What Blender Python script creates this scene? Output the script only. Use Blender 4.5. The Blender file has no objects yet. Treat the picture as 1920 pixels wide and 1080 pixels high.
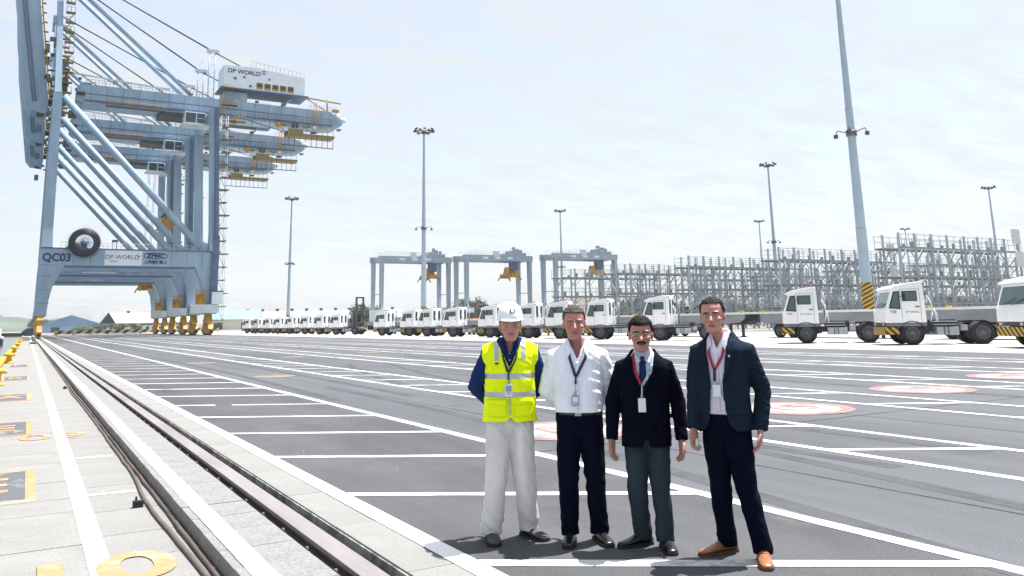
import bpy, bmesh, math, random
from mathutils import Vector, Matrix
random.seed(7)
S = bpy.context.scene
COL = S.collection
R = math.radians
PI = math.pi

# ------------------------------------------------------------------ camera
CAM_H = 1.65
YAW, PITCH, ROLL = R(30.4125), R(10.9356), R(-1.1002)
fw = Vector((math.sin(YAW) * math.cos(PITCH), math.cos(YAW) * math.cos(PITCH), math.sin(PITCH)))
rt = Vector((math.cos(YAW), -math.sin(YAW), 0))
uv_ = rt.cross(fw)
cr = rt * math.cos(ROLL) + uv_ * math.sin(ROLL)
cu = -rt * math.sin(ROLL) + uv_ * math.cos(ROLL)
cd = bpy.data.cameras.new('camera')
cam = bpy.data.objects.new('camera', cd)
COL.objects.link(cam)
mw = Matrix((cr, cu, -fw)).transposed().to_4x4()
mw.translation = Vector((0, 0, CAM_H))
cam.matrix_world = mw
cd.sensor_width = 36
cd.lens = 1528.6 / 1920 * 36
cd.shift_y = -233.3 / 1920
cd.clip_start = 0.1
cd.clip_end = 9000
S.camera = cam

# ------------------------------------------------------------------ sky, sun, exposure
SUN_EL, SUN_AZ = R(71), R(88)     # azimuth from +Y towards +X
w = bpy.data.worlds.new('World')
S.world = w
w.use_nodes = True
nt = w.node_tree
nt.nodes.clear()
N = nt.nodes.new
L = nt.links.new
out = N('ShaderNodeOutputWorld')
bg = N('ShaderNodeBackground')
bg.inputs['Strength'].default_value = 0.11
sky = N('ShaderNodeTexSky')
sky.sky_type = 'NISHITA'
sky.sun_disc = False
sky.sun_elevation = SUN_EL
sky.sun_rotation = SUN_AZ
sky.air_density = 1.0
sky.dust_density = 2.5
sky.ozone_density = 1.0
tc = N('ShaderNodeTexCoord')
# thin high cloud sheet: noise on the direction projected on a cloud plane
sep = N('ShaderNodeSeparateXYZ')
L(tc.outputs['Generated'], sep.inputs[0])
zc = N('ShaderNodeMath'); zc.operation = 'MAXIMUM'; zc.inputs[1].default_value = 0.02
L(sep.outputs['Z'], zc.inputs[0])
za = N('ShaderNodeMath'); za.operation = 'ADD'; za.inputs[1].default_value = 0.12
L(zc.outputs[0], za.inputs[0])
dx = N('ShaderNodeMath'); dx.operation = 'DIVIDE'
dy = N('ShaderNodeMath'); dy.operation = 'DIVIDE'
L(sep.outputs['X'], dx.inputs[0]); L(za.outputs[0], dx.inputs[1])
L(sep.outputs['Y'], dy.inputs[0]); L(za.outputs[0], dy.inputs[1])
cmb = N('ShaderNodeCombineXYZ')
L(dx.outputs[0], cmb.inputs[0]); L(dy.outputs[0], cmb.inputs[1])
mp = N('ShaderNodeMapping'); mp.inputs['Rotation'].default_value = (0, 0, R(25)); mp.inputs['Scale'].default_value = (1.0, 2.2, 1)
L(cmb.outputs[0], mp.inputs[0])
nz = N('ShaderNodeTexNoise'); nz.inputs['Scale'].default_value = 2.6; nz.inputs['Detail'].default_value = 12; nz.inputs['Roughness'].default_value = 0.68
nz.inputs['Distortion'].default_value = 0.35
L(mp.outputs[0], nz.inputs['Vector'])
rp = N('ShaderNodeValToRGB')
rp.color_ramp.elements[0].position = 0.38; rp.color_ramp.elements[0].color = (0.54, 0.54, 0.54, 1)
rp.color_ramp.elements[1].position = 0.60; rp.color_ramp.elements[1].color = (0.96, 0.96, 0.96, 1)
L(nz.outputs['Fac'], rp.inputs[0])
mx = N('ShaderNodeMixRGB'); mx.blend_type = 'MIX'
mx.inputs[2].default_value = (2.95, 3.10, 3.29, 1)
L(rp.outputs[0], mx.inputs[0]); L(sky.outputs[0], mx.inputs[1])
L(mx.outputs[0], bg.inputs['Color']); L(bg.outputs[0], out.inputs[0])

sd = bpy.data.lights.new('sun', 'SUN')
sd.energy = 4.3
sd.angle = R(0.6)
sd.color = (1.0, 0.975, 0.94)
so = bpy.data.objects.new('sun', sd)
COL.objects.link(so)
sdir = Vector((math.sin(SUN_AZ) * math.cos(SUN_EL), math.cos(SUN_AZ) * math.cos(SUN_EL), math.sin(SUN_EL)))
so.rotation_euler = sdir.to_track_quat('Z', 'Y').to_euler()
so.location = (0, 0, 200)
vs = S.view_settings
vs.view_transform = 'Standard'
vs.look = 'None'
vs.gamma = 1
vs.use_curve_mapping = False
vs.exposure = 1.3
S.render.film_transparent = False
S.cycles.use_denoising = True
S.cycles.max_bounces = 6
S.cycles.diffuse_bounces = 3
S.cycles.glossy_bounces = 3
S.cycles.transmission_bounces = 4
S.cycles.transparent_max_bounces = 8
S.cycles.caustics_reflective = False
S.cycles.caustics_refractive = False
S.cycles.sample_clamp_indirect = 6

# ------------------------------------------------------------------ materials
MATS = {}
def srgb(h):
    h = h.lstrip('#')
    o = []
    for i in (0, 2, 4):
        v = int(h[i:i + 2], 16) / 255
        o.append(v / 12.92 if v <= 0.04045 else ((v + 0.055) / 1.055) ** 2.4)
    return tuple(o)

def mat(name, col, rough=0.6, metal=0.0, var=0.12, scale=3.0, bump=0.0, bscale=40.0, stretch=(1, 1, 1), col2=None, detail=6, coat=0.0, spec=0.5, thresh=(0.35, 0.7)):
    """base colour with a procedural second tone, roughness variation and optional fine relief"""
    if name in MATS:
        return MATS[name]
    m = bpy.data.materials.new(name)
    m.use_nodes = True
    t = m.node_tree
    b = t.nodes['Principled BSDF']
    b.inputs['Roughness'].default_value = rough
    b.inputs['Metallic'].default_value = metal
    b.inputs['Specular IOR Level'].default_value = spec
    if coat:
        b.inputs['Coat Weight'].default_value = coat
    if len(col) == 3:
        col = (*col, 1)
    if col2 is None:
        col2 = tuple(max(0, c * (1 - var * 2)) for c in col[:3])
    tcn = t.nodes.new('ShaderNodeTexCoord')
    mpn = t.nodes.new('ShaderNodeMapping')
    mpn.inputs['Scale'].default_value = stretch
    t.links.new(tcn.outputs['Object'], mpn.inputs[0])
    n1 = t.nodes.new('ShaderNodeTexNoise')
    n1.inputs['Scale'].default_value = scale
    n1.inputs['Detail'].default_value = detail
    n1.inputs['Roughness'].default_value = 0.6
    t.links.new(mpn.outputs[0], n1.inputs['Vector'])
    r1 = t.nodes.new('ShaderNodeValToRGB')
    r1.color_ramp.elements[0].position = thresh[0]
    r1.color_ramp.elements[1].position = thresh[1]
    r1.color_ramp.elements[0].color = (*col2[:3], 1)
    r1.color_ramp.elements[1].color = col
    t.links.new(n1.outputs['Fac'], r1.inputs[0])
    t.links.new(r1.outputs[0], b.inputs['Base Color'])
    mr = t.nodes.new('ShaderNodeMapRange')
    mr.inputs[3].default_value = min(1, rough + 0.08)
    mr.inputs[4].default_value = max(0.02, rough - 0.08)
    t.links.new(n1.outputs['Fac'], mr.inputs[0])
    t.links.new(mr.outputs[0], b.inputs['Roughness'])
    if bump:
        n2 = t.nodes.new('ShaderNodeTexNoise')
        n2.inputs['Scale'].default_value = bscale
        n2.inputs['Detail'].default_value = 4
        t.links.new(mpn.outputs[0], n2.inputs['Vector'])
        bp = t.nodes.new('ShaderNodeBump')
        bp.inputs['Strength'].default_value = bump
        bp.inputs['Distance'].default_value = 0.02
        t.links.new(n2.outputs['Fac'], bp.inputs['Height'])
        t.links.new(bp.outputs[0], b.inputs['Normal'])
    MATS[name] = m
    return m

def stripe_mat(name, ca, cb, period, axis=(1, 0, 1), duty=0.5, rough=0.55, radial=False):
    """painted hazard stripes; stripes run across the direction AXIS in object space"""
    m = bpy.data.materials.new(name)
    m.use_nodes = True
    t = m.node_tree
    b = t.nodes['Principled BSDF']
    b.inputs['Roughness'].default_value = rough
    tcn = t.nodes.new('ShaderNodeTexCoord')
    if radial:   # helical stripes on a pole: angle*k + z
        sp = t.nodes.new('ShaderNodeSeparateXYZ'); t.links.new(tcn.outputs['Object'], sp.inputs[0])
        at = t.nodes.new('ShaderNodeMath'); at.operation = 'ARCTAN2'
        t.links.new(sp.outputs['Y'], at.inputs[0]); t.links.new(sp.outputs['X'], at.inputs[1])
        ml = t.nodes.new('ShaderNodeMath'); ml.operation = 'MULTIPLY_ADD'; ml.inputs[1].default_value = radial / (2 * PI); 
        dv = t.nodes.new('ShaderNodeMath'); dv.operation = 'DIVIDE'; dv.inputs[1].default_value = period
        t.links.new(sp.outputs['Z'], dv.inputs[0])
        t.links.new(at.outputs[0], ml.inputs[0]); t.links.new(dv.outputs[0], ml.inputs[2])
        last = ml
    else:
        dt = t.nodes.new('ShaderNodeVectorMath'); dt.operation = 'DOT_PRODUCT'
        dt.inputs[1].default_value = tuple(a / period for a in axis)
        t.links.new(tcn.outputs['Object'], dt.inputs[0])
        last = dt
    fr = t.nodes.new('ShaderNodeMath'); fr.operation = 'FRACT'
    t.links.new(last.outputs['Value'] if 'Value' in last.outputs else last.outputs[0], fr.inputs[0])
    gt = t.nodes.new('ShaderNodeMath'); gt.operation = 'GREATER_THAN'; gt.inputs[1].default_value = duty
    t.links.new(fr.outputs[0], gt.inputs[0])
    nz_ = t.nodes.new('ShaderNodeTexNoise'); nz_.inputs['Scale'].default_value = 6; nz_.inputs['Detail'].default_value = 6
    t.links.new(tcn.outputs['Object'], nz_.inputs['Vector'])
    mxr = t.nodes.new('ShaderNodeMixRGB'); mxr.inputs[1].default_value = (*ca, 1); mxr.inputs[2].default_value = (*cb, 1)
    t.links.new(gt.outputs[0], mxr.inputs[0])
    mx2 = t.nodes.new('ShaderNodeMixRGB'); mx2.blend_type = 'MULTIPLY'; mx2.inputs[0].default_value = 0.35
    t.links.new(mxr.outputs[0], mx2.inputs[1]); t.links.new(nz_.outputs['Fac'], mx2.inputs[2])
    t.links.new(mx2.outputs[0], b.inputs['Base Color'])
    MATS[name] = m
    return m

def paint_mat(name, col, wear=0.5, rough=0.6, scale=9.0, under=(0.075, 0.075, 0.078)):
    """road paint, worn through to what is under it in flecks"""
    m = bpy.data.materials.new(name)
    m.use_nodes = True
    t = m.node_tree
    b = t.nodes['Principled BSDF']
    b.inputs['Roughness'].default_value = 0.9
    b.inputs['Specular IOR Level'].default_value = 0.12
    tcn = t.nodes.new('ShaderNodeTexCoord')
    n1 = t.nodes.new('ShaderNodeTexNoise'); n1.inputs['Scale'].default_value = scale; n1.inputs['Detail'].default_value = 10; n1.inputs['Roughness'].default_value = 0.72
    t.links.new(tcn.outputs['Object'], n1.inputs['Vector'])
    n2 = t.nodes.new('ShaderNodeTexNoise'); n2.inputs['Scale'].default_value = 1.1; n2.inputs['Detail'].default_value = 3
    t.links.new(tcn.outputs['Object'], n2.inputs['Vector'])
    ad = t.nodes.new('ShaderNodeMath'); ad.operation = 'MULTIPLY'
    t.links.new(n1.outputs['Fac'], ad.inputs[0]); t.links.new(n2.outputs['Fac'], ad.inputs[1])
    rp_ = t.nodes.new('ShaderNodeValToRGB')
    c0 = 0.10 + 0.14 * wear
    rp_.color_ramp.elements[0].position = max(0, c0 - 0.04); rp_.color_ramp.elements[1].position = c0 + 0.03
    rp_.color_ramp.elements[0].color = (*[u * 0.5 + c * 0.5 for u, c in zip(under, col)], 1)
    rp_.color_ramp.elements[1].color = (*col, 1)
    t.links.new(ad.outputs[0], rp_.inputs[0]); t.links.new(rp_.outputs[0], b.inputs['Base Color'])
    MATS[name] = m
    return m

def ground_mat(name, c_lo, c_hi, grain, scale=0.25, tracks=0.0, streak=(1, 1, 1), rough=0.85, bump=0.25, spots=0.0, spot_col=(0.03, 0.03, 0.03), grain_amp=0.5):
    m = bpy.data.materials.new(name)
    m.use_nodes = True
    t = m.node_tree
    b = t.nodes['Principled BSDF']
    b.inputs['Roughness'].default_value = rough
    b.inputs['Specular IOR Level'].default_value = 0.3
    tcn = t.nodes.new('ShaderNodeTexCoord')
    mpn = t.nodes.new('ShaderNodeMapping'); mpn.inputs['Scale'].default_value = streak
    t.links.new(tcn.outputs['Object'], mpn.inputs[0])
    big = t.nodes.new('ShaderNodeTexNoise'); big.inputs['Scale'].default_value = scale; big.inputs['Detail'].default_value = 8; big.inputs['Roughness'].default_value = 0.65
    t.links.new(mpn.outputs[0], big.inputs['Vector'])
    rp_ = t.nodes.new('ShaderNodeValToRGB')
    rp_.color_ramp.elements[0].position = 0.3; rp_.color_ramp.elements[1].position = 0.72
    rp_.color_ramp.elements[0].color = (*c_lo, 1); rp_.color_ramp.elements[1].color = (*c_hi, 1)
    t.links.new(big.outputs['Fac'], rp_.inputs[0])
    fine = t.nodes.new('ShaderNodeTexNoise'); fine.inputs['Scale'].default_value = grain; fine.inputs['Detail'].default_value = 5; fine.inputs['Roughness'].default_value = 0.8
    t.links.new(tcn.outputs['Object'], fine.inputs['Vector'])
    r2 = t.nodes.new('ShaderNodeValToRGB')
    r2.color_ramp.elements[0].position = 0.36; r2.color_ramp.elements[1].position = 0.64
    a = grain_amp
    r2.color_ramp.elements[0].color = (1 - a, 1 - a, 1 - a, 1); r2.color_ramp.elements[1].color = (1 + a, 1 + a, 1 + a, 1)
    t.links.new(fine.outputs['Fac'], r2.inputs[0])
    ml = t.nodes.new('ShaderNodeMixRGB'); ml.blend_type = 'MULTIPLY'; ml.inputs[0].default_value = 1.0
    t.links.new(rp_.outputs[0], ml.inputs[1]); t.links.new(r2.outputs[0], ml.inputs[2])
    last = ml
    if spots:
        sp = t.nodes.new('ShaderNodeTexNoise'); sp.inputs['Scale'].default_value = 1.3; sp.inputs['Detail'].default_value = 7; sp.inputs['Roughness'].default_value = 0.7
        t.links.new(tcn.outputs['Object'], sp.inputs['Vector'])
        r3 = t.nodes.new('ShaderNodeValToRGB')
        r3.color_ramp.elements[0].position = 0.58; r3.color_ramp.elements[1].position = 0.74
        r3.color_ramp.elements[0].color = (0, 0, 0, 1); r3.color_ramp.elements[1].color = (spots, spots, spots, 1)
        t.links.new(sp.outputs['Fac'], r3.inputs[0])
        m3 = t.nodes.new('ShaderNodeMixRGB'); m3.inputs[2].default_value = (*spot_col, 1)
        t.links.new(r3.outputs[0], m3.inputs[0]); t.links.new(ml.outputs[0], m3.inputs[1])
        last = m3
    if tracks:    # tyre polish running along the lanes, and old spills
        mt = t.nodes.new('ShaderNodeMapping'); mt.inputs['Scale'].default_value = (0.9, 0.035, 1)
        t.links.new(tcn.outputs['Object'], mt.inputs[0])
        tn = t.nodes.new('ShaderNodeTexNoise'); tn.inputs['Scale'].default_value = 1.6; tn.inputs['Detail'].default_value = 5
        t.links.new(mt.outputs[0], tn.inputs['Vector'])
        tr_ = t.nodes.new('ShaderNodeValToRGB'); tr_.color_ramp.elements[0].position = 0.33; tr_.color_ramp.elements[1].position = 0.66
        tr_.color_ramp.elements[0].color = (1 - tracks, 1 - tracks, 1 - tracks, 1); tr_.color_ramp.elements[1].color = (1 + tracks, 1 + tracks, 1 + tracks, 1)
        t.links.new(tn.outputs['Fac'], tr_.inputs[0])
        tm = t.nodes.new('ShaderNodeMixRGB'); tm.blend_type = 'MULTIPLY'; tm.inputs[0].default_value = 1
        t.links.new(last.outputs[0], tm.inputs[1]); t.links.new(tr_.outputs[0], tm.inputs[2])
        on_ = t.nodes.new('ShaderNodeTexNoise'); on_.inputs['Scale'].default_value = 0.55; on_.inputs['Detail'].default_value = 9; on_.inputs['Roughness'].default_value = 0.75
        t.links.new(tcn.outputs['Object'], on_.inputs['Vector'])
        orr = t.nodes.new('ShaderNodeValToRGB'); orr.color_ramp.elements[0].position = 0.28; orr.color_ramp.elements[1].position = 0.40
        orr.color_ramp.elements[0].color = (0.62, 0.62, 0.63, 1); orr.color_ramp.elements[1].color = (1, 1, 1, 1)
        t.links.new(on_.outputs['Fac'], orr.inputs[0])
        om = t.nodes.new('ShaderNodeMixRGB'); om.blend_type = 'MULTIPLY'; om.inputs[0].default_value = 1
        t.links.new(tm.outputs[0], om.inputs[1]); t.links.new(orr.outputs[0], om.inputs[2])
        last = om
    t.links.new(last.outputs[0], b.inputs['Base Color'])
    bp = t.nodes.new('ShaderNodeBump'); bp.inputs['Strength'].default_value = bump; bp.inputs['Distance'].default_value = 0.008
    t.links.new(fine.outputs['Fac'], bp.inputs['Height']); t.links.new(bp.outputs[0], b.inputs['Normal'])
    MATS[name] = m
    return m

# ------------------------------------------------------------------ mesh helpers
class MB:
    """collects shapes; build() links them as ONE mesh object"""
    def __init__(s):
        s.v = []; s.f = []; s.sm = []; s.mi = []
    def add(s, vs_, fs, smooth=False, mi=0):
        o = len(s.v)
        s.v += [tuple(p) for p in vs_]
        for q in fs:
            s.f.append(tuple(i + o for i in q)); s.sm.append(smooth); s.mi.append(mi)
        return s
    def box(s, c, d, rz=0.0, mi=0, M=None):
        x, y, z = d[0] / 2, d[1] / 2, d[2] / 2
        p = [(-x, -y, -z), (x, -y, -z), (x, y, -z), (-x, y, -z), (-x, -y, z), (x, -y, z), (x, y, z), (-x, y, z)]
        m = Matrix.Translation(Vector(c)) @ (M if M is not None else Matrix.Rotation(rz, 4, 'Z'))
        return s.add([m @ Vector(q) for q in p], [(0, 3, 2, 1), (4, 5, 6, 7), (0, 1, 5, 4), (1, 2, 6, 5), (2, 3, 7, 6), (3, 0, 4, 7)], mi=mi)
    def b2(s, lo, hi, mi=0):
        return s.box([(a + b) / 2 for a, b in zip(lo, hi)], [b - a for a, b in zip(lo, hi)], mi=mi)
    def frame(s, a, b):
        a, b = Vector(a), Vector(b)
        d = (b - a).normalized()
        u = Vector((0, 0, 1)) if abs(d.z) < 0.95 else Vector((0, 1, 0))
        x = d.cross(u).normalized()
        y = x.cross(d)
        return a, b, d, x, y
    def bar(s, a, b, wd, ht, mi=0, w2=None, h2=None):
        a, b, d, x, y = s.frame(a, b)
        w2 = wd if w2 is None else w2; h2 = ht if h2 is None else h2
        q = [a + x * sx * wd / 2 + y * sy * ht / 2 for sx, sy in ((-1, -1), (1, -1), (1, 1), (-1, 1))]
        q += [b + x * sx * w2 / 2 + y * sy * h2 / 2 for sx, sy in ((-1, -1), (1, -1), (1, 1), (-1, 1))]
        return s.add(q, [(0, 3, 2, 1), (4, 5, 6, 7), (0, 1, 5, 4), (1, 2, 6, 5), (2, 3, 7, 6), (3, 0, 4, 7)], mi=mi)
    def tube(s, a, b, r0, r1=None, n=10, mi=0, caps=True):
        r1 = r0 if r1 is None else r1
        a, b, d, x, y = s.frame(a, b)
        q = []
        for p, r in ((a, r0), (b, r1)):
            q += [p + (x * math.cos(2 * PI * i / n) + y * math.sin(2 * PI * i / n)) * r for i in range(n)]
        o = len(s.v)
        s.add(q, [(i, i + n, (i + 1) % n + n, (i + 1) % n) for i in range(n)], True, mi)
        if caps:
            s.f.append(tuple(o + i for i in range(n))); s.sm.append(False); s.mi.append(mi)
            s.f.append(tuple(o + n + i for i in reversed(range(n)))); s.sm.append(False); s.mi.append(mi)
        return s
    def path(s, pts, r, n=8, mi=0):
        for a, b in zip(pts[:-1], pts[1:]):
            s.tube(a, b, r, n=n, mi=mi)
        return s
    def lathe(s, prof, c=(0, 0, 0), axis='Z', n=20, mi=0, smooth=True):
        """prof: list of (radius, height) revolved round the axis through c; closed shape if radii end at 0"""
        q = []
        for r, h in prof:
            for i in range(n):
                a = 2 * PI * i / n
                p = {'Z': (r * math.cos(a), r * math.sin(a), h), 'Y': (r * math.cos(a), h, -r * math.sin(a)), 'X': (h, r * math.cos(a), r * math.sin(a))}[axis]
                q.append((p[0] + c[0], p[1] + c[1], p[2] + c[2]))
        fs = []
        for k in range(len(prof) - 1):
            for i in range(n):
                j = (i + 1) % n
                fs.append((k * n + i, k * n + j, (k + 1) * n + j, (k + 1) * n + i))
        return s.add(q, fs, smooth, mi)
    def prism(s, poly, a, b, axis='Y', mi=0):
        """poly: 2D outline (in the plane normal to axis) extruded from a to b"""
        n = len(poly)
        def P(u, v_, h):
            return {'Y': (u, h, v_), 'X': (h, u, v_), 'Z': (u, v_, h)}[axis]
        q = [P(u, v_, a) for u, v_ in poly] + [P(u, v_, b) for u, v_ in poly]
        fs = [tuple(range(n)), tuple(range(2 * n - 1, n - 1, -1))] + [(i, i + n, (i + 1) % n + n, (i + 1) % n) for i in range(n)]
        return s.add(q, fs, mi=mi)
    def mesh(s, name, mats, bevel=0.0, fix=True):
        me = bpy.data.meshes.new(name)
        me.from_pydata(s.v, [], s.f)
        for m in (mats if isinstance(mats, (list, tuple)) else [mats]):
            me.materials.append(m)
        me.polygons.foreach_set('use_smooth', s.sm)
        me.polygons.foreach_set('material_index', s.mi)
        if fix or bevel:
            bm = bmesh.new(); bm.from_mesh(me)
            if bevel:
                bmesh.ops.bevel(bm, geom=[e for e in bm.edges if len(e.link_faces) == 2 and e.calc_face_angle(0) > 0.5], offset=bevel, segments=2, profile=0.6, affect='EDGES')
            bmesh.ops.recalc_face_normals(bm, faces=bm.faces)
            bm.to_mesh(me); bm.free()
        me.update()
        return me
    def build(s, name, mats, parent=None, bevel=0.0, loc=None):
        o = bpy.data.objects.new(name, s.mesh(name, mats, bevel))
        COL.objects.link(o)
        if parent is not None:
            o.parent = parent
        if loc is not None:
            o.location = loc
        return o

def tag(o, label=None, cat=None, group=None, kind=None):
    if label: o['label'] = label
    if cat: o['category'] = cat
    if group: o['group'] = group
    if kind: o['kind'] = kind
    return o
def empty(name, loc=(0, 0, 0), rz=0.0, **k):
    o = bpy.data.objects.new(name, None)
    o.empty_display_size = 0.3
    COL.objects.link(o)
    o.location = loc; o.rotation_euler = (0, 0, rz)
    return tag(o, **k)
def inst(name, me, parent, loc=(0, 0, 0), rot=(0, 0, 0), sc=(1, 1, 1)):
    o = bpy.data.objects.new(name, me)
    COL.objects.link(o)
    o.parent = parent
    o.location = loc; o.rotation_euler = rot; o.scale = sc
    return o
def copy_tree(o, parent=None):
    c = o.copy()
    COL.objects.link(c)
    c.parent = parent
    for ch in list(o.children):
        copy_tree(ch, c)
    return c
def text_mesh(name, body, size, depth=0.004, align='CENTER', bold=0.0, space=1.0, res=4):
    cu_ = bpy.data.curves.new(name, 'FONT')
    cu_.body = body; cu_.size = size; cu_.extrude = depth; cu_.align_x = align; cu_.align_y = 'CENTER'; cu_.offset = bold; cu_.space_character = space
    cu_.resolution_u = res
    o = bpy.data.objects.new(name, cu_)
    COL.objects.link(o)
    dg = bpy.context.evaluated_depsgraph_get()
    me = bpy.data.meshes.new_from_object(o.evaluated_get(dg))
    bpy.data.objects.remove(o); bpy.data.curves.remove(cu_)
    me.name = name
    return me
def text(name, body, size, m, parent, loc, rot, depth=0.004, bold=0.0, sx=1.0, align='CENTER'):
    me = text_mesh(name, body, size, depth, align, bold)
    me.materials.clear(); me.materials.append(m)
    return inst(name, me, parent, loc, rot, (sx, 1, 1))

# ================================================================== SETTING
ASPH = ground_mat('asphalt', (0.060, 0.063, 0.071), (0.100, 0.104, 0.115), 55, 0.22, 0.14, (1, 0.35, 1), 0.8, 0.35, grain_amp=0.35, spots=0.35, spot_col=(0.120, 0.121, 0.126))
CONC = ground_mat('pale_concrete', (0.18, 0.177, 0.170), (0.245, 0.242, 0.234), 38, 0.9, 0.0, (1, 1, 1), 0.9, 0.25, grain_amp=0.16, spots=0.5, spot_col=(0.125, 0.122, 0.115))
CONC2 = ground_mat('kerb_concrete', (0.165, 0.164, 0.160), (0.25, 0.248, 0.243), 30, 1.5, 0.0, (1, 1, 1), 0.92, 0.5, grain_amp=0.25, spots=0.35, spot_col=(0.14, 0.137, 0.13))
PAD = ground_mat('pad_concrete', (0.36, 0.35, 0.33), (0.46, 0.45, 0.43), 12, 0.08, 0.0, (1, 0.3, 1), 0.9, 0.1, grain_amp=0.1)
DUST = ground_mat('yard_ground', (0.17, 0.16, 0.14), (0.25, 0.235, 0.21), 3, 0.02, 0.0, (1, 1, 1), 0.95, 0.1, grain_amp=0.2)
TRENCH = mat('trench_concrete', (0.24, 0.24, 0.24), 0.9, var=0.38, scale=4, bump=0.4, bscale=30)
RAILTOP = mat('worn_rail_steel', (0.255, 0.228, 0.228), 0.6, 0.0, var=0.18, scale=2.5, stretch=(1, 0.15, 1))
RAILF = mat('grey_rail_foot', (0.15, 0.155, 0.155), 0.8, var=0.35, scale=3, col2=(0.13, 0.10, 0.085))
LINING = mat('stained_trench_wall', (0.30, 0.30, 0.295), 0.9, var=0.4, scale=5, col2=(0.10, 0.10, 0.10), thresh=(0.40, 0.62))
RUST = mat('rusty_steel', (0.22, 0.11, 0.06), 0.85, 0.2, var=0.3, scale=5)
WPAINT = paint_mat('white_road_paint', (0.62, 0.625, 0.63), 0.85)
WCONC = paint_mat('white_paint_on_concrete', (0.82, 0.82, 0.81), 0.1, under=(0.45, 0.43, 0.4))
ORANGE = paint_mat('orange_road_paint', (0.36, 0.215, 0.115), 0.65, under=(0.5, 0.46, 0.4))
GREYP = paint_mat('dark_grey_road_paint', (0.10, 0.105, 0.115), 0.55, under=(0.45, 0.43, 0.4))
REDP = paint_mat('faded_red_road_paint', (0.29, 0.18, 0.175), 0.95)
WATERM = mat('sea_water', (0.05, 0.085, 0.10), 0.12, var=0.15, scale=0.05, bump=0.35, bscale=0.8)
YEL = mat('yellow_paint', (0.62, 0.38, 0.015), 0.5, var=0.1, scale=4)
AZ = -0.15            # level of the lower apron at the water's edge

def sheet(name, x0, x1, y0, y1, z, m, nx=1, ny=1, kind='structure', parent=None):
    b = MB()
    vs_ = [(x0 + (x1 - x0) * i / nx, y0 + (y1 - y0) * j / ny, z) for j in range(ny + 1) for i in range(nx + 1)]
    b.add(vs_, [(j * (nx + 1) + i, j * (nx + 1) + i + 1, (j + 1) * (nx + 1) + i + 1, (j + 1) * (nx + 1) + i) for j in range(ny) for i in range(nx)])
    o = b.build(name, m, parent)
    if kind and parent is None: o['kind'] = kind
    return o
# one sheet of land to the horizon, the sea beside it
b = MB()
b.add([(2.6, -150, -0.03), (3500, -150, -0.03), (3500, 4500, -0.03), (2.6, 4500, -0.03)], [(0, 1, 2, 3)])
tag(b.build('ground', DUST), kind='structure')
b = MB()
b.add([(-1.3, 420, -0.03), (2.6, 420, -0.03), (2.6, 4500, -0.03), (-900, 4500, -0.03), (-260, 1100, -0.03), (-1.3, 700, -0.03)], [(0, 1, 2, 3, 4, 5)])
tag(b.build('ground_spit', DUST), kind='structure')
sheet('water', -2500, -1.25, -150, 4400, -2.6, WATERM)
sheet('asphalt_road', 5.60, 34.4, -60, 330, 0.0, ASPH)
ASPHD = ground_mat('dark_asphalt', (0.046, 0.048, 0.053), (0.084, 0.086, 0.093), 60, 0.5, 0.10, (1, 0.6, 1), 0.8, 0.4, grain_amp=0.4, spots=0.5, spot_col=(0.125, 0.123, 0.118))
sheet('asphalt_shoulder', 2.874, 5.60, -60, 330, 0.0, ASPHD)
sheet('concrete_pavement', 34.4, 66, -60, 330, 0.004, PAD)
# quay wall and apron bed
b = MB(); b.b2((-1.30, -20, -4.0), (1.9, 420, AZ - 0.02))
tag(b.build('quay_wall', TRENCH), kind='structure')

apron = empty('quay_apron', (0, 0, 0), kind='structure')
# apron slabs, one by one with open joints where they can be told apart
slab_cache = {}
def slab(x0, x1, y0, y1, z, th, m, parent, name='slab', tilt=0.0):
    key = (round(x1 - x0, 2), round(y1 - y0, 2), th, m.name)
    if key not in slab_cache:
        bb = MB(); bb.b2((0, 0, -th), (key[0], key[1], 0))
        slab_cache[key] = bb.mesh(name, m, bevel=0.008)
    return inst(name, slab_cache[key], parent, (x0, y0, z + tilt), (random.uniform(-1, 1) * 0.0012, random.uniform(-1, 1) * 0.0012, 0))
for x0, x1, seed in ((-0.96, 0.62, 1), (0.63, 1.362, 2)):
    rr = random.Random(seed)
    y = 2.0 + seed * 0.3
    while y < 52:
        ln = rr.choice((0.6, 0.75, 0.9, 1.1))
        slab(x0, x1, y, y + ln - 0.012, AZ, 0.10, CONC, apron, tilt=rr.uniform(-0.002, 0.002))
        y += ln
    bb = MB(); bb.b2((x0, y, AZ - 0.1), (x1, 420, AZ)); bb.build('slab', CONC, apron)
# rail beam: kerb blocks on its water side
kerb = empty('rail_kerb', (0, 0, 0), kind='structure')
y = 1.5
rr = random.Random(5)
while y < 58:
    ln = rr.choice((0.55, 0.6, 0.65))
    slab(1.365 + rr.uniform(-0.004, 0.004), 1.935, y, y + ln - 0.010, 0.0, 0.42, CONC2, kerb, 'kerb_block', rr.uniform(-0.003, 0.003))
    y += ln
bb = MB(); bb.b2((1.367, y, -0.42), (1.935, 420, -0.001)); bb.build('kerb_block', CONC2, kerb)
# trench floor and the right-hand kerb
b = MB(); b.b2((1.90, -20, -0.5), (2.40, 420, -0.125)); tag(b.build('rail_trench_floor', TRENCH), kind='structure')
y = 1.0
while y < 50:
    ln = rr.choice((1.2, 1.5, 1.8))
    slab(2.345, 2.87, y, y + ln - 0.008, 0.001, 0.42, CONC2 if False else CONC, kerb, 'kerb_slab', rr.uniform(-0.002, 0.001))
    y += ln
bb = MB(); bb.b2((2.345, y, -0.42), (2.87, 420, 0.0)); bb.build('kerb_slab', CONC, kerb)

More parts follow.
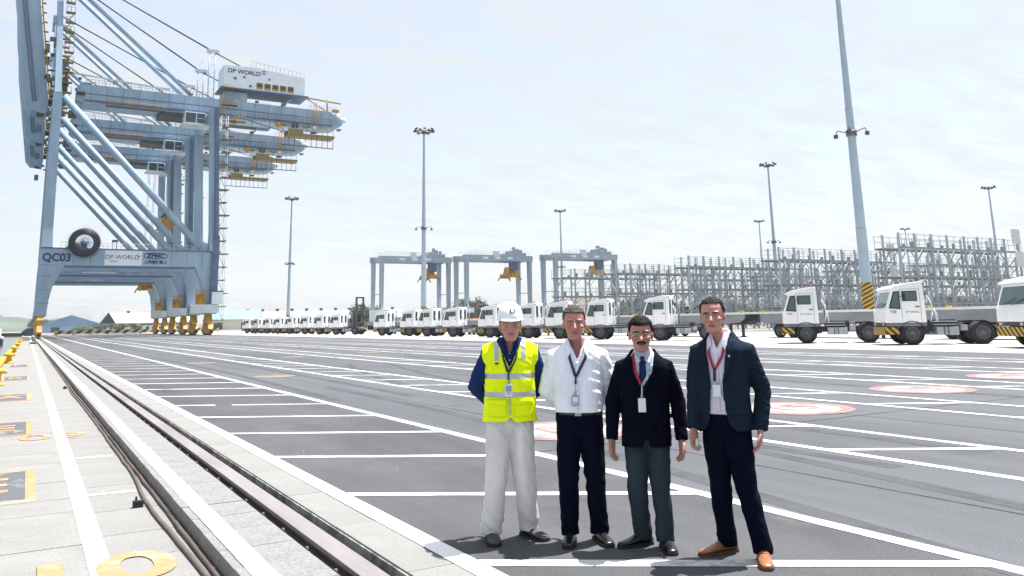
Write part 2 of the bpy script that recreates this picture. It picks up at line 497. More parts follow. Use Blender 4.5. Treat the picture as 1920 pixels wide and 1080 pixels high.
# stained linings of the trench
b = MB(); b.b2((2.330, -15, -0.124), (2.343, 420, -0.014)); tag(b.build('trench_lining', LINING), kind='structure')
b = MB(); b.b2((1.940, -15, -0.124), (1.950, 420, -0.014)); tag(b.build('trench_lining', TRENCH), kind='structure')
# crane rail: foot, web, head, clips
rail = empty('crane_rail', (2.14, 0, 0), label='worn steel crane rail set in the open trench of the quay', cat='rail')
b = MB()
b.b2((-0.085, -15, -0.040), (0.085, 420, -0.004)); b.build('rail_head', RAILTOP, rail, bevel=0.006)
b = MB(); b.b2((-0.03, -15, -0.105), (0.03, 420, -0.041)); b.build('rail_web', RAILF, rail)
b = MB(); b.b2((-0.10, -15, -0.1245), (0.10, 420, -0.106)); b.build('rail_foot', RAILF, rail)
b = MB()
b.box((0, 0, 0), (0.05, 0.10, 0.05)).tube((0, 0, 0.02), (0, 0, 0.06), 0.012, n=6)
clip = b.mesh('rail_clip', RAILF)
for i in range(40):
    for sx in (-1, 1):
        inst('rail_clip', clip, rail, (sx * 0.125, 3.2 + i * 0.7, -0.105))

# supply pipes lying along the foot of the kerb
PIPE = mat('brown_plastic_pipe', (0.135, 0.098, 0.085), 0.5, var=0.15, scale=3)
def pipe(off, r, label, sd, wob):
    rr = random.Random(sd); pts = []
    y = 1.5
    while y < 330:
        d = wob * math.exp(-((y - 9.3) / 1.6) ** 2) if wob else 0
        d2 = -0.05 * math.exp(-((y - 27) / 3) ** 2)
        pts.append(Vector((1.367 - off + d2 - d + rr.uniform(-0.008, 0.008), y, AZ + r + (0.004 if wob else 0.0))))
        y += 0.45 if y < 40 else 4
    bb = MB()
    n = 8
    for k, p in enumerate(pts):
        for i in range(n):
            a = 2 * PI * i / n
            bb.v.append((p.x + r * math.cos(a), p.y, p.z + r * math.sin(a)))
    for k in range(len(pts) - 1):
        for i in range(n):
            bb.f.append((k * n + i, k * n + (i + 1) % n, (k + 1) * n + (i + 1) % n, (k + 1) * n + i)); bb.sm.append(True); bb.mi.append(0)
    o = bb.build('supply_pipe', PIPE)
    tag(o, label, 'pipe')
    return o
pipe(0.034, 0.022, 'brown pipe lying hard against the foot of the kerb', 3, 0.0)
pipe(0.090, 0.018, 'thinner brown pipe that bows away from the kerb on the apron', 4, 0.07)
# a loose clamp on the pipe and litter
DARKM = mat('black_rubber', (0.022, 0.022, 0.024), 0.75, var=0.2, scale=6)
for i, (y, lb) in enumerate(((9.6, 'small black clamp on the pipe beside the kerb, nearest of the two'), (29.5, 'small black clamp on the pipe beside the kerb, farther along the quay'))):
    b = MB(); b.box((0, 0, 0), (0.10, 0.06, 0.07)).tube((-0.02, 0, 0.03), (-0.02, 0, 0.075), 0.012, n=6)
    o = b.build('pipe_clamp', DARKM, loc=(1.367 - 0.19 - (0.06 if i == 0 else 0.04), y, AZ + 0.035), bevel=0.008)
    tag(o, lb, 'clamp', 'clamps on the apron pipe')

# ------------------------------------------------------------------ painted markings
marks = empty('road_markings', (0, 0, 0), kind='structure')
def line(x, wd, y0, y1, z, m, name='lane_line'):
    b = MB(); b.add([(x - wd / 2, y0, z), (x + wd / 2, y0, z), (x + wd / 2, y1, z), (x - wd / 2, y1, z)], [(0, 1, 2, 3)])
    return b.build(name, m, marks)
line(0.628, 0.165, 1, 300, AZ + 0.005, WCONC)
for yy in (10.55, 13.6):
    b = MB(); b.add([(0.72, yy, AZ + 0.005), (1.20, yy - 0.03, AZ + 0.005), (1.20, yy + 0.05, AZ + 0.005), (0.72, yy + 0.08, AZ + 0.005)], [(0, 1, 2, 3)]); b.build('tick_line', WCONC, marks)
line(1.515, 0.16, 1, 300, 0.006, WCONC)
line(2.775, 0.17, 1, 300, 0.007, WCONC, 'edge_line')
PAIRS = [(8.72, 10.45), (13.66, 15.3), (18.55, 20.25), (23.5, 25.2), (28.45, 30.1)]
line(5.68, 0.16, -12, 300, 0.004, WPAINT)
for a, c in PAIRS:
    line(a, 0.15, -14, 300, 0.004, WPAINT); line(c, 0.15, -14, 300, 0.004, WPAINT)
def hatch(x0, x1, y, wd=0.15, m=WPAINT):
    dyx = -0.69
    s = wd * 0.5 * math.sqrt(1 + dyx * dyx)
    b = MB(); b.add([(x0, y - s, 0.0042), (x1, y + dyx * (x1 - x0) - s, 0.0042), (x1, y + dyx * (x1 - x0) + s, 0.0042), (x0, y + s, 0.0042)], [(0, 1, 2, 3)])
    return b.build('hatch_line', m, marks)
y = 2.58
while y < 120:
    if abs(y - 19.4) < 1.0:   # worn gap in one bar
        hatch(2.875, 3.6, y); hatch(3.9, 5.6, y - 0.69 * 1.02)
    else:
        hatch(2.875, 5.6, y)
    y += 2.8
for k, (a, c) in enumerate(PAIRS):
    y = 1.35 + (0.25, 0.6, 1.4, 0.9, 0.3)[k] - 2.8
    while y < (95 - 8 * k):
        hatch(a + 0.077, c - 0.077, y)
        y += 2.8
# speed roundels painted in the lanes
def roundel(x, y, r=1.08, txt='15', faded=False):
    n = 40
    e = empty('speed_roundel', (x, y, 0)); e.parent = marks
    b = MB(); b.add([(r * 0.80 * math.cos(2 * PI * i / n), r * 0.80 * math.sin(2 * PI * i / n), 0.0062) for i in range(n)], [tuple(range(n))])
    b.build('white_disc', WDISC if not faded else paint_mat_cream, e)
    b = MB()
    v = [(rr_ * math.cos(2 * PI * i / n), rr_ * math.sin(2 * PI * i / n), 0.0074) for rr_ in (r * 0.78, r) for i in range(n)]
    b.add(v, [(i, i + n, (i + 1) % n + n, (i + 1) % n) for i in range(n)])
    b.build('red_ring', REDP if not faded else paint_mat_cream, e)
    if txt and y < 60:
        text('numeral', txt, 1.1, REDP, e, (0, 0, 0.0088), (0, 0, 0), depth=0.0006)
WDISC = paint_mat('faded_white_road_paint', (0.31, 0.305, 0.30), 0.9)
paint_mat_cream = paint_mat('cream_road_paint', (0.24, 0.21, 0.155), 1.0, scale=4)
for x, y in ((7.2, 10.8), (12.1, 10.75), (17.15, 11.55), (22.1, 12.3)):
    roundel(x, y)
for x, y in ((7.2, 28.1), (7.15, 41.2), (12.2, 44), (17.3, 46.5), (12.2, 64.5), (17.2, 69), (24.4 - 2.2, 49)):
    roundel(x, y, 0.68, None, faded=True)

# orange stencils on the apron
def flat_text(body, size, x, y, z, m, rz, sx=1.0, sy=1.0, bold=0.0, name='stencil'):
    me = text_mesh(name, body, size, 0.0006, 'CENTER', bold, res=12)
    me.materials.clear(); me.materials.append(m)
    o = inst(name, me, marks, (x, y, z), (0, 0, rz))
    o.scale = (sx, sy, 1)
    return o
flat_text('10', 0.9, 0.58, 7.28, AZ + 0.0085, ORANGE, 0, 1.3, 1.25, 0.02)
def panel(x0, x1, y0, y1, letter):
    z = AZ + 0.0045
    b = MB(); b.add([(x0, y0, z), (x1, y0, z), (x1, y1, z), (x0, y1, z)], [(0, 1, 2, 3)])
    b.build('stencil_border', ORANGE, marks)
    t = 0.10; z += 0.0015
    b = MB(); b.add([(x0 + t, y0 + t * 1.4, z), (x1 - t, y0 + t * 1.4, z), (x1 - t, y1 - t * 1.4, z), (x0 + t, y1 - t * 1.4, z)], [(0, 1, 2, 3)])
    b.build('stencil_field', GREYP, marks)
    flat_text(letter, 1.3, (x0 + x1) / 2 - 0.03, (y0 + y1) / 2, z + 0.0025, ORANGE, 0, 0.75, 1.15, 0.015)
for y0, y1, lt in ((10.6, 13.0, 'E'), (17.2, 19.8, 'E'), (25.5, 28.3, 'A'), (36, 39, 'B'), (49, 52, 'E')):
    panel(-0.72, 0.22, y0, y1, lt)
flat_text('09', 0.9, 0.52, 16.6, AZ + 0.0085, ORANGE, 0, 1.2, 1.3, 0.0)

# ------------------------------------------------------------------ quay edge
edge = empty('quay_edge_kerb', (0, 0, 0), label='low yellow kerb of blocks along the edge of the quay', cat='kerb')
bb = MB(); bb.b2((-0.14, -0.62, 0), (0.14, 0.62, 0.22))
eb = bb.mesh('edge_block', YEL, bevel=0.03)
for i in range(60):
    inst('edge_block', eb, edge, (-1.13, 8 + i * 1.5, AZ - 0.002))
bb = MB()
for i in range(60, 200):
    bb.b2((-1.27, 8 + i * 1.5 - 0.6, AZ - 0.002), (-0.99, 8 + i * 1.5 + 0.6, AZ + 0.22))
o = bb.build('edge_block', YEL, edge); o['kind'] = 'stuff'
# mooring bollards
bol = None
for i, y in enumerate((33, 55, 77, 99, 121, 143)):
    b = MB()
    if bol is None:
        bol = empty('mooring_bollard', (-0.78, y, AZ), cat='bollard', group='yellow bollards along the quay edge')
        b.lathe([(0, 0), (0.26, 0), (0.26, 0.05), (0.15, 0.09), (0.13, 0.36), (0.24, 0.44), (0.25, 0.5), (0.16, 0.56), (0, 0.57)], n=20)
        b.build('post', YEL, bol)
        b = MB(); b.tube((-0.3, 0, 0.44), (0.3, 0, 0.44), 0.05, n=10); b.build('horn', YEL, bol)
        o = bol
    else:
        o = copy_tree(bol); o.location.y = y
    o['label'] = ('yellow mooring bollard, %s from the camera along the quay edge' % ('nearest', 'second', 'third', 'fourth', 'fifth', 'farthest')[i])

# grit and pale specks lying on the asphalt near the camera
b = MB(); rr = random.Random(77)
for k in range(70):
    x, y = rr.uniform(3.0, 14), rr.uniform(3.2, 22); s_ = rr.uniform(0.004, 0.013)
    q = [(x + s_ * math.cos(a) * rr.uniform(0.7, 1.2), y + s_ * math.sin(a) * rr.uniform(0.7, 1.2), 0.001) for a in (0, 1.26, 2.5, 3.77, 5.0)]
    b.add(q + [(x, y, s_ * 0.9)], [(0, 1, 5), (1, 2, 5), (2, 3, 5), (3, 4, 5), (4, 0, 5)])
o = b.build('gravel', mat('pale_grit', (0.38, 0.37, 0.35), 0.9, var=0.3, scale=3)); tag(o, 'pale grit scattered on the asphalt', 'gravel', kind='stuff')

# tyre scuffs and sealed paving joints on the asphalt
SCUFF = paint_mat('tyre_scuff', (0.064, 0.066, 0.073), 1.2, scale=5, under=(0.095, 0.098, 0.108))
SEAL = paint_mat('bitumen_joint', (0.030, 0.030, 0.032), 0.9, scale=6, under=(0.09, 0.093, 0.10))
def ribbon_flat(pts, wd, z, m, name):
    b = MB(); q = []
    for k, p_ in enumerate(pts):
        a = Vector(pts[max(0, k - 1)]); c = Vector(pts[min(len(pts) - 1, k + 1)])
        d = (c - a).normalized(); nx = Vector((-d.y, d.x)) * wd / 2
        q += [(p_[0] + nx.x, p_[1] + nx.y, z), (p_[0] - nx.x, p_[1] - nx.y, z)]
    b.add(q, [(2 * k, 2 * k + 1, 2 * k + 3, 2 * k + 2) for k in range(len(pts) - 1)])
    return b.build(name, m, marks)
for k, (x0, y0, x1, y1, bend) in enumerate(((6.3, 2.0, 7.9, 22, 0.5), (9.2, 6, 12.6, 34, -1.2), (16.2, 6, 17.8, 40, -0.6), (6.9, 18, 6.4, 60, 0.6))):
    for s_ in (-0.95, 0.95):
        pts = []
        for i in range(25):
            t_ = i / 24
            pts.append((x0 + (x1 - x0) * t_ + bend * math.sin(PI * t_) + s_ * 0.9, y0 + (y1 - y0) * t_))
        ribbon_flat(pts, 0.24, 0.0020 + 0.0002 * k + (0.0001 if s_ > 0 else 0), SCUFF, 'tyre_mark')
rr = random.Random(31)
for x in (7.25, 12.05, 17.1, 22.0, 27.0):
    ribbon_flat([(x + rr.uniform(-0.02, 0.02), -10 + i * 3.0) for i in range(60)], 0.035, 0.0012, SEAL, 'paving_joint')
for y in (9.3, 31.0, 54.0, 80.0):
    ribbon_flat([(5.7 + i * 1.5, y + rr.uniform(-0.03, 0.03)) for i in range(20)], 0.04, 0.0016, SEAL, 'paving_joint')
# grit gathered in the rail trench and along the foot of the kerb
b = MB(); rr = random.Random(78)
for k in range(900):
    y = 3 + 22 * rr.random() ** 1.6
    if k % 3 == 0: x, z = rr.uniform(1.17, 1.35), AZ + 0.001
    else: x, z = (rr.uniform(1.96, 2.03) if k % 2 else rr.uniform(2.25, 2.32)), -0.124
    s_ = rr.uniform(0.003, 0.012)
    q = [(x + s_ * math.cos(a) * rr.uniform(0.7, 1.2), y + s_ * math.sin(a) * rr.uniform(0.7, 1.2), z) for a in (0, 1.26, 2.5, 3.77, 5.0)]
    b.add(q + [(x, y, z + s_ * 0.9)], [(0, 1, 5), (1, 2, 5), (2, 3, 5), (3, 4, 5), (4, 0, 5)])
o = b.build('gravel', MATS['pale_grit']); tag(o, 'grit gathered in the rail trench and by the kerb', 'gravel', kind='stuff')

# ================================================================== SHIP-TO-SHORE CRANES
STEEL = mat('crane_blue_grey', srgb('#98b1c5'), 0.5, var=0.13, scale=0.5, stretch=(1, 1, 0.25), bump=0.05, bscale=3)
STEELD = mat('crane_dark_blue', srgb('#56708c'), 0.55, var=0.15, scale=0.6)
STEELM = mat('crane_mid_blue', srgb('#6b849d'), 0.55, var=0.15, scale=0.6)
STEELP = mat('pale_grey_steel', srgb('#cdd6dc'), 0.55, var=0.08, scale=0.8)
HOUSE = mat('white_cladding', srgb('#dce5ec'), 0.5, var=0.05, scale=0.6)
CYEL = mat('crane_yellow', srgb('#c9951a'), 0.55, var=0.22, scale=1.4)
OCHRE = mat('ochre_steel', srgb('#8d7a4a'), 0.7, var=0.2, scale=1.5)
DSTEEL = mat('dark_grey_steel', (0.055, 0.06, 0.068), 0.6, var=0.25, scale=2)
GLASS = mat('dark_window_glass', (0.03, 0.055, 0.075), 0.08, var=0.2, scale=0.5, spec=0.8)
CABLE = mat('dark_wire_rope', (0.04, 0.04, 0.045), 0.6, var=0.2, scale=3)
NAVY = mat('navy_lettering', srgb('#20335c'), 0.6, var=0.05)
REEL = mat('brown_reel_cable', srgb('#3a2b33'), 0.7, var=0.3, scale=3)
REDT = mat('red_lettering', srgb('#b0365a'), 0.6, var=0.05)
FRONT = (R(90), 0, 0)       # lettering that faces the camera side (-y)

def bogie(parent, x, y, sgn):
    e = empty('bogie', (x, y, 0)); e.parent = parent
    b = MB()
    b.prism([(-2.6, 2.55), (2.6, 2.55), (1.1, 4.25), (-1.1, 4.25)], -0.55, 0.55, 'X'); b.build('equaliser', CYEL, e, bevel=0.06)
    b = MB()
    for s in (-1, 1):
        b.prism([(s * 2.1 - 1.5, 1.3), (s * 2.1 + 1.5, 1.3), (s * 2.1 + 0.5, 2.5), (s * 2.1 - 0.5, 2.5)], -0.45, 0.45, 'X')
    b.build('balance_beam', CYEL, e, bevel=0.05)
    for k in range(4):
        yy = -3.15 + 2.1 * k
        b = MB(); b.b2((-0.42, yy - 0.95, 0.35), (0.42, yy + 0.95, 1.26)); b.build('truck_frame', CYEL, e, bevel=0.05)
        for q in (-0.5, 0.5):
            b = MB(); b.lathe([(0, -0.12), (0.36, -0.12), (0.36, -0.09), (0.32, -0.09), (0.32, 0.09), (0.36, 0.09), (0.36, 0.12), (0, 0.12)], (0, yy + q, 0.33), 'X', 14); b.build('wheel', DSTEEL, e)
    b = MB()
    for q in (-4.6, 4.6):
        b.tube((0, q, 0.75), (0, q * 0.92, 0.75), 0.3, n=10)
        b.box((0, q * 0.97, 0.75), (0.5, 0.25, 0.5))
    b.build('buffer', DARKM, e)

def sts_crane(Y):
    c = empty('harbour_crane', (2.14, Y, 0), cat='crane', group='ship-to-shore cranes in a row on the quay')
    XL = 29.6
    # portal frames (near and far)
    portal = [(-1.2, 4.2), (0.55, 4.2), (0.75, 7.0), (1.3, 10.2), (2.9, 13.55), (26.2, 13.6), (27.5, 10.5), (28.0, 7.0), (28.1, 4.2), (30.75, 4.2), (30.75, 16.75), (-1.2, 16.75)]
    for y in (0, 18):
        b = MB(); b.prism(portal, y - 0.8, y + 0.8, 'Y'); b.build('portal_frame', STEEL, c, bevel=0.05)
    b = MB()
    b.b2((-1.3, -0.95, 16.752), (31.2, 0.95, 16.9)); b.build('beam_cap', STEELD, c)
    b = MB()      # flange lines under the near beam
    b.b2((2.9, -0.86, 13.3), (26.2, 0.86, 13.545)); b.build('beam_flange', STEELD, c)
    # upper legs
    for y in (0, 18):
        s = 1 if y == 0 else -1
        b = MB()
        b.bar((-0.2, y, 16.9), (-0.35, y, 20.5), 1.7, 2.6, w2=1.7, h2=1.85)
        b.bar((-0.35, y, 20.5), (-0.7, y, 47), 1.7, 1.85, w2=1.6, h2=1.5)
        b.build('leg', STEEL, c)
        b = MB(); b.bar((-0.7, y, 47), (-1.9, 9 - s * 2.6, 74), 1.2, 1.4, w2=0.9, h2=1.1); b.build('mast_leg', STEEL, c)
        b = MB()
        b.bar((XL, y, 16.9), (XL, y, 20.5), 1.7, 3.0, w2=1.7, h2=2.0)
        b.bar((XL, y, 20.5), (XL - 1.2, y, 47.2), 1.7, 1.9, w2=1.6, h2=1.7)
        b.build('leg', STEEL, c)
        b = MB(); b.tube((0.3, y, 46.5), (27.2, y, 17.6), 0.72, n=14); b.build('diagonal_brace', STEEL, c)
        b = MB(); b.prism([(25.2, 16.9), (28.7, 16.9), (28.7, 18.4), (26.6, 19.3)], y - 0.35, y + 0.35, 'Y'); b.build('gusset', STEEL, c)
    # dark lift shaft in front of the landside near leg
    b = MB(); b.b2((XL - 0.25, -1.5, 5.0), (XL + 1.05, -0.82, 20.0)); b.bar((XL + 0.40, -1.15, 20), (XL - 0.70, -1.15, 47.2), 0.68, 1.3)
    b.build('lift_shaft', STEELD, c)
    b = MB()
    for k in range(38):
        z = 6 + k * 1.08
        x = XL + 0.25 - (0 if z < 20 else (z - 20) / 27.2 * 1.1)
        b.b2((x - 0.55, -1.60, z), (x + 0.85, -1.49, z + 0.10))
    o = b.build('shaft_rungs', STEELM, c); o['kind'] = 'stuff'
    # the far landside leg carries one as well: plain face panel
    # upper tie beams across at both leg pairs, low sill beams, bogies
    for x, n in ((-0.7, 0), (XL - 1.2, 1)):
        b = MB(); b.b2((x - 0.8, 0.85, 45.0), (x + 0.8, 17.15, 47.0)); b.build('cross_beam', STEEL, c)
    for x in (-0.35, 29.4):
        b = MB(); b.b2((x - 1.0, 0.9, 4.3), (x + 1.0, 17.1, 6.2)); b.build('sill_beam', STEELP, c)
        bogie(c, x, 0.4, 1); bogie(c, x, 17.6, 1)
    b = MB(); b.b2((25.6, -2.0, 4.4), (31.0, -0.85, 6.1)); b.build('service_platform', STEELP, c)
    b = MB(); b.b2((29.5, -2.4, 6.2), (31.6, -0.9, 8.6)); b.build('switch_cabinet', HOUSE, c)
    b = MB(); b.b2((29.4, -2.5, 8.62), (31.7, -0.88, 8.85)); b.build('cabinet_roof', STEELD, c)
    # yellow cage on the landside knee
    b = MB()
    for k in range(6):
        a = k / 5
        b.tube((26.6 + 1.7 * a, -1.5, 6.1), (26.6 + 1.7 * a, -1.5, 8.9), 0.07, n=5)
    for z in (6.2, 7.0, 7.9, 8.9):
        b.bar((26.5, -1.5, z), (28.4, -1.5, z), 0.12, 0.12)
        b.bar((26.5, -1.5, z), (26.5, -0.85, z), 0.12, 0.12); b.bar((28.4, -1.5, z), (28.4, -0.85, z), 0.12, 0.12)
    b.b2((26.6, -1.4, 6.3), (28.2, -0.86, 8.2))
    b.build('ladder_cage', CYEL, c)
    # stair tower on the landside
    b = MB(); k = 0
    z = 3.0
    for x in (31.1, 32.4):
        for y in (0.0, 2.0):
            b.tube((x, y, 2), (x - 1.0, y, 46), 0.04, n=5)
    for k in range(16):
        z0 = 3 + k * 2.7; xo = -z0 / 46
        xa, xb = (31.1, 32.4) if k % 2 else (32.4, 31.1)
        b.bar((xa + xo, 0.5, z0), (xb + xo, 0.5, z0 + 2.7), 0.4, 0.05)
        b.bar((xa + xo, 0.2, z0 + 1.0), (xb + xo, 0.2, z0 + 3.7), 0.05, 0.05)
    o = b.build('stair_flights', STEELP, c)
    for k in range(16):
        z0 = 3 + k * 2.7; xo = -z0 / 46
        b = MB(); b.b2((30.8 + xo + 0.5 * (k % 2), -0.4, z0 - 0.06), (32.6 + xo + 0.3 * ((k * 7) % 3), 2.2, z0 + 0.06)); b.build('landing', DSTEEL, c)
    # weld seams and stiffener lines on the big plates
    b = MB()
    for k in range(17): b.b2((5.2 + k * 3.0, 5.975, 47.3), (5.28 + k * 3.0, 5.998, 51.0))
    for k in range(9): b.b2((4.2 + k * 2.9, -0.82, 13.75), (4.28 + k * 2.9, -0.803, 16.6))
    for z in (6.5, 9.0, 11.5, 13.6): b.b2((-1.15, -0.82, z), (1.0, -0.803, z + 0.07)); b.b2((28.3, -0.82, z), (30.7, -0.803, z + 0.07))
    b.build('weld_seam', STEELD, c)['kind'] = 'stuff'
    # main girder
    b = MB()
    b.prism([(2.6, 47.7), (4.0, 47.05), (54.5, 47.05), (57.4, 47.35), (58.6, 48.1), (58.6, 49.3), (57.4, 49.9), (55.6, 51.15), (3.2, 51.15), (2.6, 50.4)], 6.0, 12.0, 'Y')
    b.build('main_girder', STEEL, c, bevel=0.04)
    b = MB(); b.b2((4.2, 5.55, 47.55), (56, 5.98, 47.8)); b.b2((4.2, 5.86, 49.1), (56, 5.985, 49.22)); b.build('girder_walkway', STEELD, c)
    b = MB(); b.b2((18.5, 5.7, 46.3), (30.5, 12.2, 47.03)); b.build('trolley', DSTEEL, c)
    b = MB()   # railings on the girder
    for k in range(36):
        x = 4.5 + k * 0.68
        b.tube((x, 6.05, 51.16), (x, 6.05, 52.25), 0.035, n=4)
    b.tube((4.5, 6.05, 52.25), (28.3, 6.05, 52.25), 0.035, n=4); b.tube((4.5, 6.05, 51.7), (28.3, 6.05, 51.7), 0.03, n=4)
    o = b.build('girder_railing', OCHRE, c)
    # cable chain tray over the waterside half
    b = MB(); b.bar((-0.5, 5.8, 53.2), (20, 5.8, 51.9), 0.5, 0.25)
    for k in range(6): b.bar((1 + k * 3.4, 5.8, 51.1), (0.6 + k * 3.4, 5.8, 53.0 - k * 0.2), 0.15, 0.15)
    b.build('cable_tray', STEELP, c)
    # walkways hung under the girder and beside the lift shaft
    for x0, x1, z in ((8, 19, 46.6), (31.2, 36, 46.0), (31.0, 34.2, 49.6), (31.0, 34.0, 53.0), (30.9, 33.6, 42.5)):
        b = MB(); b.b2((x0, 4.4, z), (x1, 5.4, z + 0.15)); w_ = b.build('walkway', DSTEEL, c)
        b = MB()
        n_ = int((x1 - x0) / 0.8)
        for q in range(n_ + 1): b.tube((x0 + q * (x1 - x0) / n_, 4.45, z + 0.15), (x0 + q * (x1 - x0) / n_, 4.45, z + 1.25), 0.045, n=4)
        b.tube((x0, 4.45, z + 1.25), (x1, 4.45, z + 1.25), 0.045, n=4); b.tube((x0, 4.45, z + 0.7), (x1, 4.45, z + 0.7), 0.035, n=4)
        b.build('walkway_railing', CYEL, w_)
    # hinge platforms and ladders by the mast
    rr = random.Random(3)
    for k in range(54):
        z = 38 + rr.random() * 22 if k < 34 else 44 + rr.random() * 9; x = -3.6 + rr.random() * (4.2 if k < 34 else 8.5)
        b = MB(); b.box((x, 4.2 + rr.random() * 5, z), (rr.uniform(0.5, 1.9), rr.uniform(0.5, 2.4), rr.choice((0.15, 0.25, 0.8, 1.2))))
        b.build('hinge_machinery', (DSTEEL, DSTEEL, OCHRE, STEELD)[k % 4], c)
    b = MB()
    for k in range(14):
        z = 44 + k * 2.1; x = 0.3 + rr.uniform(-0.1, 0.1) - (z - 47) * 0.03
        b.box((x + 0.6, 3.6, z), (1.7, 1.4, 0.12))
        for q in (-0.2, 0.6, 1.4): b.tube((x + q, 3.0, z), (x + q, 3.0, z + 1.1), 0.05, n=4)
        b.bar((x - 0.2, 3.0, z + 1.1), (x + 1.4, 3.0, z + 1.1), 0.06, 0.06)
        if k % 2: b.bar((x - 0.2, 3.2, z), (x + 1.4, 3.2, z + 2.1), 0.4, 0.08)
    b.build('mast_platforms', OCHRE, c)['kind'] = 'stuff'
    b = MB()
    for z in (50.0, 56.5, 63.0, 69.5):
        f_ = (z - 47) / 27
        b.b2((-1.4 - f_, 0.8 + f_ * 6, z), (-0.4 - f_, 17.2 - f_ * 6, z + 0.9))
    b.build('mast_tie', STEEL, c)
    b = MB(); b.b2((-2.8, 5.6, 73.4), (-0.9, 12.4, 75.4)); b.build('mast_head', STEEL, c)
    # raised boom
    b = MB()
    b.add([(-5.2, 6.2, 44.6), (-2.4, 6.2, 44.2), (-2.2, 6.2, 47), (-5.0, 6.2, 66), (-8.2, 6.2, 98), (-12.2, 6.2, 98), (-9.6, 6.2, 68), (-6.3, 6.2, 46),
           (-5.2, 11.8, 44.6), (-2.4, 11.8, 44.2), (-2.2, 11.8, 47), (-5.0, 11.8, 66), (-8.2, 11.8, 98), (-12.2, 11.8, 98), (-9.6, 11.8, 68), (-6.3, 11.8, 46)],
          [(0, 1, 2, 7), (7, 2, 3, 6), (6, 3, 4, 5), (15, 10, 9, 8), (14, 11, 10, 15), (13, 12, 11, 14), (0, 8, 9, 1), (1, 9, 10, 2), (2, 10, 11, 3), (3, 11, 12, 4), (4, 12, 13, 5), (5, 13, 14, 6), (6, 14, 15, 7), (7, 15, 8, 0)])
    b.build('boom', STEEL, c)
    b = MB()
    for q in (0.28, 0.42):
        b.bar((-5.9 + 3.6 * q, 6.1, 46.5), (-9.3 + 4.0 * q, 6.1, 67), 0.25, 0.30); b.bar((-9.3 + 4.0 * q, 6.1, 67), (-11.9 + 3.6 * q, 6.1, 97), 0.25, 0.3)
    b.build('boom_stiffener', STEELD, c)
    b = MB()
    b.bar((-2.0, 6.0, 47), (-4.7, 6.0, 66), 0.25, 0.35); b.bar((-4.7, 6.0, 66), (-7.9, 6.0, 97), 0.25, 0.35)
    for k in range(24):
        z = 47 + k * 2; x = -2.0 - (z - 47) * 0.142 if z < 66 else -4.7 - (z - 66) * 0.103
        b.b2((x, 5.6, z), (x + 0.7, 6.4, z + 0.1))
    b.build('boom_ladder', CYEL, c)
    # stays and ropes
    for y in (6.6, 11.4):
        b = MB(); b.tube((-1.7, y, 74.2), (24.8, y, 51.3), 0.42, n=10); b.build('backstay', STEEL, c)
    for y, x1, z1 in ((6.3, 28.6, 62.0), (11.7, 27.2, 58.6)):
        b = MB(); b.tube((-1.7, y, 76.0), (x1, y, z1), 0.17, n=6); b.tube((x1, y, z1), (x1 + 7.5, y, z1 - 3.2), 0.15, n=6); b.build('hoist_rope', CABLE, c)
    # rope post
    for x, y, zt in ((28.6, 6.3, 62.2), (27.2, 11.7, 58.9)):
        b = MB()
        for q in (-0.6, 0.6):
            b.tube((x + q, y, 51.1), (x + q, y, zt), 0.14, n=6)
        for k in range(5): b.bar((x - 0.6, y, 52.5 + k * 1.9), (x + 0.6, y, 53.6 + k * 1.9), 0.08, 0.08)
        b.b2((x - 1.2, y - 0.6, zt - 0.5), (x + 1.3, y + 0.6, zt + 0.1)); b.build('rope_post', STEELP, c)
    # machinery house
    mh = empty('machinery_house', (0, 0, 0)); mh.parent = c
    b = MB(); b.prism([(31.0, 53.9), (49.2, 53.9), (49.2, 58.2), (37.4, 59.3), (31.0, 59.0)], 5.2, 11.5, 'Y'); b.build('wall', HOUSE, mh, bevel=0.05)
    b = MB(); b.b2((30.4, 4.8, 53.6), (50.0, 12.0, 53.88)); b.build('deck', STEELD, mh)
    b = MB()
    b.prism([(31.5, 51.16), (36.5, 51.16), (36.5, 53.28), (31.5, 53.28)], 6.3, 11.7, 'Y')
    b.bar((46.6, 6.5, 53.2), (44.4, 6.5, 51.2), 0.35, 0.35); b.bar((46.6, 11.5, 53.2), (44.4, 11.5, 51.2), 0.35, 0.35)
    b.build('support', STEEL, mh)
    for k in range(5):
        b = MB(); b.b2((38.2 + 1.75 * k, 5.08, 54.3), (39.6 + 1.75 * k, 5.18, 55.7)); f = b.build('louvre_frame', CYEL, mh)
        for q in range(3):
            b = MB(); b.b2((38.3 + 1.75 * k, 5.0, 54.75 + 0.32 * q), (39.5 + 1.75 * k, 5.07, 54.97 + 0.32 * q)); o = b.build('louvre', DSTEEL, mh)
    for x, z, s in ((33.2, 55.9, 0.55), (35.2, 56.4, 0.45), (40.8, 56.6, 0.4), (36.6, 54.5, 0.5)):
        b = MB(); b.b2((x, 5.06, z), (x + s, 5.17, z + s * 0.9)); b.build('window', GLASS, mh)
    b = MB()
    for k in range(14): b.tube((37 + k * 0.92, 5.25, 59.5 - k * 0.095), (37 + k * 0.92, 5.25, 60.6 - k * 0.095), 0.035, n=4)
    b.tube((37, 5.25, 60.6), (49, 5.25, 59.35), 0.035, n=4)
    b.build('roof_railing', OCHRE, mh)
    text('lettering', 'DP WORLD', 1.38, NAVY, mh, (35.4, 5.14, 57.75), FRONT, depth=0.01, bold=0.02)
    b = MB()
    for a, bb_ in (((-.35, -.35), (.35, -.35)), ((.35, -.35), (.35, .1)), ((-.35, -.35), (-.35, .35)), ((-.35, .35), (.1, .35)), ((-.05, .05), (.4, .4))):
        b.bar((39.7 + a[0], 5.13, 58.25 + a[1]), (39.7 + bb_[0], 5.13, 58.25 + bb_[1]), 0.03, 0.14)
    b.build('emblem', NAVY, mh)
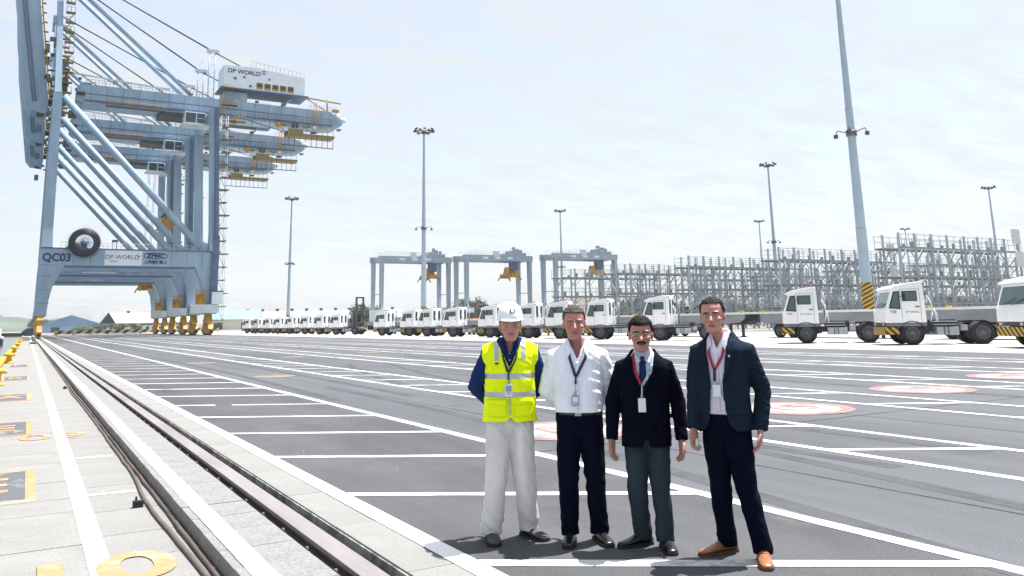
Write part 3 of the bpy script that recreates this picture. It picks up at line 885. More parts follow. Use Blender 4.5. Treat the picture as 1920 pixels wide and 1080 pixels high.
    # operator cab
    oc = empty('operator_cab', (0, 0, 0)); oc.parent = c
    b = MB(); b.b2((23.2, 3.6, 44.4), (27.4, 7.0, 47.0)); b.build('cab_shell', HOUSE, oc, bevel=0.1)
    for x0, x1, z0, z1 in ((23.4, 25.4, 44.65, 46.8), (25.65, 27.2, 45.8, 46.8), (25.65, 27.2, 44.65, 45.6)):
        b = MB(); b.b2((x0, 3.5, z0), (x1, 3.59, z1)); b.build('window', GLASS, oc)
    b = MB(); b.b2((22.6, 3.2, 44.1), (28.4, 7.2, 44.36)); b.build('walkway', STEELP, oc)
    # yellow ladders beside the girder
    for x in (30.6, 51.5):
        b = MB()
        for q in (0, 0.9): b.tube((x + q, 5.4, 46.6), (x + q, 5.4, 53.0), 0.07, n=5)
        for k in range(14): b.bar((x, 5.4, 46.8 + k * 0.45), (x + 0.9, 5.4, 46.8 + k * 0.45), 0.07, 0.09)
        b.build('ladder', CYEL, c)
    # rear jib crane and sheaves on the girder end
    b = MB(); b.tube((55.2, 7, 51), (55.2, 7, 54.6), 0.2, n=8); b.bar((48, 7, 54.2), (58.5, 7, 53.6), 0.25, 0.3); b.bar((50.2, 7, 53.9), (55.2, 7, 51.2), 0.2, 0.2)
    b.build('service_jib', CYEL, c)
    b = MB()
    for x, z in ((57.6, 50.4), (59.1, 49.6)):
        b.lathe([(0, -0.3), (0.75, -0.3), (0.75, 0.3), (0, 0.3)], (x, 7.2, z), 'Y', 14)
    b.build('sheave', STEELP, c)
    # railings and small platforms along the landside end
    b = MB()
    for k in range(24):
        x = 36.5 + k * 0.9
        b.tube((x, 5.3, 47.8), (x, 5.3, 48.9), 0.04, n=4)
    b.tube((36.5, 5.3, 48.9), (57.2, 5.3, 48.9), 0.04, n=4); b.tube((36.5, 5.3, 48.35), (57.2, 5.3, 48.35), 0.03, n=4)
    for k in range(12): b.tube((50.6 + k * 0.6, 6.1, 51.15), (50.6 + k * 0.6, 6.1, 52.2), 0.035, n=4)
    b.tube((50.6, 6.1, 52.2), (57.2, 6.1, 52.2), 0.035, n=4)
    b.build('end_railing', OCHRE, c)['kind'] = 'stuff'
    for k in range(14):
        b = MB(); x = 33 + rr.random() * 25; z = rr.choice((46.2, 46.7, 51.3, 51.8, 45.6))
        b.box((x, 5.0 + rr.random(), z), (rr.uniform(0.5, 1.6), rr.uniform(0.5, 1.2), rr.uniform(0.25, 0.9))); b.build('fitting', (CYEL, OCHRE, DSTEEL, STEELP)[k % 4], c)
    # hanging maintenance gantry
    mg = empty('hanging_gantry', (0, 0, 0)); mg.parent = c
    b = MB(); b.b2((45.5, 4.6, 44.3), (56.4, 8.0, 44.9)); b.b2((45.5, 4.6, 44.9), (49.0, 8, 45.8)); b.build('deck', OCHRE, mg)
    for k in range(9): MB().tube((45.8 + k * 1.28, 4.7, 41.9), (45.8 + k * 1.28, 4.7, 46.9), 0.06, n=5).build('hanger', DSTEEL, mg)
    MB().bar((44.0, 4.7, 41.9), (56.2, 4.7, 41.9), 0.3, 0.15).build('foot_board', DSTEEL, mg)
    for k in range(7): MB().tube((32.0 + k * 1.9, 5.5, 45.4 + rr.random()), (32.0 + k * 1.9, 5.5, 47.05), 0.06, n=5).build('hanger', DSTEEL, mg)
    b = MB(); b.bar((35.5, 4.9, 47.0), (46, 4.9, 44.6), 0.25, 0.12); b.build('stair', DSTEEL, mg)
    # cable reel
    rl = empty('cable_reel', (5.9, -1.6, 17.9)); rl.parent = c
    b = MB(); b.lathe([(1.55, -0.35), (2.75, -0.35), (2.75, 0.35), (1.55, 0.35), (1.55, -0.35)], (0, 0, 0), 'Y', 40); b.build('coil', REEL, rl)
    b = MB()
    for k in range(36):
        a = 2 * PI * k / 36
        b.tube((0.5 * math.cos(a), -0.42, 0.5 * math.sin(a)), (3.15 * math.cos(a), -0.42, 3.15 * math.sin(a)), 0.035, n=4)
    b.build('spokes', STEELD, rl)
    b = MB(); b.lathe([(0, -0.7), (0.55, -0.7), (0.6, 0.8), (0, 0.8)], (0, 0, 0), 'Y', 14); b.b2((-0.45, -0.2, -1.3), (0.45, 0.8, 0)); b.build('hub', STEELD, rl)
    # beam railing and a small lamp hood
    b = MB()
    for k in range(30): b.tube((2 + k * 0.8, -0.85, 16.9), (2 + k * 0.8, -0.85, 17.95), 0.03, n=4)
    b.tube((2, -0.85, 17.95), (25.2, -0.85, 17.95), 0.03, n=4); b.tube((2, -0.85, 17.4), (25.2, -0.85, 17.4), 0.025, n=4)
    b.build('beam_railing', STEELP, c)
    b = MB()
    for q in (-0.35, 0.35): b.tube((11.2 + q, -0.6, 16.9), (11.2 + q, -0.6, 18.3), 0.06, n=5)
    b.box((11.2, -0.6, 18.45), (1.0, 0.6, 0.4)); b.build('beam_lamp', DSTEEL, c)
    return c

cranes = []
for i, (Y, code, lab) in enumerate(((177, 'QC03', 'nearest blue grey harbour crane, with QC03 and a white sign on its beam'),
                                    (208, 'QC02', 'middle one of three blue grey harbour cranes, its spreader hung high'),
                                    (239, 'QC01', 'farthest of three blue grey harbour cranes on the quay'))):
    c = sts_crane(Y) if i == 0 else copy_tree(cranes[0])
    c.location.y = Y
    c['label'] = lab
    cranes.append(c)
# lettering and signs per crane
c = cranes[0]
text('lettering', 'QC03', 2.05, NAVY, c, (1.5, -0.83, 15.0), FRONT, depth=0.015, bold=0.07, sx=0.92)
b = MB(); b.b2((9.6, -0.9, 13.7), (16.2, -0.83, 16.62)); b.build('sign_board', HOUSE, c)
text('lettering', 'DP WORLD', 1.15, DSTEEL, c, (12.7, -0.92, 15.3), FRONT, depth=0.01)
text('lettering', 'POSORJA', 0.34, REDT, c, (11.2, -0.92, 14.5), FRONT, depth=0.008)
b = MB()
for a, bb_ in (((-.25, -.25), (.25, -.25)), ((.25, -.25), (.25, .1)), ((-.25, -.25), (-.25, .25)), ((-.25, .25), (.1, .25))):
    b.bar((15.6 + a[0], -0.92, 15.75 + a[1]), (15.6 + bb_[0], -0.92, 15.75 + bb_[1]), 0.03, 0.09)
b.build('emblem', DSTEEL, c)
# maker's oval badge
n = 28
b = MB()
v = []
for s_ in (1.0, 0.84):
    v += [(18.7 + 2.2 * (s_ if s_ == 1 else 0.93) * math.copysign(abs(math.cos(2 * PI * i / n)) ** 0.6, math.cos(2 * PI * i / n)), -0.83, 15.7 + 0.62 * (s_ if s_ == 1 else 0.76) * math.copysign(abs(math.sin(2 * PI * i / n)) ** 0.7, math.sin(2 * PI * i / n))) for i in range(n)]
b.add(v, [(i, (i + 1) % n, (i + 1) % n + n, i + n) for i in range(n)])
b.build('badge', NAVY, c)
text('lettering', 'ZPMC', 0.95, NAVY, c, (18.7, -0.84, 15.7), FRONT, depth=0.01, bold=0.05, sx=1.25)
text('lettering', '上海振华重工', 0.72, NAVY, c, (18.7, -0.84, 14.45), FRONT, depth=0.01, bold=0.02)
for c in cranes[1:]:
    b = MB(); b.b2((7.2, -0.93, 14.0), (14.2, -0.84, 14.75)); b.build('sign_board', HOUSE, c)
    text('lettering', '上海振华重工', 0.62, NAVY, c, (17.2, -0.84, 14.4), FRONT, depth=0.01, bold=0.02)

# spreaders hanging under two of the cranes
def spreader(x, y, z, top, label):
    e = empty('spreader', (x, y, z), label=label, cat='spreader', group='yellow spreaders hung under the cranes')
    b = MB(); b.b2((-1.3, -5.8, 0), (1.3, 5.8, 0.5)); b.b2((-1.2, -6.1, -0.5), (1.2, -5.5, 0.7)); b.b2((-1.2, 5.5, -0.5), (1.2, 6.1, 0.7)); b.build('beam', CYEL, e, bevel=0.05)
    b = MB(); b.prism([(-1.6, 0.5), (1.6, 0.5), (1.0, 2.1), (-1.0, 2.1)], -2.2, 2.2, 'Y'); b.build('head_block', CYEL, e, bevel=0.06)
    b = MB()
    for sx in (-1, 1):
        for sy in (-1, 1):
            b.bar((sx * 1.3, sy * 5.8, 0.1), (sx * 1.9, sy * 6.0, -1.1), 0.3, 0.3)
    b.build('flipper', CYEL, e)
    b = MB()
    for sx in (-1, 1):
        for sy in (-1, 1):
            b.lathe([(0, -0.12), (0.5, -0.12), (0.5, 0.12), (0, 0.12)], (sx * 0.75, sy * 1.7, 2.4), 'Y', 12)
            b.tube((sx * 0.75, sy * 1.7, 2.4), (sx * 0.75, sy * 1.7, top - z), 0.05, n=5)
    b.build('hoist_rope', CABLE, e)
spreader(2.14 + 25.6, 217, 26.4, 46.3, 'yellow spreader hung high under the middle harbour crane')
spreader(2.14 + 24.9, 248, 12.6, 46.3, 'yellow spreader lowered to beam height under the farthest harbour crane')

# ================================================================== YARD TRACTORS
TWHITE = mat('white_truck_paint', (0.87, 0.875, 0.88), 0.32, var=0.08, scale=0.8, coat=0.3)
TGREY = mat('grey_truck_frame', (0.17, 0.175, 0.19), 0.55, var=0.15, scale=3)
TSILVER = mat('galvanised_box', (0.42, 0.44, 0.46), 0.4, 0.6, var=0.15, scale=4)
TYRE = mat('tyre_rubber', (0.018, 0.018, 0.02), 0.8, var=0.3, scale=8, bump=0.2, bscale=30)
RIM = mat('dusty_rim', (0.13, 0.14, 0.155), 0.5, 0.4, var=0.2, scale=6)
TGLASS = mat('green_tinted_glass', (0.055, 0.11, 0.115), 0.06, var=0.15, scale=0.8, spec=0.9)
CHEV = stripe_mat('black_yellow_chevron', (0.02, 0.02, 0.02), (0.62, 0.36, 0.02), 0.30, (0, 0.8, 0.8))
CHEVS = stripe_mat('black_yellow_chevron_side', (0.02, 0.02, 0.02), (0.62, 0.36, 0.02), 0.30, (0.8, 0, -0.8))
LAMPM = mat('lamp_lens', (0.55, 0.5, 0.45), 0.15, var=0.1, scale=5)
REDL = mat('red_lamp_lens', (0.35, 0.03, 0.03), 0.2, var=0.1, scale=5)
MARKT = mat('grey_lettering', (0.22, 0.24, 0.27), 0.6, var=0.05)

def wheel_meshes():
    b = MB()
    b.lathe([(0.34, -0.15), (0.50, -0.16), (0.55, -0.12), (0.56, 0.0), (0.55, 0.12), (0.50, 0.16), (0.34, 0.15), (0.34, -0.15)], (0, 0, 0), 'Y', 24)
    ty = b.mesh('tyre', TYRE)
    b = MB()
    b.lathe([(0.338, 0.145), (0.30, 0.13), (0.28, 0.03), (0.16, 0.02), (0.14, 0.14), (0.0, 0.15)], (0, 0, 0), 'Y', 20)
    b.lathe([(0.338, -0.14), (0.0, -0.14)], (0, 0, 0), 'Y', 20)
    for k in range(8):
        a = 2 * PI * k / 8
        b.tube((0.22 * math.cos(a), 0.02, 0.22 * math.sin(a)), (0.22 * math.cos(a), 0.055, 0.22 * math.sin(a)), 0.018, n=6)
    rm = b.mesh('rim', RIM)
    return ty, rm
TY, RM = wheel_meshes()
def wheel(parent, x, y, out, sc=1.0):
    e = empty('wheel', (x, y, 0.555 * sc), 0 if out > 0 else PI); e.parent = parent
    e.scale = (sc * 1.08, 1, sc * 1.08); e.location.z *= 1.08
    inst('tyre', TY, e); inst('rim', RM, e)
    return e

def make_tractor():
    """heading +x, front at x=0 going back to x=-5.7; driver side +y"""
    t = empty('yard_tractor', (0, 0, 0), cat='truck', group='white yard tractors parked in a row')
    H = 1.22
    # cab shell from its side outline
    cab = [(-0.02, 1.16), (0.02, 1.25), (0.0, 1.78), (-0.06, 1.92), (-0.40, 2.86), (-0.30, 2.93), (-0.34, 3.0), (-0.62, 3.14), (-1.2, 3.26), (-1.98, 3.35), (-2.02, 3.29), (-2.06, 1.16)]
    b = MB(); b.prism(cab, -H, H, 'Y'); b.build('cab', TWHITE, t, bevel=0.045)
    b = MB(); b.b2((-2.04, -H - 0.015, 0.98), (-0.03, H + 0.015, 1.155)); b.build('cab_skirt', TGREY, t, bevel=0.02)
    # windscreen
    d = Vector((-0.34, 0, 0.94)).normalized(); nrm = Vector((0.94, 0, 0.34)).normalized()
    b = MB(); p0 = Vector((-0.075, 0, 1.965)) + nrm * 0.006; p1 = Vector((-0.375, 0, 2.79)) + nrm * 0.006
    b.add([p0 + Vector((0, -1.06, 0)), p0 + Vector((0, 1.06, 0)), p1 + Vector((0, 1.02, 0)), p1 + Vector((0, -1.02, 0))], [(0, 1, 2, 3)]); b.build('windscreen', TGLASS, t)
    for s, nm in ((1, 0), (-1, 0)):
        y = s * (H + 0.006)
        # quarter window: raked triangle with dark surround
        b = MB(); b.prism([(-0.20, 1.93), (-0.50, 2.82), (-0.80, 2.84), (-0.80, 1.88)], y - 0.004, y + 0.008, 'Y'); f = b.build('quarter_window', DARKM, t)
        b = MB(); b.prism([(-0.29, 1.99), (-0.54, 2.74), (-0.74, 2.76), (-0.74, 1.95)], y + s * 0.010 - 0.004, y + s * 0.010 + 0.004, 'Y'); b.build('pane', TGLASS, f)
        b = MB(); b.prism([(-0.92, 2.30), (-0.92, 2.84), (-1.68, 2.84), (-1.68, 2.30)], y - 0.004, y + 0.008, 'Y'); f = b.build('side_window', DARKM, t)
        b = MB(); b.prism([(-0.96, 2.34), (-0.96, 2.80), (-1.64, 2.80), (-1.64, 2.34)], y + s * 0.010 - 0.004, y + s * 0.010 + 0.004, 'Y'); b.build('pane', TGLASS, f)
        b = MB()
        for x0, x1, z0, z1 in ((-0.86, -0.845, 1.25, 2.95), (-1.82, -1.805, 1.25, 2.95), (-1.82, -0.845, 2.935, 2.95)):
            b.b2((x0, y - 0.004, z0), (x1, y + 0.002, z1))
        d_ = b.build('door_seam', TGREY, t)
        b = MB(); b.box((-1.66, y + s * 0.02, 2.0), (0.20, 0.04, 0.045)); b.build('door_handle', DARKM, t)
        # mirror on its arm
        b = MB(); b.bar((-0.78, y, 2.55), (-0.92, y + s * 0.30, 2.55), 0.03, 0.03); b.box((-0.95, y + s * 0.30, 2.52), (0.09, 0.16, 0.44)); b.build('mirror', DARKM, t, bevel=0.015)
        # rear door windows in the back wall (tall slots)
        b = MB(); b.b2((-2.082, s * 0.62 - 0.24, 2.0), (-2.058, s * 0.62 + 0.24, 3.05)); b.build('rear_window', GLASS, t)
        b = MB(); b.b2((0.012, s * 0.85 - 0.11, 1.02), (0.075, s * 0.85 + 0.11, 1.14)); b.build('headlight', LAMPM, t, bevel=0.01)
        b = MB(); b.b2((0.012, s * 1.08 - 0.05, 1.02), (0.07, s * 1.08 + 0.05, 1.14)); b.build('indicator', REDL, t)
        # mudguard over the front wheel
        b = MB()
        pts = [(-1.30 + 0.68 * math.cos(a), 0.56 + 0.68 * math.sin(a)) for a in [PI * k / 8 for k in range(9)]]
        for (xa, za), (xb, zb) in zip(pts[:-1], pts[1:]):
            b.bar((xa, s * 1.05, za), (xb, s * 1.05, zb), 0.40, 0.035)
        b.build('mudguard', DARKM, t)
        # rear mudflap and wing
        b = MB()
        pts = [(-4.75 + 0.70 * math.cos(a), 0.56 + 0.68 * math.sin(a)) for a in [PI * (k + 3.5) / 8 for k in range(6)]]
        for (xa, za), (xb, zb) in zip(pts[:-1], pts[1:]):
            b.bar((xa, s * 0.93, za), (xb, s * 0.93, zb), 0.60, 0.03)
        b.b2((-5.56, s * 0.93 - 0.30, 0.42), (-5.53, s * 0.93 + 0.30, 0.72)); b.build('rear_wing', DARKM, t)
    # bumper with chevrons
    b = MB(); b.b2((-0.10, -1.20, 0.52), (0.10, 1.20, 0.95)); b.build('bumper', CHEV, t, bevel=0.03)
    for s in (-1, 1):
        b = MB(); b.b2((-0.62, s * 1.205 - 0.015, 0.56), (0.06, s * 1.205 + 0.015, 0.93)); b.build('bumper_side', CHEVS, t)
    b = MB(); b.b2((0.01, -0.55, 1.0), (0.03, 0.55, 1.15)); b.build('grille', DSTEEL, t)
    b = MB(); b.bar((0.0, -0.7, 1.95), (-0.12, 0.3, 2.25), 0.03, 0.02); b.bar((0.0, 0.2, 1.95), (-0.14, 0.95, 2.2), 0.03, 0.02); b.build('wiper', DARKM, t)
    b = MB(); b.prism([(-0.30, 2.91), (-0.18, 2.95), (-0.20, 2.985), (-0.62, 3.15)], -H * 0.93, H * 0.93, 'Y'); b.build('sun_visor', TWHITE, t)
    b = MB(); b.lathe([(0, 0), (0.10, 0), (0.10, 0.05), (0.075, 0.15), (0, 0.17)], (-1.75, 0.3, 3.32), n=12); b.build('beacon', REDL, t)
    b = MB(); b.b2((-1.9, 0.9, 3.33), (-1.8, 1.05, 3.43)); b.b2((-2.09, 1.06, 3.14), (-2.0, 1.2, 3.24)); b.build('work_lamp', DSTEEL, t)
    # chassis
    b = MB()
    for s in (-1, 1): b.b2((-5.6, s * 0.42 - 0.06, 0.66), (-0.15, s * 0.42 + 0.06, 0.98))
    for x in (-0.5, -2.6, -3.6, -5.5): b.b2((x - 0.05, -0.36, 0.7), (x + 0.05, 0.36, 0.94))
    b.build('chassis', DSTEEL, t)
    b = MB(); b.b2((-3.75, -0.34, 0.82), (-2.35, 0.34, 1.30)); b.build('gearbox_cover', DSTEEL, t)
    for x in (-1.30, -4.75):
        b = MB(); b.tube((x, -1.0, 0.555), (x, 1.0, 0.555), 0.10, n=10); b.lathe([(0, -0.28), (0.22, -0.2), (0.22, 0.2), (0, 0.28)], (x, 0, 0.555), 'Y', 12); b.build('axle', DSTEEL, t)
    for s in (-1, 1):
        wheel(t, -1.30, s * 1.06, s)
        wheel(t, -4.75, s * 1.09, s); wheel(t, -4.75, s * 0.74, s)
    # boxes and tank along the side
    b = MB(); b.b2((-3.60, 0.62, 0.50), (-2.50, 1.20, 0.92)); b.build('battery_box', TSILVER, t, bevel=0.03)
    b = MB()
    for x in (-3.1, -2.9): b.b2((x, 1.205, 0.5), (x + 0.05, 1.222, 0.92))
    b.build('box_strap', DSTEEL, t)
    b = MB()
    for z in (1.02, 1.18): b.b2((-3.50, 0.7, z), (-2.40, 1.20, z + 0.05))
    b.build('deck_step', TSILVER, t)
    b = MB(); b.tube((-3.7, -0.95, 0.75), (-2.5, -0.95, 0.75), 0.30, n=14); b.build('fuel_tank', TSILVER, t)
    b = MB(); b.b2((-4.05, 0.85, 0.72), (-3.72, 1.15, 1.02)); b.build('valve_box', TSILVER, t)
    # exhaust and hoses behind the cab
    b = MB(); b.tube((-2.42, -0.95, 1.2), (-2.42, -0.95, 3.2), 0.09, n=10); b.tube((-2.42, -0.95, 3.2), (-2.52, -0.95, 3.42), 0.07, n=8); b.build('exhaust_stack', TSILVER, t)
    b = MB()
    b.path([(-2.30, 0.75, 2.6), (-2.46, 0.78, 2.3), (-2.50, 0.8, 1.7), (-2.36, 0.85, 1.2)], 0.03, 6); b.path([(-2.30, 0.95, 2.5), (-2.52, 1.0, 1.9), (-2.6, 1.1, 1.25)], 0.022, 6)
    b.b2((-2.62, 0.95, 1.2), (-2.58, 1.0, 1.75)); b.b2((-2.62, 1.15, 1.2), (-2.58, 1.2, 1.75)); b.b2((-2.62, 0.95, 1.7), (-2.58, 1.2, 1.75))
    b.build('hose', STEELP, t)
    # fifth wheel and ramp
    b = MB(); b.prism([(-4.1, 1.12), (-5.25, 1.12), (-5.45, 1.0), (-5.45, 1.06), (-5.2, 1.20), (-4.1, 1.24)], -0.45, 0.45, 'Y'); b.build('fifth_wheel', DSTEEL, t)
    for s in (-1, 1):
        b = MB(); b.prism([(-5.1, 1.10), (-5.72, 0.86), (-5.72, 0.92), (-5.1, 1.22)], s * 0.42 - 0.12, s * 0.42 + 0.12, 'Y'); b.build('ramp', YEL, t)
    b = MB()
    for s in (-1, 1):
        b.b2((-5.66, s * 0.75 - 0.12, 0.72), (-5.60, s * 0.75 + 0.12, 0.84))
    b.build('tail_light', REDL, t)
    return t

HEADS = [148, 140, 130] + [129] * 17
def place_px_front(px_x, X):
    """ground point at lateral distance X seen at image column px_x (1920 wide), measured on the photograph"""
    d = cr * ((px_x - 960) / 1528.6) + cu * (-(600 - 306.7) / 1528.6) + fw
    return Vector((X, d.y / d.x * X, 0.004))
spec = [  # column of the cab's front corner, lateral distance, label
    (1926, 38.8, None, 'white yard tractor half out of the picture at its right edge'),
    (1661, 39.7, 'T28', 'white yard tractor with T28 on its cab, standing out in front of the row'),
    (1468, 39.6, 'T14', 'white yard tractor with T14 on its cab, seen in front of the striped mast base'),
    (1204, 40.0, None, 'white yard tractor seen just above the man in the dark blazer'),
    (1096, 40.2, None, 'white yard tractor between the men in white shirt and dark blazer'),
    (1021, 40.3, None, 'white yard tractor directly behind the head of the man in the white shirt'),
    (966, 40.4, None, 'white yard tractor partly hidden by the white safety helmet'),
    (896, 40.6, None, 'white yard tractor just beside the white safety helmet, at the edge of the vest'),
    (829, 40.8, None, 'white yard tractor, second one along the row from the man in the yellow vest'),
    (783, 41.0, None, 'white yard tractor under the tall mast, its cab overlapping the one behind it'),
    (750, 41.2, None, 'white yard tractor under the tall mast, hidden half by the cab next to it'),
    (700, 41.4, None, 'white yard tractor standing alone at the end of the gap under the first gantry crane'),
    (616, 42.0, None, 'white yard tractor at the near end of the tight group by the far warehouse'),
    (587, 42.2, None, 'white yard tractor, second one of the tight group by the far warehouse'),
    (561, 42.4, None, 'white yard tractor, third one of the tight group by the far warehouse'),
    (533, 42.6, None, 'white yard tractor below the thin mast, fourth of the far tight group'),
    (510, 42.8, None, 'white yard tractor, fifth one of the tight group by the far warehouse'),
    (491, 43.0, None, 'white yard tractor, sixth one of the tight group by the far warehouse'),
    (471, 43.2, None, 'white yard tractor, last but one of the far tight group, towards the cranes'),
    (454, 43.4, None, 'white yard tractor at the far end of the row, nearest to the cranes'),
]
proto = make_tractor()
rr = random.Random(11)
for i, (px, X, code, lab) in enumerate(spec):
    t = proto if i == 0 else copy_tree(proto)
    HEAD = R(HEADS[i]); t.rotation_euler = (0, 0, HEAD + (rr.uniform(-0.06, 0.06) if i > 2 else 0))
    p = place_px_front(px, X)
    # the cab's front corner nearest the camera (driver side) stands at p
    off = Matrix.Rotation(HEAD, 4, 'Z') @ Vector((0, 1.22, 0))
    t.location = (p.x - off.x, p.y - off.y, 0.004)
    t['label'] = lab
for i, t in enumerate([o for o in COL.objects if o.parent is None and o.name.startswith('yard_tractor')]):
    code = spec[i][2]
    if code:
        text('fleet_number', code, 0.19, MARKT, t, (-0.42, 1.234, 1.74), (R(90), 0, R(180)), depth=0.003, bold=0.004)
        text('door_lettering', 'DP WORLD', 0.13, MARKT, t, (-1.38, 1.234, 1.72), (R(90), 0, R(180)), depth=0.003)

# ------------------------------------------------------------------ terminal trailers in a line behind them
TRB = mat('grey_trailer_side', (0.25, 0.265, 0.295), 0.5, var=0.15, scale=1.2, stretch=(1, 0.3, 1))
TRT = mat('white_trailer_edge', (0.72, 0.72, 0.71), 0.5, var=0.08, scale=2)
def make_trailer():
    t = empty('terminal_trailer', (0, 0, 0), cat='trailer', group='flat terminal trailers behind the yard tractors')
    L_ = 12.6
    b = MB(); b.b2((-1.27, 0, 1.832), (1.27, L_, 1.985)); b.build('deck', TRT, t, bevel=0.02)
    for s in (-1, 1):
        b = MB(); b.prism([(0, 1.5), (0.6, 1.18), (2.2, 1.05), (L_ - 0.4, 1.05), (L_, 1.3), (L_, 1.83), (0, 1.83)], s * 1.18 - 0.04, s * 1.18 + 0.04, 'X'); b.build('side_beam', TRB, t)
    b = MB()
    for k in range(6): b.b2((-1.1, 0.8 + k * 2.1, 1.3), (1.1, 1.0 + k * 2.1, 1.8))
    b.b2((-0.5, 0.3, 1.0), (0.5, L_ - 0.5, 1.3)); b.build('cross_member', DSTEEL, t)
    for sx in (-1, 1):
        b = MB()
        for q in (0.15, L_ - 0.45): b.b2((sx * 1.2 - 0.12, q, 1.972), (sx * 1.2 + 0.12, q + 0.3, 2.12))
        b.build('corner_guide', YEL if sx < 0 else YEL, t)
        for q in (L_ - 3.0, L_ - 1.7):
            wheel(t, sx * 0.95, q, 1, 0.9).rotation_euler = (0, 0, R(90) if sx < 0 else R(-90))
        b = MB(); b.b2((sx * 0.7 - 0.09, 2.0, 0.0), (sx * 0.7 + 0.09, 2.18, 1.06)); b.b2((sx * 0.7 - 0.18, 1.9, 0.0), (sx * 0.7 + 0.18, 2.28, 0.05)); b.build('landing_leg', DSTEEL, t)
    return t
tr = make_trailer()
for i, y in enumerate((20.5, 34.6, 48.7, 62.8, 76.9, 91, 105.1, 119.2)):
    o = tr if i == 0 else copy_tree(tr)
    o.location = (51.4 + 0.2 * (i % 2), y, 0.004)
    o['label'] = ('flat grey trailer with white deck edge, %s in the line counted from the picture\'s right' % ('first', 'second', 'third', 'fourth', 'fifth', 'sixth', 'seventh', 'eighth')[i])

# ================================================================== LATTICE RACKS
GALV = mat('galvanised_steel', srgb('#b0bac1'), 0.55, 0.1, var=0.14, scale=0.9)
GALVD = mat('dull_galvanised_steel', srgb('#949fa7'), 0.6, 0.1, var=0.15, scale=0.9)
PANELG = mat('pale_mesh_panel', srgb('#e2e6e8'), 0.7, var=0.06, scale=2)
SIGNW = mat('pale_sign_panel', srgb('#ccd0d2'), 0.6, var=0.05, scale=2)
def make_rack():
    r = empty('reefer_rack', (0, 0, 0), cat='rack', group='steel lattice racks in rows')
    W_, D_ = 22.4, 2.6
    xs = [0, 2.7, 5.6, 8.4, 11.6, 14.2, 16.8, 19.5, 22.4]
    col_f = MB(); col_f.bar((0, 0, 0), (0, 0, 10.0), 0.19, 0.19); cf = col_f.mesh('column', GALV)
    for x in xs:
        inst('column', cf, r, (x, 0, 0))
        inst('column', cf, r, (min(W_ - 0.13, x + (1.0 if x < 20 else 0)), D_, 0))
    kb = [MB().bar((s_ * 0.05, 0, -1.1), (s_ * 1.15, 0, 0), 0.10, 0.10).mesh('knee_brace', GALV) for s_ in (1, -1)]
    for k, z in enumerate((2.5, 5.3, 8.3)):
        b = MB(); b.b2((-0.1, -0.30, z + 0.05), (W_ + 0.1, -0.22, z + 0.25)); b.b2((-0.1, D_ + 0.2, z + 0.05), (W_ + 0.1, D_ + 0.28, z + 0.25)); b.build('deck_beam', GALVD, r)
        b = MB(); b.b2((0.0, 1.5, z + 0.2), (W_, D_ + 0.18, z + 0.25)); b.build('deck', GALV, r)
        b = MB()
        n = int(W_ / 1.25)
        for yy in (-0.3, D_ + 0.3):
            for q in range(n + 1):
                x = q * W_ / n
                b.b2((x - 0.022, yy - 0.022, z + 0.3), (x + 0.022, yy + 0.022, z + 1.55))
            for h in (0.9, 1.50):
                b.b2((0, yy - 0.02, z + h), (W_, yy + 0.02, z + h + 0.05))
        b.build('railing', GALV, r)['kind'] = 'stuff'
        for x in xs[:-1]:
            inst('knee_brace', kb[0], r, (x, -0.02, z))
            if x > 0: inst('knee_brace', kb[1], r, (x, -0.02, z))
            inst('knee_brace', kb[0], r, (x + 1.0, D_ + 0.02, z))
        b = MB()
        rr_ = random.Random(k)
        for q in range(9):
            x = 1 + q * 2.4 + rr_.random()
            b.b2((x, 0.9, z + 0.3), (x + rr_.uniform(0.2, 0.4), 1.1, z + rr_.uniform(0.6, 1.1)))
        b.build('socket_box', GALVD, r)['kind'] = 'stuff'
    b = MB()   # stair flights between decks
    for k, (z0, z1) in enumerate(((0, 2.5), (2.5, 5.3), (5.3, 8.3))):
        xa = 15.0 if k % 2 else 17.6; xb = 17.6 if k % 2 else 15.0
        for yy in (0.5, 1.3): b.bar((xa, yy, z0 + 0.3), (xb, yy, z1 + 0.2), 0.06, 0.2)
        for q in range(10):
            f_ = (q + 0.5) / 10
            b.b2((xa + (xb - xa) * f_ - 0.14, 0.5, z0 + 0.3 + (z1 - z0) * f_ - 0.02), (xa + (xb - xa) * f_ + 0.14, 1.3, z0 + 0.3 + (z1 - z0) * f_ + 0.02))
    b.build('stair', GALV, r)
    cb = [MB().bar((0, 0.1, 0), (0, D_ - 0.1, 2.5), 0.08, 0.08).mesh('cross_brace', GALVD), MB().bar((0, D_ - 0.1, 0), (0, 0.1, 2.5), 0.08, 0.08).mesh('cross_brace', GALVD)]
    for x in (0, 11.6, 22.4):      # end frames: crossed diagonals
        for z0 in (0.1, 2.8, 5.7):
            for q in cb: inst('cross_brace', q, r, (x, 0, z0))
    fb = MB().bar((0, -0.1, 0.1), (3.7, -0.1, 2.0), 0.07, 0.07).mesh('foot_brace', GALVD)
    for q in range(6): inst('foot_brace', fb, r, (q * 3.73, 0, 0))
    for z in (0.9, 2.0):
        b = MB(); b.bar((0, -0.1, z), (W_, -0.1, z), 0.07, 0.12); b.build('foot_rail', GALVD, r)
    return r
rk = make_rack()
rows = [(77.6, 53.0), (78.7, 70.0), (76.9, 84.1), (75.9, 98.9), (74.4, 111.6)]
k = 0
for bi, dxk in enumerate((0, 31.5)):
    for ri, (x, y) in enumerate(rows):
        o = rk if k == 0 else copy_tree(rk)
        o.location = (x + dxk, y + (1.0 if bi else 0), -0.02)
        o['label'] = ('%s grey lattice rack of the %s column, counted from the camera' % (('first', 'second', 'third', 'fourth', 'fifth')[ri], ('near', 'far')[bi]))
        k += 1
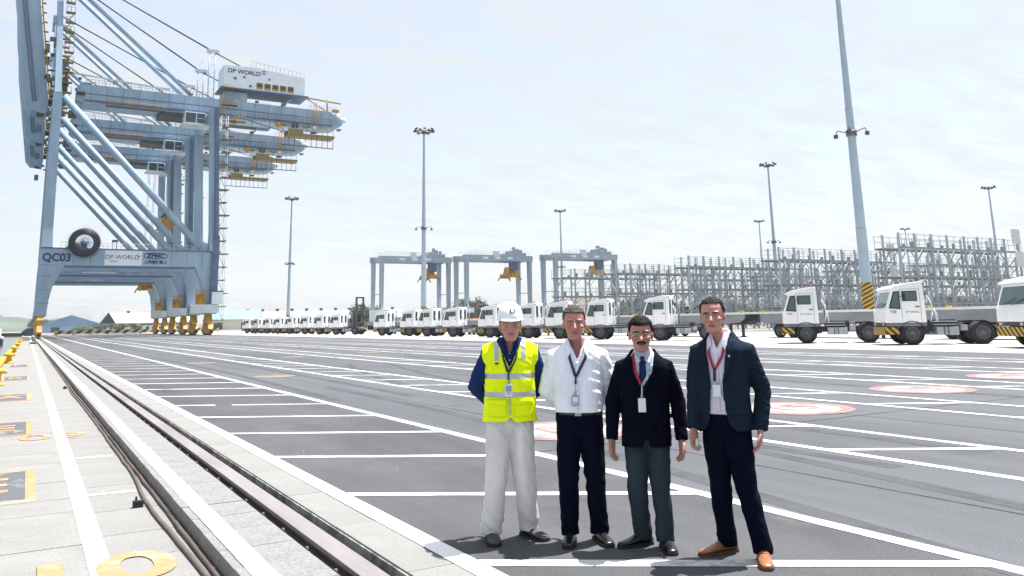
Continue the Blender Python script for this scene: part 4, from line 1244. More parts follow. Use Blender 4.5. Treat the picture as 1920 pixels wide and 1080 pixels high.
# pale sign boards fixed at the rack ends
for (x, y, z, s, lb) in ((98.6, 52.4, 10.2, 1.75, 'pale square board on the top corner of the first lattice rack'),
                         (98.9, 52.4, 7.6, 1.75, 'pale square board lower on the corner of the first lattice rack'),
                         (99.6, 69.4, 10.1, 1.6, 'pale square board on the top corner of the second lattice rack'),
                         (99.8, 69.4, 7.2, 1.6, 'pale square board lower on the corner of the second lattice rack')):
    e = empty('block_sign', (x, y, z), label=lb, cat='sign', group='pale boards on the lattice racks')
    b = MB(); b.b2((-s / 2, -0.04, -s / 2), (s / 2, 0.0, s / 2)); b.build('panel', SIGNW, e)
    b = MB(); b.b2((-0.05, 0.002, -s * 0.9), (0.05, 0.08, s / 2)); b.b2((-s / 2, 0.002, -0.05), (s / 2, 0.06, 0.05)); b.build('bracket', GALVD, e)
# ================================================================== RUBBER-TYRED GANTRIES
RTGM = mat('gantry_blue_grey', srgb('#9aabb9'), 0.55, var=0.1, scale=0.4)
def make_rtg():
    c = empty('gantry_crane', (0, 0, 0), cat='crane', group='rubber tyred gantry cranes')
    SP, WB, Hh = 20.4, 6.4, 18.6
    for y in (0, WB):
        for x in (0, SP):
            b = MB(); b.bar((x, y, 2.0), (x, y, Hh), 0.8, 1.0, w2=0.9, h2=1.5); b.build('leg', RTGM, c)
        b = MB(); b.b2((-0.9, y - 0.55, Hh - 0.1), (SP + 0.9, y + 0.55, Hh + 1.5)); b.build('girder', RTGM, c, bevel=0.03)
        b = MB()
        for q in range(3): b.b2((5 + q * 4.0, y - 0.58, Hh + 0.4), (6.6 + q * 4.0, y - 0.555, Hh + 0.95))
        b.build('girder_plate', HOUSE, c)
        b = MB()
        for q in range(22): b.tube((0.5 + q * 0.92, y - 0.5, Hh + 1.5), (0.5 + q * 0.92, y - 0.5, Hh + 2.6), 0.04, n=4)
        b.bar((0.5, y - 0.5, Hh + 2.6), (19.8, y - 0.5, Hh + 2.6), 0.06, 0.06); b.build('girder_railing', RTGM, c)
    for x in (0, SP):
        b = MB(); b.b2((x - 0.6, -3.2, 1.2), (x + 0.6, WB + 3.2, 2.2)); b.build('sill_beam', RTGM, c)
        b = MB(); b.b2((x - 0.4, 0.6, Hh), (x + 0.4, WB - 0.6, Hh + 1.2)); b.build('end_tie', RTGM, c)
        b = MB(); b.bar((x, 0.6, 9.6), (x, WB - 0.6, 9.6), 0.2, 0.2); b.build('leg_tie', RTGM, c)
        for q in (-2.7, -0.6, WB + 0.6, WB + 2.7):
            b = MB(); b.lathe([(0, -0.3), (0.75, -0.3), (0.8, 0), (0.75, 0.3), (0, 0.3)], (x, q, 0.8), 'X', 14); b.build('tyre', TYRE, c)
    b = MB(); b.b2((-1.6, -2.6, 2.25), (0.9, WB - 1.5, 5.4)); b.build('engine_house', HOUSE, c, bevel=0.05)
    b = MB(); b.b2((SP - 1.0, 0.9, 2.25), (SP + 1.2, WB - 0.9, 6.0)); b.build('electrical_house', HOUSE, c, bevel=0.05)
    b = MB(); b.tube((-0.9, -1.5, 5.4), (-0.9, -1.5, 7.0), 0.15, n=8); b.build('exhaust', DSTEEL, c)
    tr_ = empty('trolley', (0, 0, 0)); tr_.parent = c
    b = MB(); b.b2((14.0, -0.4, Hh + 1.55), (19.2, WB + 0.4, Hh + 2.3)); b.build('frame', RTGM, tr_)
    b = MB(); b.tube((16.8, 1.4, Hh + 2.9), (16.8, 5.0, Hh + 2.9), 0.55, n=12); b.b2((16.0, 0.6, Hh + 2.3), (17.4, 1.2, Hh + 3.5)); b.b2((17.0, 3.2, Hh + 2.3), (17.7, 4.0, Hh + 4.3)); b.b2((14.2, 2.0, Hh + 2.3), (15.0, 3.0, Hh + 2.9)); b.b2((18.2, 1.0, Hh + 2.3), (18.7, 2.0, Hh + 3.3))
    b.tube((14.4, 0.5, Hh + 2.3), (14.4, 0.5, Hh + 4.2), 0.06, n=5); b.build('hoist', GALVD, tr_)['kind'] = 'stuff'
    b = MB(); b.b2((15.0, 0.8, Hh - 2.6), (17.0, 2.6, Hh - 0.2)); b.build('operator_cab', STEELD, tr_)
    b = MB(); b.b2((8.5, -0.6, Hh + 0.8), (10.2, 0.1, Hh + 2.6)); b.build('switch_box', STEELP, c)
    return c
rt_ = make_rtg()
for i, (x, y, lb) in enumerate(((83.0, 213.5, 'grey gantry crane beside the tall lamp mast, first of three by the trucks'),
                                (103.6, 202.5, 'grey gantry crane in the middle of the three behind the trucks'),
                                (125.2, 190.5, 'grey gantry crane behind the lattice racks, last of the three'))):
    o = rt_ if i == 0 else copy_tree(rt_)
    o.location = (x, y, -0.03); o['label'] = lb
    e = empty('spreader', (x + 15.6, y + 3.2, 14.4), label=('yellow spreader hung under the %s gantry crane' % ('first', 'middle', 'last')[i]), cat='spreader', group='yellow spreaders of the gantry cranes')
    b = MB(); b.b2((-1.2, -3.2, 0), (1.2, 3.2, 0.5)); b.b2((-1.3, -3.4, -0.5), (1.3, -3.0, 0.7)); b.b2((-1.3, 3.0, -0.5), (1.3, 3.4, 0.7)); b.build('beam', CYEL, e)
    b = MB(); b.prism([(-1.4, 0.5), (1.4, 0.5), (0.8, 2.6), (-0.8, 2.6)], -1.5, 1.5, 'Y'); b.build('head_block', CYEL, e)
    b = MB()
    for sx in (-1, 1):
        for sy in (-1, 1): b.bar((sx * 1.2, sy * 3.0, 0.2), (sx * 2.1, sy * 3.2, -1.2), 0.25, 0.25)
    b.build('flipper', OCHRE, e)
    b = MB()
    for sx in (-1, 1):
        for sy in (-1, 1): b.tube((sx * 0.7, sy * 1.1, 2.5), (sx * 0.7, sy * 1.1, 5.7), 0.04, n=4)
    b.build('hoist_rope', CABLE, e)

# ================================================================== LAMP MASTS
MASTM = mat('mast_grey', srgb('#a3b4c2'), 0.45, 0.2, var=0.06, scale=0.6)
HELIX = stripe_mat('mast_hazard_stripes', (0.03, 0.028, 0.022), (0.60, 0.36, 0.03), 0.36, duty=0.45, radial=-4.0)
LAMPB = mat('floodlight_body', (0.11, 0.115, 0.125), 0.5, 0.3, var=0.2, scale=4)
def make_mast():
    c = empty('lamp_mast', (0, 0, 0), cat='lamp mast', group='tall floodlight masts')
    b = MB(); b.lathe([(0.0, 0), (0.85, 0), (0.85, 0.7), (0.0, 0.7)], n=20); b.build('footing', CONC2, c)
    b = MB(); b.lathe([(0.50, 0.7), (0.47, 4.35)], n=22); b.build('striped_base', HELIX, c)
    prev = None
    rad = lambda z: 0.465 - (z - 4.35) * (0.465 - 0.16) / 29.9
    for z0, z1 in ((4.35, 9.0), (9.0, 19.7), (19.7, 27.5), (27.5, 34.2)):
        b = MB(); b.lathe([(rad(z0), z0), (rad(z1) + 0.012, z1)], n=22); b.build('shaft', MASTM, c)
        b = MB(); b.lathe([(rad(z1) + 0.012, z1 - 0.06), (rad(z1) + 0.03, z1 - 0.05), (rad(z1) + 0.03, z1), (rad(z1), z1)], n=22); b.build('joint_band', GALVD, c)
    # half-height bracket with floodlights
    for k in range(4):
        a = 2 * PI * k / 4 + 0.5
        ca, sa = math.cos(a), math.sin(a)
        b = MB(); b.bar((0.25 * ca, 0.25 * sa, 17.5), (1.15 * ca, 1.15 * sa, 17.8), 0.07, 0.07); b.bar((1.15 * ca, 1.15 * sa, 17.8), (1.3 * ca, 1.3 * sa, 17.45), 0.07, 0.07)
        br = b.build('bracket', LAMPB, c)
        b = MB(); b.box((1.3 * ca, 1.3 * sa, 17.3), (0.34, 0.34, 0.30), a); b.build('floodlight', LAMPB, br)
    b = MB(); b.lathe([(0.36, 17.2), (0.46, 17.2), (0.46, 17.7), (0.36, 17.7)], n=18); b.build('collar', LAMPB, c)
    # head frame with a ring of floodlights
    hd = empty('lamp_ring', (0, 0, 0)); hd.parent = c
    b = MB(); b.lathe([(0.15, 33.9), (0.42, 33.95), (0.42, 34.4), (0.15, 34.6), (0, 34.6)], n=16)
    for k in range(8):
        a = 2 * PI * k / 8
        b.bar((0.2 * math.cos(a), 0.2 * math.sin(a), 34.2), (1.65 * math.cos(a), 1.65 * math.sin(a), 34.35), 0.08, 0.08)
    n = 24
    b.lathe([(1.25, 34.25), (1.33, 34.25), (1.33, 34.36), (1.25, 34.36), (1.25, 34.25)], n=24)
    b.build('frame', LAMPB, hd)
    for k in range(12):
        a = 2 * PI * k / 12
        b = MB(); b.box((0, 0, 0), (0.48, 0.42, 0.28), M=Matrix.Rotation(a, 4, 'Z') @ Matrix.Rotation(R(38), 4, 'Y'))
        b.build('floodlight', LAMPB, hd, loc=(1.62 * math.cos(a), 1.62 * math.sin(a), 34.42 + 0.25 * (k % 2)))
    return c
ms = make_mast()
mlist = [(61.7, 45.6, 'thick lamp mast with hazard striped base, cut off by the top of the picture'),
         (56.9, 127.0, 'tall lamp mast rising from the trucks beside the first gantry crane'),
         (57.5, 213.0, 'lamp mast close to the cranes, rising from the far group of trucks'),
         (138.2, 124.0, 'tall lamp mast behind the second lattice rack'),
         (137.6, 206.0, 'slim lamp mast above the last gantry crane'),
         (218.6, 202.1, 'short looking far lamp mast just beside the tall one behind the racks'),
         (219.9, 122.2, 'slim lamp mast above the nearest lattice rack'),
         (296.3, 199.1, 'farthest lamp mast, only its lamps clear of the nearest lattice rack')]
for i, (x, y, lb) in enumerate(mlist):
    o = ms if i == 0 else copy_tree(ms)
    o.location = (x, y, -0.02)
    o.rotation_euler = (0, 0, i * 0.7)
    o['label'] = lb

# ================================================================== FAR SIDE: sheds, hills, trees, boat, barrier
def shed(name, x, y, wx, wy, he, hr, mw, mr, label, ridge='X', vents=0, doors=0, rz=0.0):
    e = empty(name, (x, y, -0.03), rz, label=label, cat='warehouse')
    b = MB(); b.b2((0, 0, 0), (wx, wy, he)); b.build('wall', mw, e)
    b = MB()
    if ridge == 'X':
        b.prism([(-0.8, he + 0.002), (wy + 0.8, he + 0.002), (wy / 2, hr)], -0.8, wx + 0.8, 'X')
    else:
        b.prism([(-0.8, he + 0.002), (wx + 0.8, he + 0.002), (wx / 2, hr)], -0.8, wy + 0.8, 'Y')
    r_ = b.build('roof', mr, e)
    for k in range(vents):
        b = MB(); q = wx * (k + 0.5) / vents
        b.lathe([(0.0, hr + 1.4), (1.0, hr + 1.2), (1.1, hr + 0.5), (0.6, hr + 0.2), (0.6, hr - 1.0), (0, hr - 1.0)], (q, wy / 2, 0), n=10); b.build('roof_vent', DSTEEL, r_)
    for k in range(doors):
        q = wx * (k + 0.5) / doors
        b = MB(); b.b2((q - 2.2, -0.12, 0), (q + 2.2, -0.01, he * 0.7)); b.build('door', DSTEEL, e)
    return e
ROOFG = mat('weathered_grey_roof', srgb('#8f9298'), 0.8, var=0.15, scale=0.15)
ROOFB = mat('blue_sheet_roof', srgb('#7f9fc4'), 0.6, var=0.12, scale=0.1)
BLUEW = mat('pale_blue_sheet_wall', srgb('#8fb2d6'), 0.6, var=0.1, scale=0.1)
CREAM = mat('cream_sheet_roof', srgb('#d9d5c6'), 0.8, var=0.06, scale=0.05)
DROOF = mat('dark_thatch_roof', srgb('#3c4048'), 0.9, var=0.2, scale=0.5)
WALLG = mat('grey_shed_wall', srgb('#b0aca2'), 0.8, var=0.1, scale=0.1)
shed('warehouse', 104, 500, 96, 40, 5.2, 10.6, WALLG, ROOFG, 'long grey roofed warehouse with a row of roof vents behind the trucks', 'X', 11, 8, rz=-0.35)
shed('warehouse', 205, 462, 70, 36, 5.0, 9.6, WALLG, ROOFG, 'low grey warehouse with roof vents seen under the first gantry crane', 'X', 8, 5, rz=-0.4)
shed('warehouse', 82, 470, 28, 40, 5.5, 10.8, CREAM, ROOFB, 'cream shed with a blue roof beside the foot of the nearest harbour crane', 'X', 0, 2, rz=-0.25)
shed('warehouse', 6, 560, 32, 40, 4.5, 10.2, BLUEW, ROOFB, 'pale blue gabled shed framed by the legs of the cranes', 'Y', 0, 2)
shed('warehouse', 42, 548, 46, 40, 5.0, 11.2, CREAM, CREAM, 'long cream roofed shed framed by the legs of the cranes', 'X', 2, 4)
e = empty('gabled_house', (36.5, 530, -0.03), label='small house with a steep dark gable between the two sheds', cat='house')
b = MB(); b.b2((0, 0, 0), (6.4, 8, 4.6)); b.build('wall', HOUSE, e)
b = MB(); b.prism([(-0.9, 4.602), (7.3, 4.602), (3.2, 10.9)], -0.6, 8.6, 'Y'); b.build('roof', DROOF, e)
for x in (1.0, 4.0):
    b = MB(); b.b2((x, -0.06, 1.4), (x + 1.4, -0.01, 3.0)); b.build('window', GLASS, e)
e = empty('gatehouse', (52, 470, -0.03), label='low white office building with a dark roof beside the far bogies', cat='building')
b = MB(); b.b2((0, 0, 0), (22, 8, 3.4)); b.build('wall', HOUSE, e)
b = MB(); b.b2((-0.6, -0.8, 3.402), (22.6, 8.6, 4.0)); b.build('roof', DROOF, e)
for q in range(7):
    b = MB(); b.b2((1 + q * 3, -0.06, 1.2), (2.6 + q * 3, -0.01, 2.5)); b.build('window', GLASS, e)

# striped barrier across the quay beyond the cranes
BARM = stripe_mat('barrier_stripes', (0.04, 0.038, 0.03), (0.66, 0.52, 0.24), 2.2, (0.8, 0, -0.9), duty=0.5)
e = empty('striped_barrier', (7.2, 300, 0), label='long low barrier with slanting dark and cream stripes beyond the cranes', cat='barrier')
b = MB(); b.b2((0, 0, 0.25), (50, 0.5, 1.35)); b.build('rail', BARM, e)
b = MB()
for q in range(11): b.b2((q * 4.9 + 0.3, 0.05, 0), (q * 4.9 + 0.9, 0.45, 0.248))
b.build('foot', TRENCH, e)
# red and white plastic barrier pieces past the crane foot
REDB = mat('red_plastic', srgb('#c8495c'), 0.5, var=0.1, scale=2)
for q in range(3):
    b = MB(); b.prism([(-0.45, 0), (0.45, 0), (0.16, 0.4), (0.13, 1.0), (-0.13, 1.0), (-0.16, 0.4)], -1.0, 1.0, 'X')
    o = b.build('road_barrier', REDB if q != 1 else HOUSE, loc=(53.0 + q * 2.6, 232 + q, 0))
    tag(o, ('red plastic barrier block closest to the crane leg', 'white plastic barrier block between two red ones', 'red plastic barrier block at the open end by the trucks')[q], 'barrier', 'plastic barrier blocks by the crane foot')

# small tripod heap left on the apron
e = empty('rigging_heap', (0.82, 128, AZ), label='small dark heap of rigging left on the pale apron by the rail', cat='rigging')
b = MB()
for a in range(5):
    b.bar((0.55 * math.cos(a * 1.3), 0.55 * math.sin(a * 1.3), 0.02), (0.05, 0, 0.62), 0.09, 0.09)
b.build('leg', DSTEEL, e)
b = MB(); b.lathe([(0.0, 0.0), (0.4, 0.02), (0.34, 0.16), (0.0, 0.22)], n=12); b.build('rope_coil', DARKM, e)

# boat alongside, past the cranes
BHULL = mat('dark_boat_hull', (0.03, 0.035, 0.05), 0.5, var=0.2, scale=0.6)
e = empty('workboat', (-9.5, 300, -2.6), label='white workboat with dark hull and two masts moored at the quay', cat='boat')
b = MB()
hull = [(-3.0, -13), (3.0, -13), (3.3, 0), (2.6, 8), (0, 14), (-2.6, 8), (-3.3, 0)]
b.prism(hull, -0.6, 1.9, 'Z'); b.build('hull', BHULL, e)
b = MB(); b.prism([(x * 1.03, y * 1.01) for x, y in hull], 1.9, 2.5, 'Z'); b.build('bulwark', HOUSE, e)
b = MB(); b.b2((-2.5, -10, 2.5), (2.5, 3, 4.9)); b.b2((-1.9, -5, 4.902), (1.9, 1.5, 6.2)); b.build('deckhouse', HOUSE, e, bevel=0.08)
for q in range(3):
    b = MB(); b.b2((-1.9 + q * 1.5, -10.08, 3.1), (-0.9 + q * 1.5, -10.01, 4.4)); b.build('window', GLASS, e)
for y in (-8, -1):
    b = MB(); b.tube((0.4, y, 4.9), (0.4, y, 13.5), 0.12, 0.07, n=8); b.bar((-0.8, y, 12.6), (1.6, y, 12.6), 0.1, 0.1); b.build('mast', HOUSE, e)
e = empty('covered_stack', (-0.4, 318, AZ), label='dark tarpaulin covered stack on the quay beyond the crane leg', cat='tarpaulin')
b = MB(); b.prism([(-1.6, 0), (3.4, 0), (3.2, 1.6), (1.8, 2.7), (0.2, 2.6), (-1.3, 1.4)], -2, 3, 'Y'); b.build('cover', mat('blue_black_tarpaulin', (0.05, 0.065, 0.10), 0.6, var=0.2, scale=0.6), e, bevel=0.3)

# forklift with its tall mast behind the trucks
e = empty('container_forklift', (60.5, 168, 0), label='dark container forklift with a tall empty mast behind the trucks', cat='forklift')
b = MB(); b.b2((-1.3, 0.4, 0.8), (1.3, 5.0, 2.0)); b.b2((-1.25, 3.4, 2.0), (1.25, 5.0, 2.9)); b.build('body', DSTEEL, e, bevel=0.08)
b = MB(); b.b2((-0.9, 1.4, 2.0), (0.9, 3.2, 3.9)); b.build('cab', GLASS, e, bevel=0.06)
b = MB()
for s in (-1, 1): b.b2((s * 0.75 - 0.16, -0.2, 0.4), (s * 0.75 + 0.16, 0.2, 7.3))
for z in (0.6, 3.6, 5.4, 7.0): b.b2((-0.7, -0.12, z), (0.7, 0.12, z + 0.3))
b.build('mast', DSTEEL, e)
for s in (-1, 1):
    for y in (0.7, 4.3):
        b = MB(); b.lathe([(0.3, -0.25), (0.62, -0.25), (0.66, 0), (0.62, 0.25), (0.3, 0.25), (0.0, 0.2)], (s * 1.3, y, 0.66), 'X', 16); b.build('wheel', TYRE, e)
    b = MB(); b.b2((s * 0.5 - 0.1, -1.6, 0.42), (s * 0.5 + 0.1, -0.2, 0.52)); b.build('fork', DSTEEL, e)
# orange plant machines behind the row
ORG = mat('orange_machine_paint', srgb('#d98a2c'), 0.5, var=0.15, scale=1)
for x, y, lb in ((72, 139, 'orange earth mover seen over the trucks beside the yellow vest'), (92, 101.5, 'orange machine at the foot of the racks beside the tallest man')):
    e = empty('earth_mover', (x, y, 0), 0.4, label=lb, cat='machine', group='orange plant machines in the yard')
    b = MB(); b.prism([(-3.2, 0.9), (3.0, 0.9), (3.2, 1.8), (1.2, 2.0), (0.8, 2.3), (-2.9, 2.2)], -1.1, 1.1, 'Y'); b.build('body', ORG, e, bevel=0.08)
    b = MB(); b.b2((-0.6, -0.8, 2.2), (1.0, 0.8, 3.4)); b.build('cab', GLASS, e, bevel=0.06)
    b = MB(); b.prism([(3.0, 0.5), (4.4, 0.2), (4.6, 1.5), (3.6, 1.3)], -1.3, 1.3, 'Y'); b.build('bucket', ORG, e)
    for s in (-1, 1):
        for q in (-2.0, 1.8):
            b = MB(); b.lathe([(0.3, -0.22), (0.7, -0.22), (0.74, 0), (0.7, 0.22), (0.3, 0.22), (0, 0.15)], (q, s * 1.15, 0.74), 'Y', 16); b.build('wheel', TYRE, e)

# hills on the skyline
HILLM = mat('hazy_green_hill', (0.085, 0.12, 0.085), 0.95, var=0.25, scale=0.01)
DRYM = mat('dry_brush_hill', (0.16, 0.14, 0.115), 0.95, var=0.2, scale=0.02)
def hill(name, x0, x1, y, dep, prof, m, seed):
    rr_ = random.Random(seed)
    b = MB(); nx = 40; ny = 8
    def hgt(u):
        k = u * (len(prof) - 1); i = min(int(k), len(prof) - 2); f_ = k - i; f_ = f_ * f_ * (3 - 2 * f_)
        return prof[i] * (1 - f_) + prof[i + 1] * f_
    v = []
    for j in range(ny + 1):
        for i in range(nx + 1):
            u, w_ = i / nx, j / ny
            v.append((x0 + (x1 - x0) * u, y + dep * w_, -1 + hgt(u) * math.sin(PI * min(1, w_ * 0.98 + 0.01)) * rr_.uniform(0.92, 1.06)))
    b.add(v, [(j * (nx + 1) + i, j * (nx + 1) + i + 1, (j + 1) * (nx + 1) + i + 1, (j + 1) * (nx + 1) + i) for j in range(ny) for i in range(nx)], True)
    return tag(b.build(name, m), kind='structure')
hill('hills', -260, 160, 1500, 500, [0, 14, 24, 30, 44, 26, 22, 26, 16, 8], HILLM, 1)
hill('terrain', 160, 700, 900, 300, [4, 8, 9, 7, 10, 12, 9, 11, 8, 5], HILLM, 2)
hill('terrain_mound', 175, 235, 252, 60, [2, 9, 11, 12, 10.5, 9, 10, 8, 3], DRYM, 4)
hill('terrain_bank', 60, 520, 680, 80, [3, 5, 6, 5, 7, 6, 5, 6, 5, 4], DRYM, 3)

# trees beyond the yard: trunk, limbs and a crown of leaf clumps
LEAF = [mat('dark_green_leaves', (0.10, 0.13, 0.08), 0.8, var=0.3, scale=0.6), mat('olive_leaves', (0.13, 0.145, 0.09), 0.8, var=0.3, scale=0.6), mat('dry_brown_leaves', (0.21, 0.18, 0.15), 0.85, var=0.3, scale=0.6)]
BARK = mat('bark', (0.10, 0.08, 0.06), 0.9, var=0.3, scale=2)
def tree_meshes(seed, h, wd, m):
    rr_ = random.Random(seed)
    t = MB(); t.tube((0, 0, 0), (0.1, 0, h * 0.45), 0.22, 0.14, n=7)
    tips = []
    for k in range(6):
        a = rr_.random() * 6.28; p = Vector((math.cos(a) * wd * 0.32, math.sin(a) * wd * 0.32, h * rr_.uniform(0.6, 0.85)))
        t.tube((0.1, 0, h * rr_.uniform(0.3, 0.45)), p, 0.09, 0.03, n=5); tips.append(p)
    c = MB()
    cl = [(p + Vector((rr_.gauss(0, 1), rr_.gauss(0, 1), rr_.gauss(0, 0.6))) * wd * 0.14, wd * rr_.uniform(0.12, 0.22)) for p in tips for _ in range(3)]
    for p, r_ in cl:
        for q in range(70):
            d = Vector((rr_.gauss(0, 1), rr_.gauss(0, 1), rr_.gauss(0, 1))).normalized() * r_ * rr_.random() ** 0.4
            s = rr_.uniform(0.12, 0.26)
            u = Vector((rr_.gauss(0, 1), rr_.gauss(0, 1), rr_.gauss(0, 1))).normalized(); v_ = u.orthogonal().normalized()
            o_ = p + d
            c.add([o_ - u * s - v_ * s * 0.6, o_ + u * s - v_ * s * 0.6, o_ + u * s * 0.7 + v_ * s * 0.8, o_ - u * s * 0.7 + v_ * s * 0.8], [(0, 1, 2, 3)])
    return t.mesh('trunk', BARK), c.mesh('crown', m, fix=False)
TM = [tree_meshes(s, h, wd, LEAF[k]) for s, h, wd, k in ((1, 7.5, 7, 0), (2, 6.5, 8, 1), (3, 6.0, 7, 2), (4, 8.5, 7, 1))]
rr = random.Random(21)
spots = []
def px_at(px, dep, jit=0.0):
    d = cr * ((px - 960) / 1528.6) + cu * (-(600 - 306.7) / 1528.6) + fw
    return (d.x * dep, d.y * dep)
def band(p0, p1, dep, n, kinds, where):
    for k in range(n):
        px = p0 + (p1 - p0) * (k + rr.random() * 0.8) / n
        spots.append((px_at(px, dep + rr.uniform(-12, 12)), rr.choice(kinds), rr.uniform(0.8, 1.35), where, k, n))
band(868, 905, 300, 7, (0, 1), 'green tree far behind the yellow vest')
band(1000, 1045, 310, 5, (1, 2), 'low tree at the foot of the last gantry crane')
band(1145, 1215, 262, 10, (2, 3), 'dry brown tree behind the racks above the white shirt')
band(678, 700, 330, 3, (1, 2), 'small tree at the foot of the first gantry crane')
band(60, 100, 640, 6, (0, 0), 'dark tree in the line beside the pale blue shed')
band(140, 285, 440, 10, (0, 0, 1), 'dark bush below the sheds between the crane legs')
band(1240, 1460, 330, 8, (1, 2), 'hazy tree glimpsed through the lattice racks')
band(1480, 1900, 300, 14, (1, 2, 0), 'dusty tree glimpsed through the nearest lattice racks')
ORD = ('first', 'second', 'third', 'fourth', 'fifth', 'sixth', 'seventh', 'eighth', 'ninth', 'tenth', 'eleventh', 'twelfth', 'thirteenth', 'fourteenth', 'fifteenth', 'sixteenth')
for (x, y), k, s, where, n_, nn in spots:
    low = 'bush' in where
    e = empty('tree', (x, y, -0.1), rr.random() * 6.28, label=where + ', ' + ORD[n_] + ' from the left', cat='tree', group='trees: ' + where)
    e.scale = (s, s, s * (0.5 if low else 1))
    tm, cm = TM[k]
    inst('trunk', tm, e); inst('crown', cm, e)

# ================================================================== PEOPLE
from mathutils import noise as mnoise
from mathutils.bvhtree import BVHTree

def fabric(name, col, rough=0.85, fold=0.5, fscale=9.0, weave=0.15, var=0.06, sheen=0.0):
    """cloth: soft creases from stretched noise, fine weave"""
    m = bpy.data.materials.new(name); m.use_nodes = True
    t = m.node_tree; b = t.nodes['Principled BSDF']
    b.inputs['Roughness'].default_value = rough
    b.inputs['Specular IOR Level'].default_value = 0.06
    b.inputs['Sheen Weight'].default_value = sheen
    tcn = t.nodes.new('ShaderNodeTexCoord')
    mp_ = t.nodes.new('ShaderNodeMapping'); mp_.inputs['Scale'].default_value = (1.0, 1.0, 0.42); mp_.inputs['Rotation'].default_value = (0.2, 0.45, 0)
    t.links.new(tcn.outputs['Object'], mp_.inputs[0])
    n1 = t.nodes.new('ShaderNodeTexNoise'); n1.inputs['Scale'].default_value = fscale; n1.inputs['Detail'].default_value = 3; n1.inputs['Distortion'].default_value = 0.6
    t.links.new(mp_.outputs[0], n1.inputs['Vector'])
    n2 = t.nodes.new('ShaderNodeTexNoise'); n2.inputs['Scale'].default_value = 420; n2.inputs['Detail'].default_value = 1
    t.links.new(tcn.outputs['Object'], n2.inputs['Vector'])
    n3 = t.nodes.new('ShaderNodeTexNoise'); n3.inputs['Scale'].default_value = fscale * 1.7; n3.inputs['Detail'].default_value = 2; n3.inputs['Distortion'].default_value = 1.2
    t.links.new(mp_.outputs[0], n3.inputs['Vector'])
    s1 = t.nodes.new('ShaderNodeMath'); s1.operation = 'SUBTRACT'; s1.inputs[1].default_value = 0.5
    t.links.new(n3.outputs['Fac'], s1.inputs[0])
    s2 = t.nodes.new('ShaderNodeMath'); s2.operation = 'ABSOLUTE'; t.links.new(s1.outputs[0], s2.inputs[0])
    s3 = t.nodes.new('ShaderNodeMath'); s3.operation = 'POWER'; s3.inputs[1].default_value = 0.55; t.links.new(s2.outputs[0], s3.inputs[0])
    s4 = t.nodes.new('ShaderNodeMath'); s4.operation = 'MULTIPLY_ADD'; s4.inputs[1].default_value = -0.10
    t.links.new(s3.outputs[0], s4.inputs[0]); t.links.new(n1.outputs['Fac'], s4.inputs[2])
    bp = t.nodes.new('ShaderNodeBump'); bp.inputs['Strength'].default_value = min(1, fold * 1.4); bp.inputs['Distance'].default_value = 0.035
    t.links.new(s4.outputs[0], bp.inputs['Height'])
    b2_ = t.nodes.new('ShaderNodeBump'); b2_.inputs['Strength'].default_value = weave; b2_.inputs['Distance'].default_value = 0.001
    t.links.new(n2.outputs['Fac'], b2_.inputs['Height']); t.links.new(bp.outputs[0], b2_.inputs['Normal'])
    t.links.new(b2_.outputs[0], b.inputs['Normal'])
    rp_ = t.nodes.new('ShaderNodeValToRGB')
    rp_.color_ramp.elements[0].color = (*[c * (1 - var * 2) for c in col], 1); rp_.color_ramp.elements[1].color = (*[min(1, c * (1 + var)) for c in col], 1)
    rp_.color_ramp.elements[0].position = 0.3; rp_.color_ramp.elements[1].position = 0.7
    t.links.new(n1.outputs['Fac'], rp_.inputs[0]); t.links.new(rp_.outputs[0], b.inputs['Base Color'])
    MATS[name] = m
    return m
def skin_mat(name, col):
    m = mat(name, col, 0.55, var=0.07, scale=22, bump=0.08, bscale=120, col2=(col[0] * 0.86, col[1] * 0.74, col[2] * 0.70))
    m.node_tree.nodes['Principled BSDF'].inputs['Subsurface Weight'].default_value = 0.08
    m.node_tree.nodes['Principled BSDF'].inputs['Subsurface Radius'].default_value = (0.012, 0.005, 0.003)
    return m
LIPS = mat('lips', (0.43, 0.19, 0.16), 0.5, var=0.05, scale=20)
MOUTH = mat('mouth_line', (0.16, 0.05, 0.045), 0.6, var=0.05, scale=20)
EYEW = mat('eye_white', (0.62, 0.60, 0.57), 0.3, var=0.03, scale=20)
IRIS = mat('dark_iris', (0.03, 0.025, 0.02), 0.15, var=0.1, scale=20)

def loft(rings, n=20, p=2.3):
    """rings: (centre, u axis, v axis, a, b) -> closed tube"""
    b = MB(); q = []
    for c, u, v_, a, bb_ in rings:
        c, u, v_ = Vector(c), Vector(u), Vector(v_)
        for i in range(n):
            th = 2 * PI * i / n
            ct, st = math.cos(th), math.sin(th)
            q.append(c + u * a * math.copysign(abs(ct) ** (2 / p), ct) + v_ * bb_ * math.copysign(abs(st) ** (2 / p), st))
    m_ = len(rings)
    fs = [(k * n + i, k * n + (i + 1) % n, (k + 1) * n + (i + 1) % n, (k + 1) * n + i) for k in range(m_ - 1) for i in range(n)]
    fs += [tuple(reversed(range(n))), tuple((m_ - 1) * n + i for i in range(n))]
    b.add(q, fs, True)
    return b
def hloft(rows, p=2.4, n=24):
    """rows: (z, cx, cy, a, b) horizontal rings"""
    return loft([((cx, cy, z), (1, 0, 0), (0, 1, 0), a, b_) for z, cx, cy, a, b_ in rows], n, p)
